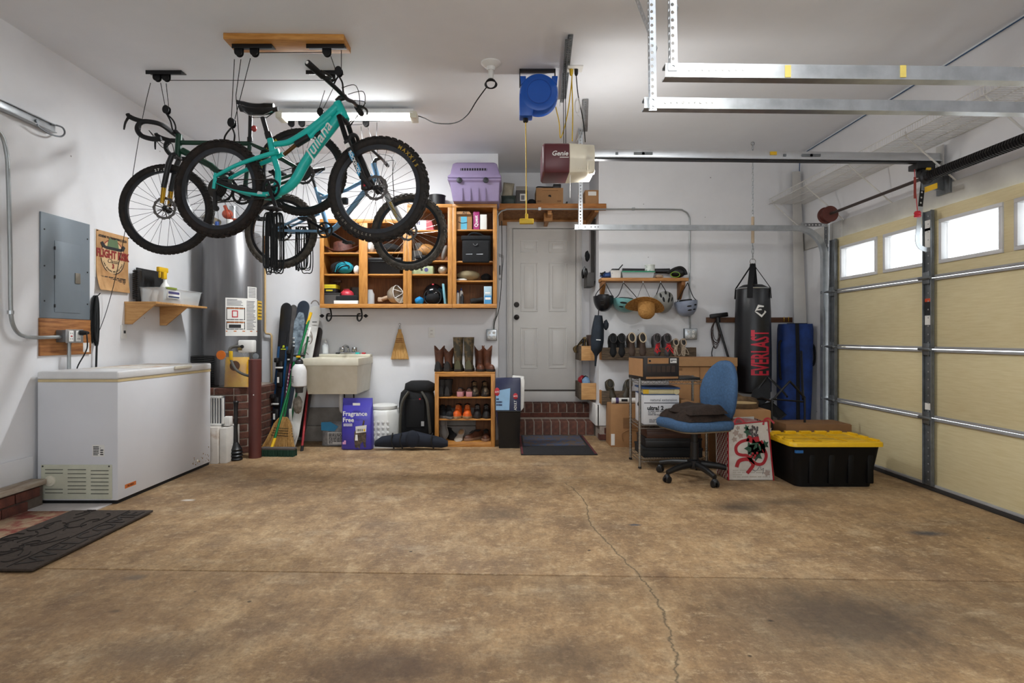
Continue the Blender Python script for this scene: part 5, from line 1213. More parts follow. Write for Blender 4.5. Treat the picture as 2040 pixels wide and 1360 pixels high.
# plunger, vent grille, white carton behind the freezer
pp = FL(470,916); t = T('plunger','black bellows plunger standing beside the brown post','plunger',(pp.x,pp.y,0))
MB().lathe([(.05,0),(.062,.012),(.05,.03),(.064,.045),(.05,.06),(.063,.075),(.05,.09),(.058,.105),(.045,.12),(.03,.15),(.02,.17)],28,tr(pp)).B('bellows',M_('black_plastic'),t)
MB().lathe([(.02,.17),(.016,.30),(.018,.36),(.021,.38),(.016,.40),(.02,.43),(.017,.46),(.02,.53),(.026,.55),(.02,.56),(0,.561)],18,tr(pp)).B('handle',M_('black_plastic'),t)
t = T('white_carton','worn white carton standing between freezer and plunger','carton',(-2.68,5.33,0))
MB().box(-2.87,-2.655,5.22,5.52,0,.335,tr(0,0,0)).B('carton',mat('old_white','#cfc8bf',.7,c2='#a58a74',vs=5,contrast=(.28,.4)),t,bev=.004)
MB().box(-2.648,-2.585,5.24,5.50,0,.325).B('carton_flap',mat('old_white2','#d6d2cb',.7),t,bev=.004)
t = T('vent_grille','white louvred grille panel standing on the white carton','grille',(-2.73,5.40,.336))
MB().box(-2.90,-2.635,5.30,5.315,.34,.615).B('back',mat('grille_dark','#4d5058',.7),t)
for x in (-2.90,-2.655): MB().box(x,x + .02,5.285,5.30,.34,.615).B('frame_side',M_('white_plastic'),t,bev=.002)
for z in (.34,.595): MB().box(-2.90,-2.635,5.285,5.30,z,z + .02).B('frame_end',M_('white_plastic'),t,bev=.002)
for k in range(9): MB().box(-2.875 + k * .024,-2.865 + k * .024,5.288,5.30,.36,.595).B('louvre',M_('white_plastic'),t)
MB().box(-2.645,-2.585,5.30,5.36,.336,.42).B('small_box',M_('paper'),None,bev=.002,label='tiny white printed box beside the louvred grille',cat='box')
# ---- skis
def plank(pts,ws,th,nrm_y=1):
    """thin board following points (px,py,Y) with widths in metres"""
    P = [W(*q) for q in pts]; rings = []
    for i,p in enumerate(P):
        tg = (P[min(i + 1,len(P) - 1)] - P[max(i - 1,0)]).normalized(); sd = tg.cross(V((0,-1,0))).normalized(); nr = sd.cross(tg).normalized()
        w_ = ws[i] / 2; rings.append([p - sd * w_,p + sd * w_,p + sd * w_ + nr * th,p - sd * w_ + nr * th])
    return MB().loft(rings)
def ski(name,label,top,bot,ytop,ybot,w,mats,deco=None):
    t = T(name,label,'ski',W(bot[0],bot[1],ybot)); pts = []; ws = []; qs = [k / 10 for k in range(10)] + [.94,.955,.97,.98,.988,.994,.998,1]; n = len(qs) - 1
    for i,q in enumerate(qs):
        up = max(0,(q - .8) / .2); pts.append((bot[0] + (top[0] - bot[0]) * q,bot[1] + (top[1] - bot[1]) * q,ybot + (ytop - ybot) * q - .03 * up ** 2)); ws.append(w * (1 - .12 * sin(q * PI)) * (1 if q < .955 else max(.12,math.sqrt(max(0,1 - ((q - .955) / .045) ** 2)))) * (.7 if i == 0 else 1))
    b = plank(pts,ws,.014).B('board',mats[0],t,bev=.003)
    if len(mats) > 1: plank([(x,y,Y - .015) for x,y,Y in pts[1:8]],[q * 1.0 for q in ws[1:8]],.004).B('edge_band',mats[1],b); plank([(x,y,Y - .019) for x,y,Y in pts[1:9]],[q * .55 for q in ws[1:9]],.004).B('centre_band',mats[0],b)
    return t,pts
ski_blk = mat('ski_black','#16171b',.3,var=.3,vs=5); ski_blu = mat('ski_blue','#16436b',.3);
s1,P1 = ski('ski','black ski with blue edges leaning leftmost on the back wall',(572,603),(545,893),6.36,6.0,.125,[ski_blk,ski_blu])
text('S',.04,face_cam(W(565,691,6.22)),mat('neon','#c3cf2a',.5),s1,bold=.004); MB().box(WX(560,6.22),WX(570,6.22),6.212,6.218,WZ(696,6.22),WZ(694.5,6.22)).B('lettering_line',M_('neon'),s1)
def binding(t,px,py,Y,k=1):
    c = W(px,py,Y); bd = MB().cbox(c,(.07,.05,.10)).cbox(c + V((-.02,-.03,.06)),(.05,.06,.05)).B('binding',M_('black_plastic'),t,bev=.01)
    MB().cbox(c + V((0,-.03,-.02)),(.08,.012,.016)).B('binding_bar',M_('print_white'),bd,bev=.002); MB().cbox(c + V((.01,-.03,-.15)),(.06,.04,.16)).B('heel_piece',M_('black_plastic'),bd,bev=.012)
    MB().cbox(c + V((.0,-.052,-.15)),(.02,.004,.06)).B('heel_mark',M_('print_white'),bd)
binding(s1,558,728,6.12); binding(s1,550,800,6.03)
s2,P2 = ski('ski','dark ski seen from its side, behind the black one with blue edges',(586,607),(558,890),6.38,6.03,.10,[mat('ski_grey','#5a5654',.5,c2='#2d2c2d',vs=4)])
binding(s2,582,712,6.22);
for py in (674,682,690): MB().ell(W(585,py,6.2),(.016,.012,.016)).B('binding_roller',M_('galv'),s2)
s3,P3 = ski('ski','wide dark blue ski with a grey mountain picture',(607,599),(560,893),6.36,5.98,.135,[mat('ski_navy','#202a37',.35)])
KX = face_cam(W(600,640,6.28)); mg = mat('mountain_grey','#7c8a94',.6,c2='#3b4752',vs=22)
plank([(588,720,6.17),(591,690,6.21),(594,665,6.245),(597,640,6.285),(600,624,6.305),(602,618,6.313)],[.06,.09,.11,.115,.06,.01],.003).B('mountain_picture',mg,s3)
s4,P4 = ski('ski','white ski with grey curls leaning rightmost beside the sink',(630,610),(578,893),6.37,5.9,.14,[mat('ski_white','#c7c5c0',.4,var=.06)])
cu = mat('ski_curl','#8b8078',.6)
for (x,y,r,a0,a1) in ((612,672,.06,-60,90),(618,700,.075,90,250),(608,715,.05,40,260),(628,612,.05,20,150)): MB().tube([W(x,y,6.15 + .22 * (720 - y) / 110) + V((r * cos(radians(a0 + (a1 - a0) * i / 10)),-.012,r * 1.5 * sin(radians(a0 + (a1 - a0) * i / 10)))) for i in range(11)],.006,5).B('curl_print',cu,s4)
MB().box(WX(623,6.28),WX(632,6.28),6.262,6.268,WZ(642,6.28),WZ(640.5,6.28)).B('lettering_line',M_('print_black'),s4)
ski('ski','dark narrow ski half hidden behind the white one',(637,652),(600,870),6.41,6.25,.085,[mat('ski_brown','#2e2726',.5)])
t = T('ski_pole','magenta ski pole with white print among the skis','ski pole',W(558,860,6.0))
MB().tube([W(558,870,5.98),W(582,700,6.16)],.009,8).B('shaft',mat('pole_magenta','#7c1f4c',.4),t); MB().tube([W(579,725,6.14),W(584,690,6.17)],.016,8).B('grip',M_('black_rubber'),t)
for k in range(6): MB().cbox(W(570.5 + k * 1.0,780 - k * 7,6.055),(.006,.004,.022)).B('lettering_stroke',M_('print_white'),t)
# brooms
def pole(name,label,cat,a,b,r,m_,ends=(),loc=None):
    t = T(name,label,cat,loc or W(*b)); MB().tube([W(*a),W(*b)],r,10).B('handle',m_,t)
    for q,(p,s_,m2) in enumerate(ends):
        pa = W(*p); pb2 = W(*s_); MB().tube([pa,pb2],r * 1.25,10).B('handle_cap',m2,t)
    return t
gh = mat('handle_green','#0f7a45',.35,.2)
t = pole('push_broom','push broom with green metal handle and dark green bristles','broom',(619,624,5.9),(543,888,5.62),.0125,gh,[((620,622,5.9),(612,646,5.88),M_('yellow')),((548,872,5.64),(541,892,5.60),M_('yellow'))])
c = FL(555,908); Mh = tr(c.x,c.y,0) @ rotz(-.05)
MB().box(-.17,.17,-.03,.04,.062,.085,Mh).B('head',mat('head_grey','#57504c',.7),t,bev=.006)
mb = MB(); rd = random.Random(3)
for i in range(46):
    for j in range(4): x = -.165 + i * .0073; y = -.03 + j * .02; mb.box(x - .003,x + .003,y - .007,y + .007,0,.063,Mh @ tr(rd.uniform(-.003,.003),rd.uniform(-.006,.004),0))
mb.B('bristles',mat('bristle_green','#173d2c',.8),t,kind='stuff')
pole('green_stick','dark green stick with white tip leaning beside the push broom','stick',(617,655,6.12),(575,860,5.95),.011,mat('stick_green','#0d5a33',.4),[((618,652,6.12),(614,670,6.1),M_('print_white'))])
pole('red_pole','red metal pole with black foot leaning under the sink','pole',(613,780,6.2),(601,900,5.82),.0125,mat('pole_red','#a3262c',.4),[((602.5,888,5.86),(600.5,903,5.80),M_('black_rubber'))])
def broomhead(t,c,M,prof,n,m_,th=.035,sh=.5,seed=1):
    """straw fan: many tapered strands between profile half-widths; prof [(z, halfwidth)] from bottom up"""
    rd = random.Random(seed); mb = MB(); zb,wb_ = prof[0]; zt_,wt = prof[-1]
    for i in range(n):
        u = rd.uniform(-1,1); y = rd.uniform(-1,1) * th; pts = []
        for z,hw in prof: pts.append(M @ V((u * hw,y * (hw / prof[0][1]) ** .4,z + (rd.uniform(-.012,.004) if z == zb else 0))))
        mb.tube(pts,[.0026] + [.0034] * (len(pts) - 1),4)
    return mb.B('straw',m_,t,kind='stuff')
straw = mat('straw','#dcb473',.8,c2='#ae7f40',vs=7,stretch=(30,30,1))
c = W(556,893,5.78); t = T('corn_broom','straw corn broom with black stitching leaning behind the green handle','broom',(c.x,5.8,0))
Mc = tr(c.x - .01,5.80,.02) @ rotx(-.12) @ roty(.12)
pr_ = [(0,.17),(.08,.135),(.17,.105),(.25,.085),(.30,.055),(.33,.025)]
MB().loft([[(Mc @ V((hw * .92 * cos(a),.026 * sin(a),z))) for a in [k * PI / 6 for k in range(12)]] for z,hw in pr_]).B('straw_core',straw,t)
broomhead(t,c,Mc,pr_,420,straw)
for z,hw in ((.14,.118),(.165,.109),(.19,.10),(.215,.094)): MB().tube([Mc @ V((hw * 1.03 * cos(a),.04 * sin(a),z + .006 * cos(a * 1))) for a in [k * PI / 10 for k in range(20)]],.003,5,closed=True).B('stitching',M_('rope'),t)
MB().cyl(Mc @ V((0,0,.31)),Mc @ V((0,.02,.9)),.012,n=10).B('handle',gh,t)
t = T('dustpan','white dustpan standing behind the straw broom','dustpan',W(575,890,5.9))
MB().prism([(-.17,0),(.085,0),(.10,.04),(.06,.18),(.03,.21),(-.03,.2),(-.13,.10)],-.01,.01,tr(WX(572,5.9),5.9,.10)).B('pan',M_('white_plastic'),t,bev=.006)
MB().prism([(.02,.19),(.05,.19),(.045,.32),(.02,.32)],-.012,.012,tr(WX(572,5.9),5.9,.10)).B('handle',M_('white_plastic'),t,bev=.006)
# pump sprayer hanging in front of the sink's left side
t = T('pump_sprayer','white pump sprayer bottle with black base hanging at the sink corner','sprayer',W(597,775,5.70))
c = W(596,770,5.70)
MB().lathe([(.055,0),(.072,.01),(.074,.05),(.072,.16),(.06,.20),(.04,.225),(.03,.235)],24,tr(c)).B('tank',mat('milk_plastic','#dcdcdc',.4),t)
MB().lathe([(.038,.225),(.04,.25),(.03,.27),(.012,.28),(.012,.31)],18,tr(c)).B('pump_head',M_('steel_dark'),t)
MB().cbox(c + V((0,0,.31)),(.11,.03,.022)).B('pump_handle',M_('black_plastic'),t,bev=.006); MB().cbox(c + V((0,-.02,.30)),(.04,.03,.02)).B('yellow_knob',M_('yellow'),t,bev=.005)
MB().lathe([(.035,-.06),(.04,-.01),(.05,0)],18,tr(c)).B('base',mat('base_grey','#3f3d3c',.6),t)
mb = MB()
for z in (.075,.06,.09,.105): mb.cbox(c + V((-.045,-.064,z)),(.03,.003,.006))
mb.cbox(c + V((-.04,-.066,.045)),(.05,.003,.004)); mb.B('lettering',M_('print_black'),t,smooth=0)
MB().ell(W(593,806,5.72),(.045,.04,.085),jit=.12,seed=2).B('wire_brush',mat('rag_grey','#8d8579',.9,c2='#5c554c',vs=25,bump=.3),None,label='dirty grey rag hanging below the pump sprayer',cat='rag')
# ---- laundry sink
t = T('laundry_sink','cream wall-hung laundry sink on the back wall','sink',(-1.8,6.1,.57))
sc_ = mat('sink_cream','#dcd7c6',.4,c2='#cdc6b2',vs=4)
a,b = WX(604,5.82),WX(712,5.82)
def ring(x0,x1,y0,y1,z): return [(x0,y0,z),(x1,y0,z),(x1,y1,z),(x0,y1,z)]
MB().loft([ring(a + .03,b - .02,5.87,6.42,.575),ring(a + .0,b,5.825,6.43,.87),ring(a - .012,b + .012,5.812,6.435,.872),ring(a - .012,b + .012,5.812,6.435,.945),ring(a + .03,b - .03,5.86,6.32,.945),ring(a + .05,b - .05,5.89,6.30,.62)]).B('basin',sc_,t,bev=.006)
MB().box(a - .01,b + .01,6.33,6.435,.945,.975).B('back_ledge',sc_,t,bev=.008)
fa = W(690,705,6.3); ch = M_('chrome')
fc_ = T('faucet','chrome faucet with two round handles on the sink ledge','faucet',(fa.x,6.37,.976))
MB().box(fa.x - .09,fa.x + .09,6.35,6.41,.976,1.0).B('base',ch,fc_,bev=.01)
for s_ in (-.07,.07): MB().lathe([(.024,0),(.03,.02),(.028,.05),(0,.055)],16,tr(fa.x + s_,6.38,1.0)).B('handle',ch,fc_)
MB().tube(spline([(fa.x,6.38,1.0),(fa.x,6.37,1.05),(fa.x - .01,6.30,1.07),(fa.x - .015,6.22,1.05),(fa.x - .015,6.20,1.02)],5),.013,10).B('spout',ch,fc_)
c = W(648,712,6.37); t3 = T('soap_bottle','clear soap pump bottle on the sink ledge','soap bottle',(c.x,6.37,.976))
MB().lathe([(.035,0),(.036,.09),(.02,.115),(.014,.12),(.014,.13)],18,tr(c.x,6.37,.976)).B('bottle',M_('clear_plastic'),t3); MB().lathe([(.02,.0),(.03,.005),(.03,.07),(.0,.075)],16,tr(c.x,6.37,.982)).B('liquid',M_('paper'),t3)
MB().lathe([(.016,.13),(.016,.145),(.005,.148),(.005,.165)],12,tr(c.x,6.37,.976)).cbox((c.x - .012,6.36,1.145),(.04,.016,.012)).B('pump',M_('white_plastic'),t3)
mb_ = [(672,'steel_dark',.02,'dark sponge lying on the left sink rim'),(710,'teal_paint',.03,'teal brush lying on the right sink rim'),(724,'red_print',.02,'red and white tube lying on the right sink rim')]
for px,m_,w_,l_ in mb_: c = W(px,712,6.36); MB().box(c.x - w_,c.x + w_,6.355,6.40,.9755,.992).B('sink_item',M_(m_),None,bev=.005,label=l_,cat='sponge' if 'sponge' in l_ else ('brush' if 'brush' in l_ else 'tube'))
x = WX(678,6.1); dp = MB().tube(spline([(x,6.12,.60),(x,6.12,.42),(x + .01,6.14,.36),(x + .06,6.2,.35),(x + .07,6.25,.40),(x + .07,6.30,.45),(x + .07,6.43,.46)],5),.02,10); dp.B('drain_pipe',M_('white_plastic'),t)
for k in range(2): MB().tube(spline([(fa.x - .05 + .1 * k,6.40,.6),(fa.x - .04 + .1 * k,6.38,.45),(fa.x + .02 * k,6.42,.37)],4),.008,6).B('supply_hose',M_('steel_dark'),t)
# ---- bags and container under the sink
c = FL(710,896); t = T('litter_bag','purple-blue bag with white words and a cat picture','bag',(c.x,c.y,0))
pu = mat('bag_purple','#4a43b5',.35,var=.1,vs=6); Mp = tr(c.x,c.y + .06,.0)
def flatbag(w,h,th,M,m_,parent,name,top=.94):
    R_ = []
    for q,tk_,wk in ((0,.8,.97),(.03,1,1),(.5,.95,.985),(.8,.6,.97),(.93,.1,.98),(1,.06,.98)):
        ww,tt = w * wk / 2,th * tk_ / 2; z = h * q
        R_.append([(-ww,-tt * .7,z),(-ww * .9,-tt,z),(0,-tt * 1.08,z),(ww * .9,-tt,z),(ww,-tt * .7,z),(ww,tt * .7,z),(0,tt,z),(-ww,tt * .7,z)])
    return MB().loft(R_,M).B(name,m_,parent,smooth=60)
flatbag(.315,.53,.13,Mp,pu,t,'bag')
text('Fragrance\nFree',.064,Mp @ tr(-.138,-.0735,.342) @ rotx(PI / 2),M_('print_white'),t,align='LEFT',bold=.0015)
mb = MB().box(-.035,.04,-.069,-.066,.46,.485,Mp); mb.B('small_label',M_('paper'),t)
cat_ = mat('cat_fur','#6b5a4a',.8,c2='#2f2722',vs=30)
KP = Mp @ tr(.04,-.075,-.03)
MB().prism([(-.05,.06),(-.03,.05),(-.02,.07),(-.015,.05),(.0,.045),(.005,.09),(.03,.12),(.045,.06),(.065,.06),(.06,.10),(.065,.2),(.05,.24),(.04,.27),(.05,.33),(.035,.34),(.025,.29),(.01,.25),(-.035,.25),(-.055,.22),(-.06,.15)],-.001,.001,KP).B('cat_picture',cat_,t,smooth=0)
MB().prism([(-.05,.13),(-.02,.13),(-.025,.19),(-.045,.19)],-.0015,-.001,KP).B('cat_chest',M_('print_white'),t,smooth=0)
MB().prism([(-.04,.205),(.065,.22),(.07,.29),(-.045,.275)],-.004,-.002,KP).B('price_sticker',M_('paper'),t,smooth=0)
mb = MB(); [mb.box(-.03 + k * .011,-.03 + k * .011 + random.uniform(.003,.007),-.005,-.004,.225,.25,KP) for k in range(6)]; mb.B('barcode',M_('print_black'),t,smooth=0)
MB().box(.04,.055,-.005,-.004,.225,.25,KP).B('sticker_patch',M_('yellow'),t)
MB().prism([(-.14,.06),(-.105,.06),(-.105,.10),(-.125,.10),(-.125,.085),(-.14,.085)],-.0665,-.0655,Mp @ tr(0,-.004,0)).B('arrow_logo',mat('pink','#d59ac5',.5),t,smooth=0)
mb = MB(); [mb.box(a_,b_,-.0705,-.069,c_,d_,Mp) for a_,b_,c_,d_ in bars(3,-.13,-.04,.245,.275,3)]; mb.B('fine_print',M_('print_white'),t,smooth=0)
c = FL(662,889); t = T('clear_bag','clear bag with grey litter and blue top beside the purple bag','bag',(c.x,c.y,0)); Mq = tr(c.x,c.y + .08,0)
pouch(MB(),.27,.255,.14,M=Mq,topflat=.1,seed=4).B('sack',mat('litter_grey','#9b9a9a',.5,c2='#77777a',vs=25),t); MB().prism([(-.12,.17),(.02,.16),(.06,.21),(-.02,.26),(-.12,.255)],-.075,-.068,Mq).B('blue_band',mat('bag_blue','#2f86b5',.4),t)
mb = MB(); [mb.box(a_,b_,-.079,-.076,c_,d_,Mq) for a_,b_,c_,d_ in bars(7,-.04,.12,.03,.14,6)]; mb.box(-.05,.13,-.077,-.072,.02,.15,Mq,1).B('printed_panel',[M_('print_black'),mat('panel_pale','#c9c8c6',.5)],t,smooth=0)
c = FL(760,890); t = T('pet_food_bin','white octagonal lidded container beside the backpack','container',(c.x,6.15,0))
wp = mat('bin_white','#dcdcd8',.4,var=.05)
MB().lathe([(.165,0),(.18,.02),(.185,.33),(.16,.38),(.14,.39)],8,tr(c.x,6.16,0) @ rotz(PI / 8)).B('body',wp,t,bev=.008,smooth=30)
MB().lathe([(.13,.39),(.14,.40),(.14,.425),(.11,.44),(0,.442)],28,tr(c.x,6.16,0)).B('lid',wp,t)
for r in range(4):
    for k in range(4): MB().ell((c.x - .075 + k * .05,6.16 - .172,.10 + r * .055),(.018,.008,.02),n=4,m=4).B('embossed_diamond',wp,t)
MB().lathe([(.20,0),(.205,.012),(.19,.02)],24,tr(c.x,6.16,0)).B('base_plate',wp,t)
MB().box(WX(748,6.15),WX(790,6.15),5.955,5.975,0,.03).B('tray',wp,t)
# whisk broom and hook
c = W(796,714,6.40); t = T('whisk_broom','small straw whisk broom hanging on the back wall','broom',(c.x,6.41,c.z))
Mw = tr(c.x,6.41,c.z); pw = [(0,.098),(.10,.072),(.20,.045),(.26,.032),(.30,.016),(.33,.013)]
MB().loft([[(Mw @ V((hw * .95 * cos(a),.018 * sin(a),z))) for a in [k * PI / 6 for k in range(12)]] for z,hw in pw]).B('straw_core',straw,t); broomhead(t,c,Mw,pw,260,straw,th=.02,seed=9)
for z,hw in ((.185,.051),(.205,.045),(.225,.041)): MB().tube([Mw @ V((hw * cos(a),.026 * sin(a),z)) for a in [k * PI / 10 for k in range(20)]],.003,5,closed=True).B('stitching',mat('stitch_red','#8a4a2a',.7),t)
MB().lathe([(.014,.31),(.016,.335),(.009,.35),(.006,.37)],12,Mw).B('cap',M_('galv'),t); MB().tube([Mw @ V((.012 * cos(a),0,.385 + .014 * sin(a))) for a in [k * PI / 6 for k in range(12)]],.002,5,closed=True).B('hang_ring',M_('chrome'),t)
# scrolled iron bar under the cabinets
t = T('iron_towel_bar','black scrolled iron bar hanging under the oak cabinets','towel bar',W(686,640,6.2)); im = M_('black_matte'); YI = 6.2
MB().cyl(W(650,629,YI),W(722,629,YI),.007,n=10).B('bar',im,t)
for px in (657,718): MB().tube(spline([W(px,614,6.28),W(px + 2,619,6.2),W(px + 3,632,YI),W(px - 2,639,YI),W(px - 6,635,YI),W(px - 5,626,YI),W(px,625,YI)],5),.011,8,flat=.8).B('scroll',im,t)
for px,s_ in ((646,-1),(724,1)): MB().lathe([(.004,0),(.022,.025),(.012,.04),(.0,.055)],12,tr(W(px,629,YI)) @ roty(s_ * PI / 2)).B('finial',im,t)
# ================================================================ oak wall cabinets and what stands in them
YF = 6.12; YK = 6.43
def zF(py): return WZ(py,YF)
def xF(px): return WX(px,YF)
def cabinet(name,label,px0,px1,py0,py1,bays,rail_top,rail_bot):
    t = T(name,label,'cabinet',(xF((px0 + px1) / 2),YF,zF(py1)))
    x0,x1,z1,z0 = xF(px0),xF(px1),zF(py0),zF(py1); o = M_('oak'); oh = M_('oak_h')
    for x in (x0 + .004,x1 - .020): MB().box(x,x + .016,YF + .02,YK,z0 + .006,z1 - .002).B('side_panel',o,t,bev=.001)
    for z in (z0 + .02,z1 - .035): MB().box(x0 + .02,x1 - .02,YF + .02,YK,z,z + .015).B('end_panel',oh,t)
    MB().box(x0 + .004,x1 - .004,YK - .006,YK + .004,z0 + .006,z1 - .004).B('back_panel',mat('oak_back','#8a5526',.6,c2='#6d3f19',vs=5,stretch=(10,10,1)),t)
    for py in ((py0,rail_top),(rail_bot,py1)): MB().box(x0,x1,YF,YF + .02,zF(py[1]),zF(py[0])).B('frame_rail',oh,t,bev=.002)
    eds = [px0] + [q for b in bays for q in b[:2]] + [px1]
    for i in range(0,len(eds),2): MB().box(xF(eds[i]),xF(eds[i + 1]),YF - .0005,YF + .0205,zF(rail_bot) ,zF(rail_top)).B('frame_stile',o,t,bev=.002)
    for b in bays:
        for py in b[2]: MB().box(xF(b[0]) - .02,xF(b[1]) + .02,YF + .022,YK - .01,zF(py) - .016,zF(py)).B('shelf',oh,t,bev=.001)
    return t
cabinet('oak_cabinet','oak wall cabinet with two open bays at the left',637,810.5,436,613,[(645,715,(502,545)),(732,803,(501,545))],444,605)
cabinet('oak_cabinet','taller oak wall cabinet with one open bay in the middle',811,900.5,406,613,[(820,892,(457,518,545))],413,605)
cabinet('oak_cabinet','taller oak wall cabinet at the right, next to the entry door',901,990,406,613,[(909,982,(456,519,558))],413,605)
def gx(px,Y=6.22): return WX(px,Y)
ZB = zF(605) - 0.0
floor_z = zF(613) + .035
def S_(py): return zF(py) + .0005
def simple(mb,name,m_,label,cat,**k): return mb.B(name,m_,None,label=label,cat=cat,**k)
# bay 1
c = V((gx(681),6.26,S_(502))); t = T('cowboy_hat','brown leather cowboy hat on the top shelf of the left cabinet','hat',c)
hm_ = mat('hat_brown','#5f3226',.6,c2='#40201a',vs=30,bump=.2)
rings = []
for r_,z in ((.0,.02),(.10,.02),(.15,.022),(.19,.035)): rings.append([(c.x + r_ * 1.1 * cos(a),c.y + r_ * .7 * sin(a),c.z + z + (.085 * (r_ / .19) ** 2 * abs(cos(a)) ** 2 - .015)) for a in [k * PI / 14 for k in range(28)]])
for r_,z in reversed(((.0,.014),(.10,.014),(.15,.016),(.19,.029))): rings.append([(c.x + r_ * 1.1 * cos(a),c.y + r_ * .7 * sin(a),c.z + z + (.085 * (r_ / .19) ** 2 * abs(cos(a)) ** 2 - .015)) for a in [k * PI / 14 for k in range(28)]])
MB().loft(rings,cap=False).B('brim',hm_,t)
MB().loft([[(c.x + r_ * cos(a),c.y + r_ * .8 * sin(a),c.z + z - (.02 if r_ < .07 else 0) * abs(sin(a))) for a in [k * PI / 12 for k in range(24)]] for r_,z in ((.112,.0),(.108,.06),(.10,.12),(.07,.135),(.02,.10))]).B('crown',hm_,t)
MB().tube([(c.x + .106 * cos(a),c.y + .085 * sin(a),c.z + .025) for a in [k * PI / 12 for k in range(24)]],.006,6,closed=True).B('hat_band',M_('black_cloth'),t)
t = T('teal_bag','teal and black soft bag on the middle shelf of the left cabinet','bag',(gx(683),6.25,S_(545)))
MB().ell((gx(681),6.25,S_(545) + .075),(.14,.10,.075),n=20,m=12,jit=.05,seed=1).B('body',M_('black_cloth'),t,sub=1)
MB().ell((gx(687),6.20,S_(545) + .075),(.10,.08,.065),n=20,m=12,jit=.06,seed=2).B('teal_panel',mat('teal_cloth','#128a9c',.8,var=.25,vs=14),t,sub=1)
for k in range(3): MB().tube(spline([(gx(668 + k * 4),6.12 + .02,S_(545) + .02),(gx(672 + k * 6),6.125,S_(545) + .09 - .01 * k),(gx(688 + k * 5),6.13,S_(545) + .13 - .02 * k),(gx(700),6.14,S_(545) + .06)],5),.006,6).B('strap',M_('teal_cloth') if k % 2 else M_('black_cloth'),t)
simple(MB().ell((gx(711),6.22,S_(545) + .05),(.035,.06,.05),jit=.1,seed=3),'plastic_bag',M_('paper'),'crumpled white plastic bag beside the teal bag','bag',sub=1)
t = T('yellow_carton','yellow and black printed carton on the lowest left cabinet shelf','box',(gx(658),6.25,floor_z))
MB().box(gx(645),gx(671),6.18,6.34,floor_z + .135,floor_z + .225).B('carton',M_('black_matte'),t,bev=.002); MB().box(gx(645) - .001,gx(671) + .001,6.178,6.342,floor_z + .18,floor_z + .222).B('yellow_sleeve',mat('carton_yellow','#c9b520',.5),t)
MB().box(gx(648),gx(668),6.176,6.178,floor_z + .198,floor_z + .206).box(gx(652),gx(665),6.176,6.178,floor_z + .15,floor_z + .165).B('print',M_('carton_yellow'),t)
t = T('grey_tub','clear grey drawer tub under the yellow carton','tub',(gx(660),6.25,floor_z)); openbox(MB(),gx(645),gx(680),6.17,6.38,floor_z,floor_z + .125,tp=.006).B('tub',mat('smoke_plastic','#5d5a58',.3,alpha=.75),t)
t = T('spray_bottle','brown spray bottle behind the yellow carton','spray bottle',(gx(662),6.37,floor_z)); MB().lathe([(.035,0),(.035,.2),(.015,.235),(.015,.26)],14,tr(gx(664),6.385,floor_z)).B('bottle',mat('amber','#5a3418',.3),t); MB().cbox((gx(664),6.37,floor_z + .275),(.09,.03,.03)).B('trigger',mat('trigger_brown','#6b4a32',.5),t,bev=.006)
t = T('white_box','flat white box at the front of the lowest left shelf','box',(gx(688,6.16),6.2,floor_z)); MB().box(gx(665,6.14),gx(713,6.14),6.14,6.36,floor_z,floor_z + .045).B('box',M_('paper'),t,bev=.002)
t = T('black_case','black zip case lying on the flat white box','case',(gx(690),6.24,floor_z + .046)); MB().box(gx(668,6.18),gx(714,6.18),6.17,6.36,floor_z + .046,floor_z + .105).B('case',M_('black_cloth'),t,bev=.015,seg=3)
t = T('red_case','red oval case on top of the black zip case','case',(gx(690),6.25,floor_z + .106)); MB().ell((gx(690),6.25,floor_z + .112),(.075,.07,.06),z0=-.1).B('shell',mat('case_red','#b5323f',.4),t); MB().tube([(gx(690) + .03 * cos(a),6.23 + .02 * sin(a),floor_z + .17) for a in [k * PI / 6 for k in range(12)]],.005,6,closed=True).B('handle',M_('case_red'),t)
simple(MB().lathe([(.055,0),(.06,.2),(.058,.205),(.05,.2),(.05,.01)],20,tr(gx(702),6.365,floor_z)),'plastic_cup',mat('cup_grey','#6b6864',.4,alpha=.6),'grey plastic cup behind the red case','cup')
# bay 2
t = T('storage_bin','black lidded storage bin on the middle cabinet shelf','bin',(gx(767),6.26,S_(545))); openbox(MB(),gx(736),gx(800),6.15,6.40,S_(545),S_(545) + .13,tp=.01).B('tub',M_('black_plastic'),t,bev=.004); MB().box(gx(733),gx(803),6.14,6.41,S_(545) + .135,S_(545) + .175).B('lid',M_('black_plastic'),t,bev=.01)
simple(MB().ell((gx(737),6.23,S_(501) + .06),(.045,.08,.06),jit=.12,seed=5),'plastic_bag',M_('paper'),'white plastic bag on the top shelf, left of the rear bicycle wheel','bag',sub=1)
simple(MB().ell((gx(775),6.27,S_(501) + .055),(.12,.09,.055),jit=.1,seed=6),'black_jacket',M_('black_cloth'),'folded black jacket on the top shelf above the black bin','jacket',sub=1)
t = T('work_lamp','metal reflector lamp with white wire guard in the lowest middle bay','lamp',(gx(780),6.25,floor_z)); Ml = tr(gx(783,6.22),6.25,floor_z + .105) @ rotz(radians(-25)) @ roty(radians(78))
MB().lathe([(.02,-.075),(.035,-.06),(.075,-.03),(.098,.02),(.10,.06),(.096,.06),(.092,.02),(.07,-.025),(.03,-.05)],28,Ml).B('reflector',mat('alu_old','#b7aa97',.4,.5,var=.2),t); MB().lathe([(.018,-.16),(.022,-.13),(.022,-.08),(.02,-.07)],14,Ml).B('socket',mat('socket_tan','#b49a82',.5),t)
mb = MB().tube([Ml @ V((.10 * cos(a),.10 * sin(a),.07)) for a in [k * PI / 10 for k in range(20)]],.0035,5,closed=True)
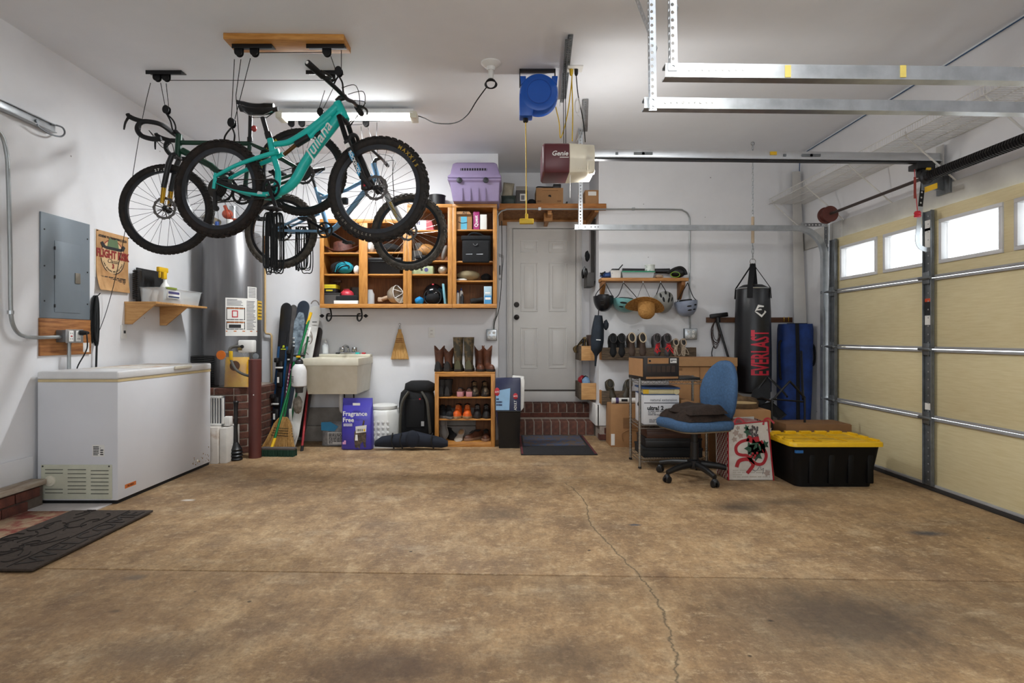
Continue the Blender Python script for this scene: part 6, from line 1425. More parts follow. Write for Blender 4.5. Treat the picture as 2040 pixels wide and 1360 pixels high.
for k in range(3): mb.tube(spline([Ml @ V((-.1 * cos(k * 1.05),-.1 * sin(k * 1.05),.07)),Ml @ V((0,0,.13)),Ml @ V((.1 * cos(k * 1.05),.1 * sin(k * 1.05),.07))],5),.0035,5)
mb.B('wire_guard',M_('paper'),t); MB().cbox(Ml @ V((0,0,-.18)),(.06,.04,.05),None).B('clamp',M_('socket_tan'),t,bev=.01)
simple(MB().lathe([(.05,0),(.05,.12),(.035,.15),(.03,.17)],18,tr(gx(736),6.24,floor_z)),'glass_jar',M_('clear_plastic'),'clear glass jar at the left edge of the middle bay','jar')
# bay 3
t = T('first_aid_box','pink and white box on the upper shelf behind the bicycle wheel','box',(gx(845),6.25,S_(457))); MB().box(gx(822),gx(851),6.15,6.35,S_(457),S_(457) + .105).B('box',mat('box_lilac','#d2ccd2',.5),t,bev=.002); MB().prism([(gx(851),S_(457)),(gx(866),S_(457)),(gx(861),S_(457) + .105),(gx(851),S_(457) + .105)],6.15,6.35).B('red_side',mat('box_pink','#b9525a',.6),t,bev=.002)
for k in (0,1):
    for j in (0,1): MB().box(gx(832 + k * 4),gx(834.5 + k * 4),6.147,6.15,S_(457) + .06 + j * .018,S_(457) + .072 + j * .018).B('square_mark',M_('print_purple'),t)
simple(MB().lathe([(.03,0),(.045,.02),(.045,.07),(.03,.085)],18,tr(gx(834),6.22,S_(518) + .115)).box(gx(823),gx(842),6.17,6.28,S_(518),S_(518) + .112),'glass_box',M_('smoke_plastic'),'small dark box with a glass dome behind the wheel hub','box')
t = T('tan_bag','tan leather bag on the middle shelf of the third bay','bag',(gx(850),6.26,S_(518))); MB().ell((gx(846),6.26,S_(518) + .12),(.12,.1,.075),n=20,m=12,jit=.05,seed=8).B('body',mat('tan_leather','#a4733c',.6,var=.25,vs=12),t,sub=1); MB().ell((gx(840),6.22,S_(518) + .035),(.10,.08,.034),jit=.05,seed=9).B('dark_base',M_('black_cloth'),t,sub=1)
simple(MB().ell((0,0,0),(.028,.06,.085),tr(gx(886),6.2,S_(518) + .09) @ roty(.25),jit=.06,seed=10),'grey_glove',mat('glove_grey','#7b7671',.8),'grey work glove at the right end of the middle shelf','glove',sub=1)
t = T('patterned_box','pale green patterned box on the shelf behind the bicycle tyre','box',(gx(842),6.25,S_(545))); MB().box(gx(821),gx(864),6.15,6.36,S_(545),S_(545) + .085).B('box',mat('box_green','#a9b48a',.6,c2='#8a8f6b',vs=8),t,bev=.002); [MB().lathe([(r_,0),(r_,.002)],14,tr(gx(px),6.15,S_(545) + .045) @ rotx(PI / 2)).B('dot',m_,t) for px,r_,m_ in ((842,.012,M_('print_black')),(851,.022,M_('print_purple')))]
simple(MB().ell((gx(882),6.22,S_(545) + .052),(.052,.052,.052)),'metal_ball',M_('alu_old'),'shiny silver ball on the third bay shelf','ball')
t = T('motorcycle_helmet','glossy black open-face motorcycle helmet on the lowest shelf','helmet',(gx(863),6.26,floor_z)); hc = V((gx(863),6.27,floor_z + .115))
MB().ell(hc,(.115,.13,.125),n=28,m=16,z0=-.9).B('shell',mat('gloss_black','#0b0b0d',.12),t); MB().ell(hc + V((0,-.055,-.03)),(.085,.085,.075),n=24,m=14).B('face_opening',M_('black_cloth'),t)
MB().tube([hc + V((.092 * cos(a),-.10,-.03 + .088 * sin(a))) for a in [k * PI / 12 for k in range(24)]],.006,6,closed=True).B('edge_trim',M_('black_rubber'),t); MB().ell(hc + V((0,-.065,.108)),(.014,.008,.01)).B('badge',M_('red_print'),t)
simple(MB().ell((gx(836),6.20,floor_z + .045),(.05,.05,.045),jit=.14,seed=11),'blue_cloth',mat('cloth_blue','#1787c4',.8,var=.2),'crumpled bright blue cloth left of the motorcycle helmet','cloth',sub=1)
simple(MB().box(-.012,.012,-.09,.09,0,.23,tr(gx(888),6.25,floor_z) @ roty(-.1)),'book',mat('book_teal','#6fa3b0',.6),'light blue book standing right of the motorcycle helmet','book',bev=.002)
# bay 4
t = T('cardboard_box','small cardboard box with blue tape on the top right cabinet shelf','box',(gx(928),6.25,S_(456))); MB().box(gx(910),gx(941),6.16,6.38,S_(456),S_(456) + .16).B('box',M_('cardboard'),t,bev=.002); MB().box(gx(919),gx(931),6.157,6.16,S_(456),S_(456) + .14).B('tape',mat('tape_blue','#58a9c4',.4),t)
MB().prism([(gx(908),S_(456) + .16),(gx(940),S_(456) + .16),(gx(936),S_(456) + .19),(gx(909),S_(456) + .19)],6.13,6.16).B('flap',M_('cardboard'),t); MB().tube(spline([(gx(914),6.155,S_(456) + .085),(gx(922),6.155,S_(456) + .07),(gx(932),6.155,S_(456) + .08)],5),.003,5).B('smile_mark',M_('print_black'),t)
text('AS',.045,face_cam((gx(927),6.128,S_(456) + .176)),M_('print_black'),t)
t = T('pink_carton','upright magenta carton with white print beside the cardboard box','box',(gx(949),6.25,S_(456))); MB().box(gx(943.5),gx(955.5),6.16,6.36,S_(456),S_(456) + .195).B('carton',mat('magenta','#a02a6e',.5),t,bev=.002); text('Quest',.05,face_cam((gx(949.5),6.158,S_(456) + .09)) @ rotz(PI / 2),M_('print_white'),t,bold=.001)
t = T('white_carton','upright plain white carton on the top right cabinet shelf','box',(gx(962),6.25,S_(456))); MB().box(gx(957),gx(970),6.16,6.36,S_(456),S_(456) + .165).B('carton',M_('paper'),t,bev=.003)
t = T('camera_bag','black shoulder bag with a metal ring in the right cabinet','bag',(gx(948),6.16,S_(519) - .04)); MB().box(gx(921,6.12),gx(977,6.12),6.09,6.33,S_(519) + .001,S_(519) + .26).B('body',M_('black_cloth'),t,bev=.02,seg=3); MB().box(gx(921,6.06),gx(975,6.06),6.045,6.09,S_(519) - .03,S_(519) + .20).B('front_pocket',M_('black_cloth'),t,bev=.015,seg=3)
MB().tube([(gx(947,6.04) + .022 * cos(a),6.035,S_(519) + .17 + .02 * sin(a)) for a in [PI + k * PI / 10 for k in range(11)]],.0035,6).B('ring',M_('chrome'),t); MB().box(gx(919,6.12),gx(978,6.12),6.08,6.335,S_(519) + .215,S_(519) + .265).B('lid',M_('black_cloth'),t,bev=.015,seg=3)
for px in (934,955): MB().prism([(gx(px - 6,6.04),S_(519) + .055),(gx(px + 7,6.04),S_(519) + .055),(gx(px + 7,6.04),S_(519) + .063),(gx(px - 6,6.04),S_(519) + .06)],6.043,6.046).B('zip',M_('galv'),t)
MB().tube(spline([(gx(930),6.2,S_(519) + .26),(gx(940),6.16,S_(519) + .30),(gx(955),6.16,S_(519) + .295),(gx(968),6.2,S_(519) + .262)],5),.012,6).B('handle',M_('black_cloth'),t)
t = T('khaki_bag','khaki canvas bag under the black shoulder bag','bag',(gx(935),6.26,S_(558))); MB().ell((gx(932),6.27,S_(558) + .065),(.13,.09,.06),n=20,m=12,jit=.05,seed=12).B('body',mat('khaki','#8d7f60',.8,var=.2),t,sub=1); MB().ell((gx(920),6.19,S_(558) + .012),(.06,.03,.012),jit=.1,seed=13).B('white_lining',M_('paper'),t)
simple(MB().ell((gx(968),6.28,S_(558) + .045),(.06,.07,.044),jit=.1,seed=14),'black_pouch',M_('black_cloth'),'black pouch right of the khaki bag','pouch',sub=1)
for px,h_,r_,m_,l_ in ((912,.16,.016,'white_plastic','slim white bottle with blue print at the left of the lowest right shelf'),(918,.19,.02,'paper','white bottle with a blue pointed cap on the lowest right shelf'),(920.5,.12,.02,'steel_dark','small dark bottle in front of the blue-capped bottle')):
    yy = 6.2 if px < 920 else 6.165; t = T('bottle',l_,'bottle',(gx(px),yy,floor_z),group='bottles in the right cabinet'); MB().lathe([(r_,0),(r_,h_ * .75),(r_ * .45,h_ * .85)],14,tr(gx(px,yy),yy + (.06 if px == 918 else 0),floor_z)).B('body',M_(m_),t); MB().lathe([(r_ * .5,h_ * .85),(r_ * .25,h_)],12,tr(gx(px,yy),yy + (.06 if px == 918 else 0),floor_z)).B('cap',M_('fit_blue') if px < 920 else M_('print_black'),t)
t = T('binoculars','black binoculars on the lowest right cabinet shelf','binoculars',(gx(948),6.24,floor_z))
for k in (0,1): MB().lathe([(.03,0),(.03,.05),(.022,.07),(.022,.12),(.026,.135)],16,tr(gx(938),6.18 + k * .065,floor_z + .035 + .0 * k) @ rotz(.2) @ roty(radians(78))).B('barrel',M_('black_rubber'),t)
MB().cbox((gx(946),6.215,floor_z + .05),(.04,.06,.03)).B('bridge',M_('black_rubber'),t,bev=.006)
t = T('blue_carton','blue and white upright carton at the right of the lowest shelf','box',(gx(972),6.22,floor_z)); MB().box(gx(964.5),gx(980),6.15,6.32,floor_z,floor_z + .20).B('carton',mat('carton_pale','#a9c4d2',.5),t,bev=.002); MB().box(gx(965.5),gx(979.5),6.148,6.15,floor_z + .01,floor_z + .10).B('blue_print',mat('carton_blue','#3f8fc4',.5),t); MB().box(gx(967),gx(978),6.1465,6.148,floor_z + .055,floor_z + .08).box(gx(967),gx(977),6.1475,6.15,floor_z + .12,floor_z + .135).B('white_print',M_('print_white'),t)
# ---- on top of the cabinets
zT = zF(406) + .002
t = T('pet_carrier','purple plastic pet carrier on top of the oak cabinets','pet carrier',(WX(945,6.15),6.2,zT))
pur = mat('carrier_purple','#8d7ea0',.45,var=.06); Yc_ = 6.05
def crng(px0,px1,y0,y1,z): return [(WX(px0,Yc_),y0,z),(WX(px1,Yc_),y0,z),(WX(px1,Yc_),y1,z),(WX(px0,Yc_),y1,z)]
z_ = lambda py: max(zT,WZ(py,Yc_))
MB().loft([crng(903,994,6.02,6.42,z_(404)),crng(897,996,5.985,6.43,z_(366)),crng(893,999,5.965,6.435,z_(363)),crng(893,999,5.965,6.435,z_(359))]).B('lower_shell',pur,t,bev=.012,seg=3)
MB().loft([crng(893,999,5.965,6.435,z_(358.5)),crng(893,999,5.965,6.435,z_(354)),crng(898,996,5.98,6.43,z_(350)),crng(902,990,6.04,6.41,z_(326)),crng(910,984,6.07,6.38,z_(322))]).B('upper_shell',pur,t,bev=.012,seg=3)
g_ = MB().box(WX(917,6.0),WX(970,6.0),5.998,6.03,WZ(347,6.0),WZ(335,6.0)).B('vent_grille',M_('black_matte'),t)
for k in range(11): x = WX(919 + k * 5,6.0); MB().box(x - .003,x + .003,5.994,5.998,WZ(347,6.0),WZ(335,6.0)).B('vent_bar',pur,g_)
MB().box(WX(917,6.0),WX(970,6.0),5.994,5.998,WZ(342,6.0),WZ(340,6.0)).B('vent_bar',pur,g_)
for px in (915,968): MB().lathe([(.03,0),(.028,.015),(.015,.018),(.0,.02)],16,tr(W(px,359,5.965)) @ rotx(PI / 2)).B('latch_knob',M_('steel_dark'),t)
for px in (921,937,953,967): MB().box(WX(px - .3,5.985),WX(px + .3,5.985),5.988,6.02,WZ(398,5.99),WZ(374,5.99),tr(0,.0,0)).B('rib',pur,t)
t = T('black_pot','black pot with a wire handle on the cabinets left of the carrier','pot',(WX(870,6.3),6.3,zT)); MB().lathe([(.07,0),(.09,.02),(.095,.13),(.10,.132),(.09,.13),(.085,.03),(0,.02)],28,tr(WX(870,6.3),6.32,zT)).B('body',M_('black_plastic'),t); MB().ell((WX(870,6.3),6.32,zT + .132),(.012,.012,.014)).B('knob',M_('black_plastic'),t)
simple(MB().ell((WX(858,6.25),6.26,zT + .012),(.10,.07,.015),jit=.05,seed=2),'blue_towel',mat('cap_bluegrey','#7b93a8',.7),'pale blue cloth lying beside the black pot','cloth')
# ---- board shelf over the entry door
t = T('door_shelf','wide pine and chipboard shelf above the entry door','shelf',(.5,6.8,2.58)); zS = WZ(406,6.40)
MB().box(-.105,1.115,6.38,6.415,WZ(418,6.38),zS).B('front_board',mat('shelf_pine','#b0743a',.6,c2='#8f561f',vs=5,stretch=(1.5,12,12)),t,bev=.003)
MB().box(-.095,1.035,6.416,YA - .002,zS - .022,zS - .004).B('deck',M_('osb'),t)
for x in (.46,): MB().box(x,x + .045,6.42,YA - .07,zS - .115,zS - .023).B('joist',M_('pine'),t,bev=.002)
MB().box(.43,.53,6.60,6.68,zS - .15,zS - .06).B('block',M_('pine'),t,bev=.002)
MB().box(-.095,-.05,6.42,YA - .01,zS - .09,zS - .024).B('side_cleat',M_('pine'),t); MB().box(.99,1.035,6.42,YA - .01,zS - .09,zS - .024).B('side_cleat',M_('pine'),t)
MB().box(-.05,.99,YA - .05,YA - .005,zS - .09,zS - .024).B('back_cleat',M_('pine'),t)
zS += .001
def onshelf(px,Y=6.55): return V((WX(px,Y),Y,zS))
def S2(py,Y=6.55): return WZ(py,Y)
t = T('cardboard_box','cardboard box with a hand hole on the shelf above the door','box',onshelf(1094)); MB().box(WX(1068,6.5),WX(1122,6.5),6.5,6.8,zS,WZ(374,6.5)).B('box',M_('cardboard'),t,bev=.002); MB().cyl(W(1095,391,6.499),W(1095,391,6.505),.018,n=14).B('hand_hole',M_('black_matte'),t); MB().box(WX(1080,6.5),WX(1112,6.5),6.497,6.5,WZ(380,6.5),WZ(379,6.5)).box(WX(1070,6.5),WX(1078,6.5),6.497,6.5,WZ(402,6.5),WZ(399,6.5)).box(WX(1110,6.5),WX(1118,6.5),6.497,6.5,WZ(402,6.5),WZ(399,6.5)).B('print',M_('cardboard_dark'),t)
zb = WZ(374,6.5) + .003
t = T('cable_heap','black cable and white adapters heaped on the cardboard box above the door','cables',(WX(1095,6.6),6.6,zb)); MB().tube(spline([(WX(1069,6.5),6.52,zb + .0),(WX(1072,6.5),6.55,zb + .02),(WX(1090,6.5),6.6,zb + .03),(WX(1108,6.5),6.58,zb + .025)],5),.008,6).B('black_cable',M_('black_rubber'),t); MB().cbox((WX(1111,6.5),6.6,zb + .03),(.09,.08,.06)).B('black_adapter',M_('black_plastic'),t,bev=.008)
mb = MB(); [mb.tube([(WX(1110,6.5) + .05 * cos(a + k) * (1 - .1 * k),6.58 + .02 * k,zb + .1 + .035 * sin(a + .4 * k)) for a in [q * PI / 8 for q in range(16)]],.007,6,closed=True) for k in range(3)]; mb.B('white_cord',M_('white_plastic'),t); MB().cbox((WX(1100,6.5),6.6,zb + .12),(.06,.05,.04)).B('white_adapter',M_('white_plastic'),t,bev=.008)
t = T('radio_box','dark box with a printed label on the door shelf behind the yellow cord','box',onshelf(1040)); MB().box(WX(1028,6.55),WX(1051,6.55),6.55,6.75,zS,WZ(376,6.55)).B('box',mat('box_dark','#4a4644',.6),t,bev=.004); MB().box(WX(1036,6.55),WX(1047,6.55),6.547,6.55,WZ(400,6.55),WZ(386,6.55)).B('label',M_('paper'),t); MB().box(WX(1038,6.55),WX(1045,6.55),6.545,6.547,WZ(398,6.55),WZ(389,6.55)).B('label_print',M_('print_grey'),t); MB().box(WX(1028,6.55),WX(1051,6.55),6.548,6.56,WZ(379,6.55),WZ(371,6.55)).B('lid',mat('lid_grey','#8a8680',.6),t,bev=.002)
t = T('seed_bag','crumpled beige and dark bag beside the pet carrier','bag',onshelf(1010)); pouch(MB(),.13,.29,.12,M=tr(onshelf(1008,6.6)) @ roty(.12),seed=6).B('upper',mat('bag_beige','#a39a86',.6,var=.3,vs=15),t); pouch(MB(),.17,.13,.16,M=tr(onshelf(1013,6.55)),seed=7).B('lower',mat('bag_darkgreen','#33403a',.6,var=.4,vs=20),t)
simple(MB().ell((onshelf(1059,6.6).x,6.6,zS + .05),(.06,.06,.05),jit=.06,seed=4),'black_pouch',M_('black_cloth'),'round black pouch left of the cardboard box above the door','pouch',sub=1)
t = T('tan_carton','small open tan carton at the right end of the door shelf','box',onshelf(1180)); MB().box(WX(1166,6.45),WX(1196,6.45),6.46,6.7,zS,WZ(378,6.45)).B('box',M_('cardboard'),t,bev=.002); MB().box(WX(1172,6.45),WX(1188,6.45),6.457,6.46,WZ(389,6.45),WZ(381,6.45)).B('label',M_('paper'),t); MB().prism([(WX(1166,6.45),WZ(378,6.45)),(WX(1196,6.45),WZ(378,6.45)),(WX(1193,6.45),WZ(372,6.45)),(WX(1170,6.45),WZ(370,6.45))],6.64,6.66).B('flap',M_('cardboard'),t)
simple(MB().box(WX(1126,6.5),WX(1143,6.5),6.5,6.58,zS,zS + .018).box(WX(1128,6.5),WX(1131,6.5),6.5,6.58,zS + .018,zS + .05),'black_tool',M_('black_plastic'),'flat black tool lying on the door shelf right of the cardboard box','tool',bev=.003)
# ================================================================ shoes, shoe shelf, backpack, doorway
def shoe_thing(name,label,M,L=.28,Wd=.10,hh=.075,ht=.05,upper=None,sole=None,lining=None,lace=None,shaft=0,notch=0,trim=None,solez=.022,low=False,shaft_m=None,group=None,heel=0):
    """toe towards local -y; M = placement matrix"""
    t = T(name,label,'boot' if shaft else ('clog' if name == 'clog' else ('sandal' if 'sandal' in name else 'shoe')),M.translation,rot=M.to_euler(),local=True,group=group)
    n = 11; up = []; outl = []
    for i in range(n):
        q = i / (n - 1); y = L * (.5 - q); hw = Wd / 2 * (.62 + .25 * sin(min(1,q / .3) * PI / 2) if q < .3 else (.87 - .07 * sin((q - .3) / .25 * PI) if q < .55 else .87 + .13 * sin((q - .55) / .2 * PI / 2) if q < .75 else 1.0 * max(.25,cos((q - .75) / .25 * PI / 2 * .88))))
        h = hh * (1 + .12 * (q < .12)) if q < .4 else hh + (ht - hh) * min(1,(q - .4) / .28)
        if q > .85: h = ht * (.95 if q < .95 else .6)
        if low and q < .4: h *= .85
        up.append([(hw * cos(a) * (1 - .12 * sin(a)),y,solez + heel * max(0,1 - q * 2.2) * 0 + h * max(0,sin(a)) ** .75) for a in [k * PI / 8 for k in range(9)]])
        outl.append((hw * 1.06,y))
    MB().loft(up).B('upper',upper,t,smooth=60)
    pl = [(x,y) for x,y in outl] + [(-x,y) for x,y in reversed(outl)]
    m_ = len(pl); v = [(x,y,0) for x,y in pl] + [(x * 1.02,y * 1.015,solez * 1.2) for x,y in pl]
    MB().add(v,[tuple(range(m_)),tuple(reversed(range(m_,2 * m_)))] + [(i,(i + 1) % m_,(i + 1) % m_ + m_,i + m_) for i in range(m_)]).B('sole',sole,t,bev=.002)
    if not shaft:
        MB().ell((0,L * .27,solez + hh * (.86 if low else .98)),(Wd * .34,L * .2,.012),n=18,m=8).B('opening',lining,t)
        if trim: MB().tube([(Wd * .36 * cos(a),L * .27 + L * .21 * sin(a),solez + hh * 1.0 + .006) for a in [k * PI / 12 for k in range(24)]],.007,6,closed=True).B('collar',trim,t)
        if lace:
            for k in range(4): y = L * (.02 - .05 * k); z = solez + hh - (hh - ht) * (k + .6) / 5.2; MB().tube([(-Wd * .22,y - .006,z + .002),(0,y,z + .008),(Wd * .22,y + .006,z + .002)],.0032,5).B('lace',lace,t)
    else:
        rings = []; rg = [k * PI / 10 for k in range(20)]
        for z,r,yo in ((hh * .5,.045,.24),(hh + .02,.045,.25),(hh + .07,.047,.26),(shaft * .7,.052,.25),(shaft,.058,.25)): rings.append([(r * cos(a),L * yo + r * 1.12 * sin(a),z + (notch * cos(2 * a) * (z / shaft) ** 4 if z > shaft * .6 else 0)) for a in rg])
        for z,r,yo in ((shaft,.054,.25),(shaft * .75,.048,.25),(shaft * .6,.0,.25)): rings.append([(r * cos(a),L * yo + r * 1.12 * sin(a),z + (notch * cos(2 * a) * (z / shaft) ** 4 if z > shaft * .6 and r > 0 else 0)) for a in rg])
        MB().loft(rings).B('shaft',shaft_m or upper,t,smooth=60)
        if heel: MB().box(-Wd * .32,Wd * .32,L * .25,L * .5,0,.03).B('heel',sole,t,bev=.004)
    return t
LT = dict(brown=mat('leather_brown','#5a3523',.5,c2='#3e2317',vs=12),red=mat('leather_redbrown','#6b3d26',.5,c2='#4a2818',vs=12),camo=mat('camo_boot','#5b4a30',.7,c2='#2f2a1c',vs=18,contrast=(.45,.55)),olive=mat('olive_rubber','#4c4a30',.6),sole=mat('sole_dark','#241c17',.8),tan=mat('sole_tan','#9a7a56',.8),dark=mat('shoe_dark','#211e1d',.7),orange=mat('shoe_orange','#e0661e',.6,c2='#c44f16',vs=20),pink=mat('shoe_pink','#c08387',.7),grey=mat('shoe_grey','#6d6a66',.7),black=M_('black_cloth'),cream=mat('shoe_cream','#c9b79a',.9),white=M_('paper'))
# ---- shoe shelf
sx0,sx1,sy0,sy1 = WX(866,6.03),WX(986,6.03),6.03,6.42
def sz(py): return WZ(py,6.03)
t = T('shoe_shelf','open oak shoe shelf with three rows of shoes','shoe shelf',((sx0 + sx1) / 2,6.2,0))
zt_ = sz(741)
for x in (sx0,sx1 - .018): MB().box(x,x + .018,sy0 + .02,sy1,0,zt_ - .016).B('side_panel',M_('oak'),t,bev=.001)
MB().box(sx0,sx1,sy0 + .0,sy1,zt_ - .016,zt_).B('top_panel',M_('oak_h'),t,bev=.002); MB().box(sx0 + .018,sx1 - .018,sy1 - .008,sy1,0,zt_ - .016).B('back_panel',M_('oak_back'),t)
for a,b in ((866,874),(978,986)): MB().box(WX(a,6.03),WX(b,6.03),sy0,sy0 + .02,0,zt_ - .016).B('frame_stile',M_('oak'),t,bev=.002)
MB().box(WX(874,6.03),WX(978,6.03),sy0,sy0 + .02,sz(750),zt_ - .016).B('frame_rail',M_('oak_h'),t,bev=.002); MB().box(WX(874,6.03),WX(978,6.03),sy0,sy0 + .02,0,sz(881)).B('frame_rail',M_('oak_h'),t,bev=.002)
SH = [sz(791),sz(835),.05]
for z in SH: MB().box(sx0 + .018,sx1 - .018,sy0 + .022,sy1 - .008,z - .014,z).B('shelf',M_('oak_h'),t,bev=.001)
def at(px,Y,z,rz=0): return tr(WX(px,Y),Y,z) @ rotz(rz)
# boots on top (heel side to the camera for the camo pair)
for k,px in enumerate((880,898)): shoe_thing('cowboy_boot',('leftmost slouching dark brown boot on top of the shoe shelf','second slouching dark brown boot on top of the shoe shelf')[k],at(px,6.22,zt_ + .001,PI - .25),.27,.10,.08,.06,LT['dark'],LT['sole'],shaft=.25 - .02 * k,notch=.03,shaft_m=LT['brown'],group='boots on the shoe shelf',heel=1)
for k,px in enumerate((914,935)): shoe_thing('hunting_boot',('left tall camouflage boot in the middle of the shoe shelf top','right tall camouflage boot in the middle of the shoe shelf top')[k],at(px,6.22,zt_ + .001,PI),.28,.105,.09,.065,LT['olive'],LT['sole'],shaft=.37,shaft_m=LT['camo'],group='boots on the shoe shelf',heel=1)
for k,px in enumerate((956,974)): shoe_thing('cowboy_boot',('left reddish brown cowboy boot on top of the shoe shelf','rightmost reddish brown cowboy boot on top of the shoe shelf')[k],at(px,6.20,zt_ + .001,.15 + .2 * k),.26,.09,.07,.055,LT['red'],LT['sole'],shaft=.25,notch=.03,group='boots on the shoe shelf',heel=1)
# rows
g_ = 'shoes in the oak shelf'
for k,px in enumerate((881,893)): shoe_thing('ankle_boot',('left dark lace boot in the top row of the shoe shelf','right dark lace boot in the top row of the shoe shelf')[k],at(px,6.2,SH[0] + .001,PI),.25,.08,.08,.05,LT['dark'],LT['sole'],shaft=.18,shaft_m=LT['dark'],group=g_)
for k,px in enumerate((918,936)): shoe_thing('clog',('left pink-soled slipper in the top row','right pink-soled slipper in the top row')[k],at(px,6.18,SH[0] + .001,PI),.24,.085,.04,.035,LT['brown'],LT['pink'],LT['dark'],solez=.045,group=g_)
for k,px in enumerate((945,966)): shoe_thing('hiking_shoe',('left camouflage hiking shoe in the top row','right camouflage hiking shoe in the top row')[k],at(px,6.2,SH[0] + .001,.1),.27,.095,.12,.075,mat('hike_camo','#6b5a44',.7,c2='#2b241e',vs=16,contrast=(.45,.55)),LT['sole'],LT['dark'],LT['tan'],group=g_)
for k,px in enumerate((883,895)): shoe_thing('sneaker',('left black sneaker in the middle row of the shoe shelf','second black sneaker with grey sole in the middle row')[k],at(px,6.22 - .06 * k,SH[1] + .001,.2),.27,.09,.09,.055,LT['black'],LT['grey'],LT['dark'],LT['dark'],group=g_)
for k,px in enumerate((912,931)): shoe_thing('running_shoe',('left bright orange running shoe in the middle row','right bright orange running shoe in the middle row')[k],at(px,6.18,SH[1] + .001,(-.06,.06)[k]),.27,.10,.11,.06,LT['orange'],LT['tan'],LT['dark'],mat('lace_orange','#f08a4a',.6),group=g_)
for k,px in enumerate((951,969)): shoe_thing('sneaker',('left dark grey sneaker right of the orange shoes','right dark grey sneaker at the end of the middle row')[k],at(px,6.2,SH[1] + .001,.05),.27,.09,.10,.055,LT['dark'],LT['sole'],LT['black'],LT['grey'],group=g_)
shoe_thing('sandal','pale grey sandal standing upright at the left of the bottom row',tr(WX(884,6.2),6.2,SH[2] + .12) @ rotx(PI / 2 - .25) @ rotz(.15),.24,.09,.03,.03,LT['grey'],mat('sandal_pale','#8f8c86',.7),LT['grey'],low=True,group=g_)
shoe_thing('sneaker','black shoe behind the pale sandal in the bottom row',at(899,6.25,SH[2] + .001,.5),.25,.09,.08,.05,LT['black'],LT['sole'],LT['dark'],group=g_)
shoe_thing('flip_flop','pale beige flip-flop leaning in the middle of the bottom row',tr(WX(916,6.16),6.16,SH[2] + .03) @ rotx(.5) @ rotz(-.2),.22,.085,.012,.012,mat('beige_foam','#a5988a',.8),mat('beige_foam2','#8d8276',.8),LT['tan'],group=g_,solez=.014)
for k,px in enumerate((942,968)): shoe_thing('sandal',('left brown strappy sandal in the bottom row','right brown strappy sandal in the bottom row')[k],at(px,6.18,SH[2] + .001,(-.7,.0)[k]),.25,.09,.07,.04,LT['brown'],mat('sandal_tan','#8a6a52',.8),LT['dark'],LT['dark'],group=g_)
# ---- backpack
c = FL(828,888); t = T('hiking_backpack','large black hiking backpack with navy hip belt on the floor','backpack',(c.x,6.0,0))
bx = WX(828,6.08)
MB().loft([[(bx + w * math.copysign(abs(cos(a)) ** .6,cos(a)),6.2 + d * sin(a),z) for a in [k * PI / 8 for k in range(16)]] for w,d,z in ((.15,.10,.0),(.19,.13,.06),(.20,.14,.25),(.20,.14,.45),(.18,.13,.56),(.12,.09,.62))]).B('pack',M_('black_cloth'),t,smooth=60)
MB().loft([[(bx + .03 + w * cos(a),6.19 + d * sin(a),z) for a in [k * PI / 8 for k in range(16)]] for w,d,z in ((.14,.10,.56),(.17,.13,.60),(.16,.12,.66),(.10,.07,.69))]).B('top_lid',M_('black_cloth'),t,smooth=60)
gs = mat('strap_grey','#55534b',.8)
for s_ in (-1,1): MB().tube(spline([(bx + s_ * .07,6.05,.58),(bx + s_ * .13,6.02,.48),(bx + s_ * .15,6.01,.32),(bx + s_ * .16,6.04,.15)],6),.035,8,flat=.4,up=(0,-1,0)).B('shoulder_strap',gs if s_ < 0 else mat('strap_grey2','#4a4842',.8),t)
MB().box(bx - .10,bx + .10,6.045,6.07,.2,.5).B('back_pad',mat('mesh_black','#0d0d0f',.95),t,bev=.01)
nav = mat('navy_belt','#131a28',.85,var=.2)
MB().loft([[(x,yy + d * sin(a),.095 + z + h_ * cos(a)) for a in [k * PI / 6 for k in range(12)]] for x,yy,d,h_,z in ((WX(747,5.86),5.86,.02,.03,-.03),(WX(760,5.86),5.87,.045,.055,-.01),(WX(795,5.86),5.88,.055,.075,0),(WX(822,5.86),5.88,.06,.085,.02),(WX(850,5.86),5.88,.055,.07,0),(WX(880,5.86),5.87,.045,.055,-.02),(WX(892,5.86),5.87,.02,.03,-.03))]).B('hip_belt',nav,t,smooth=60)
MB().ell((WX(822,5.84),5.83,.12),(.075,.03,.09)).B('lumbar_pad',nav,t)
for px in (783,800,862): MB().tube(spline([(WX(px,5.85),5.84,.18),(WX(px - 3,5.83),5.82,.10),(WX(px + 2,5.83),5.83,.02)],4),.007,6).B('webbing',M_('black_matte'),t)
MB().box(WX(838,6.0),WX(844,6.0),6.03,6.04,.22,.27).B('buckle',M_('galv'),t); MB().box(WX(834,6.0),WX(837,6.0),6.03,6.035,.50,.515).B('red_mark',M_('red_print'),t)
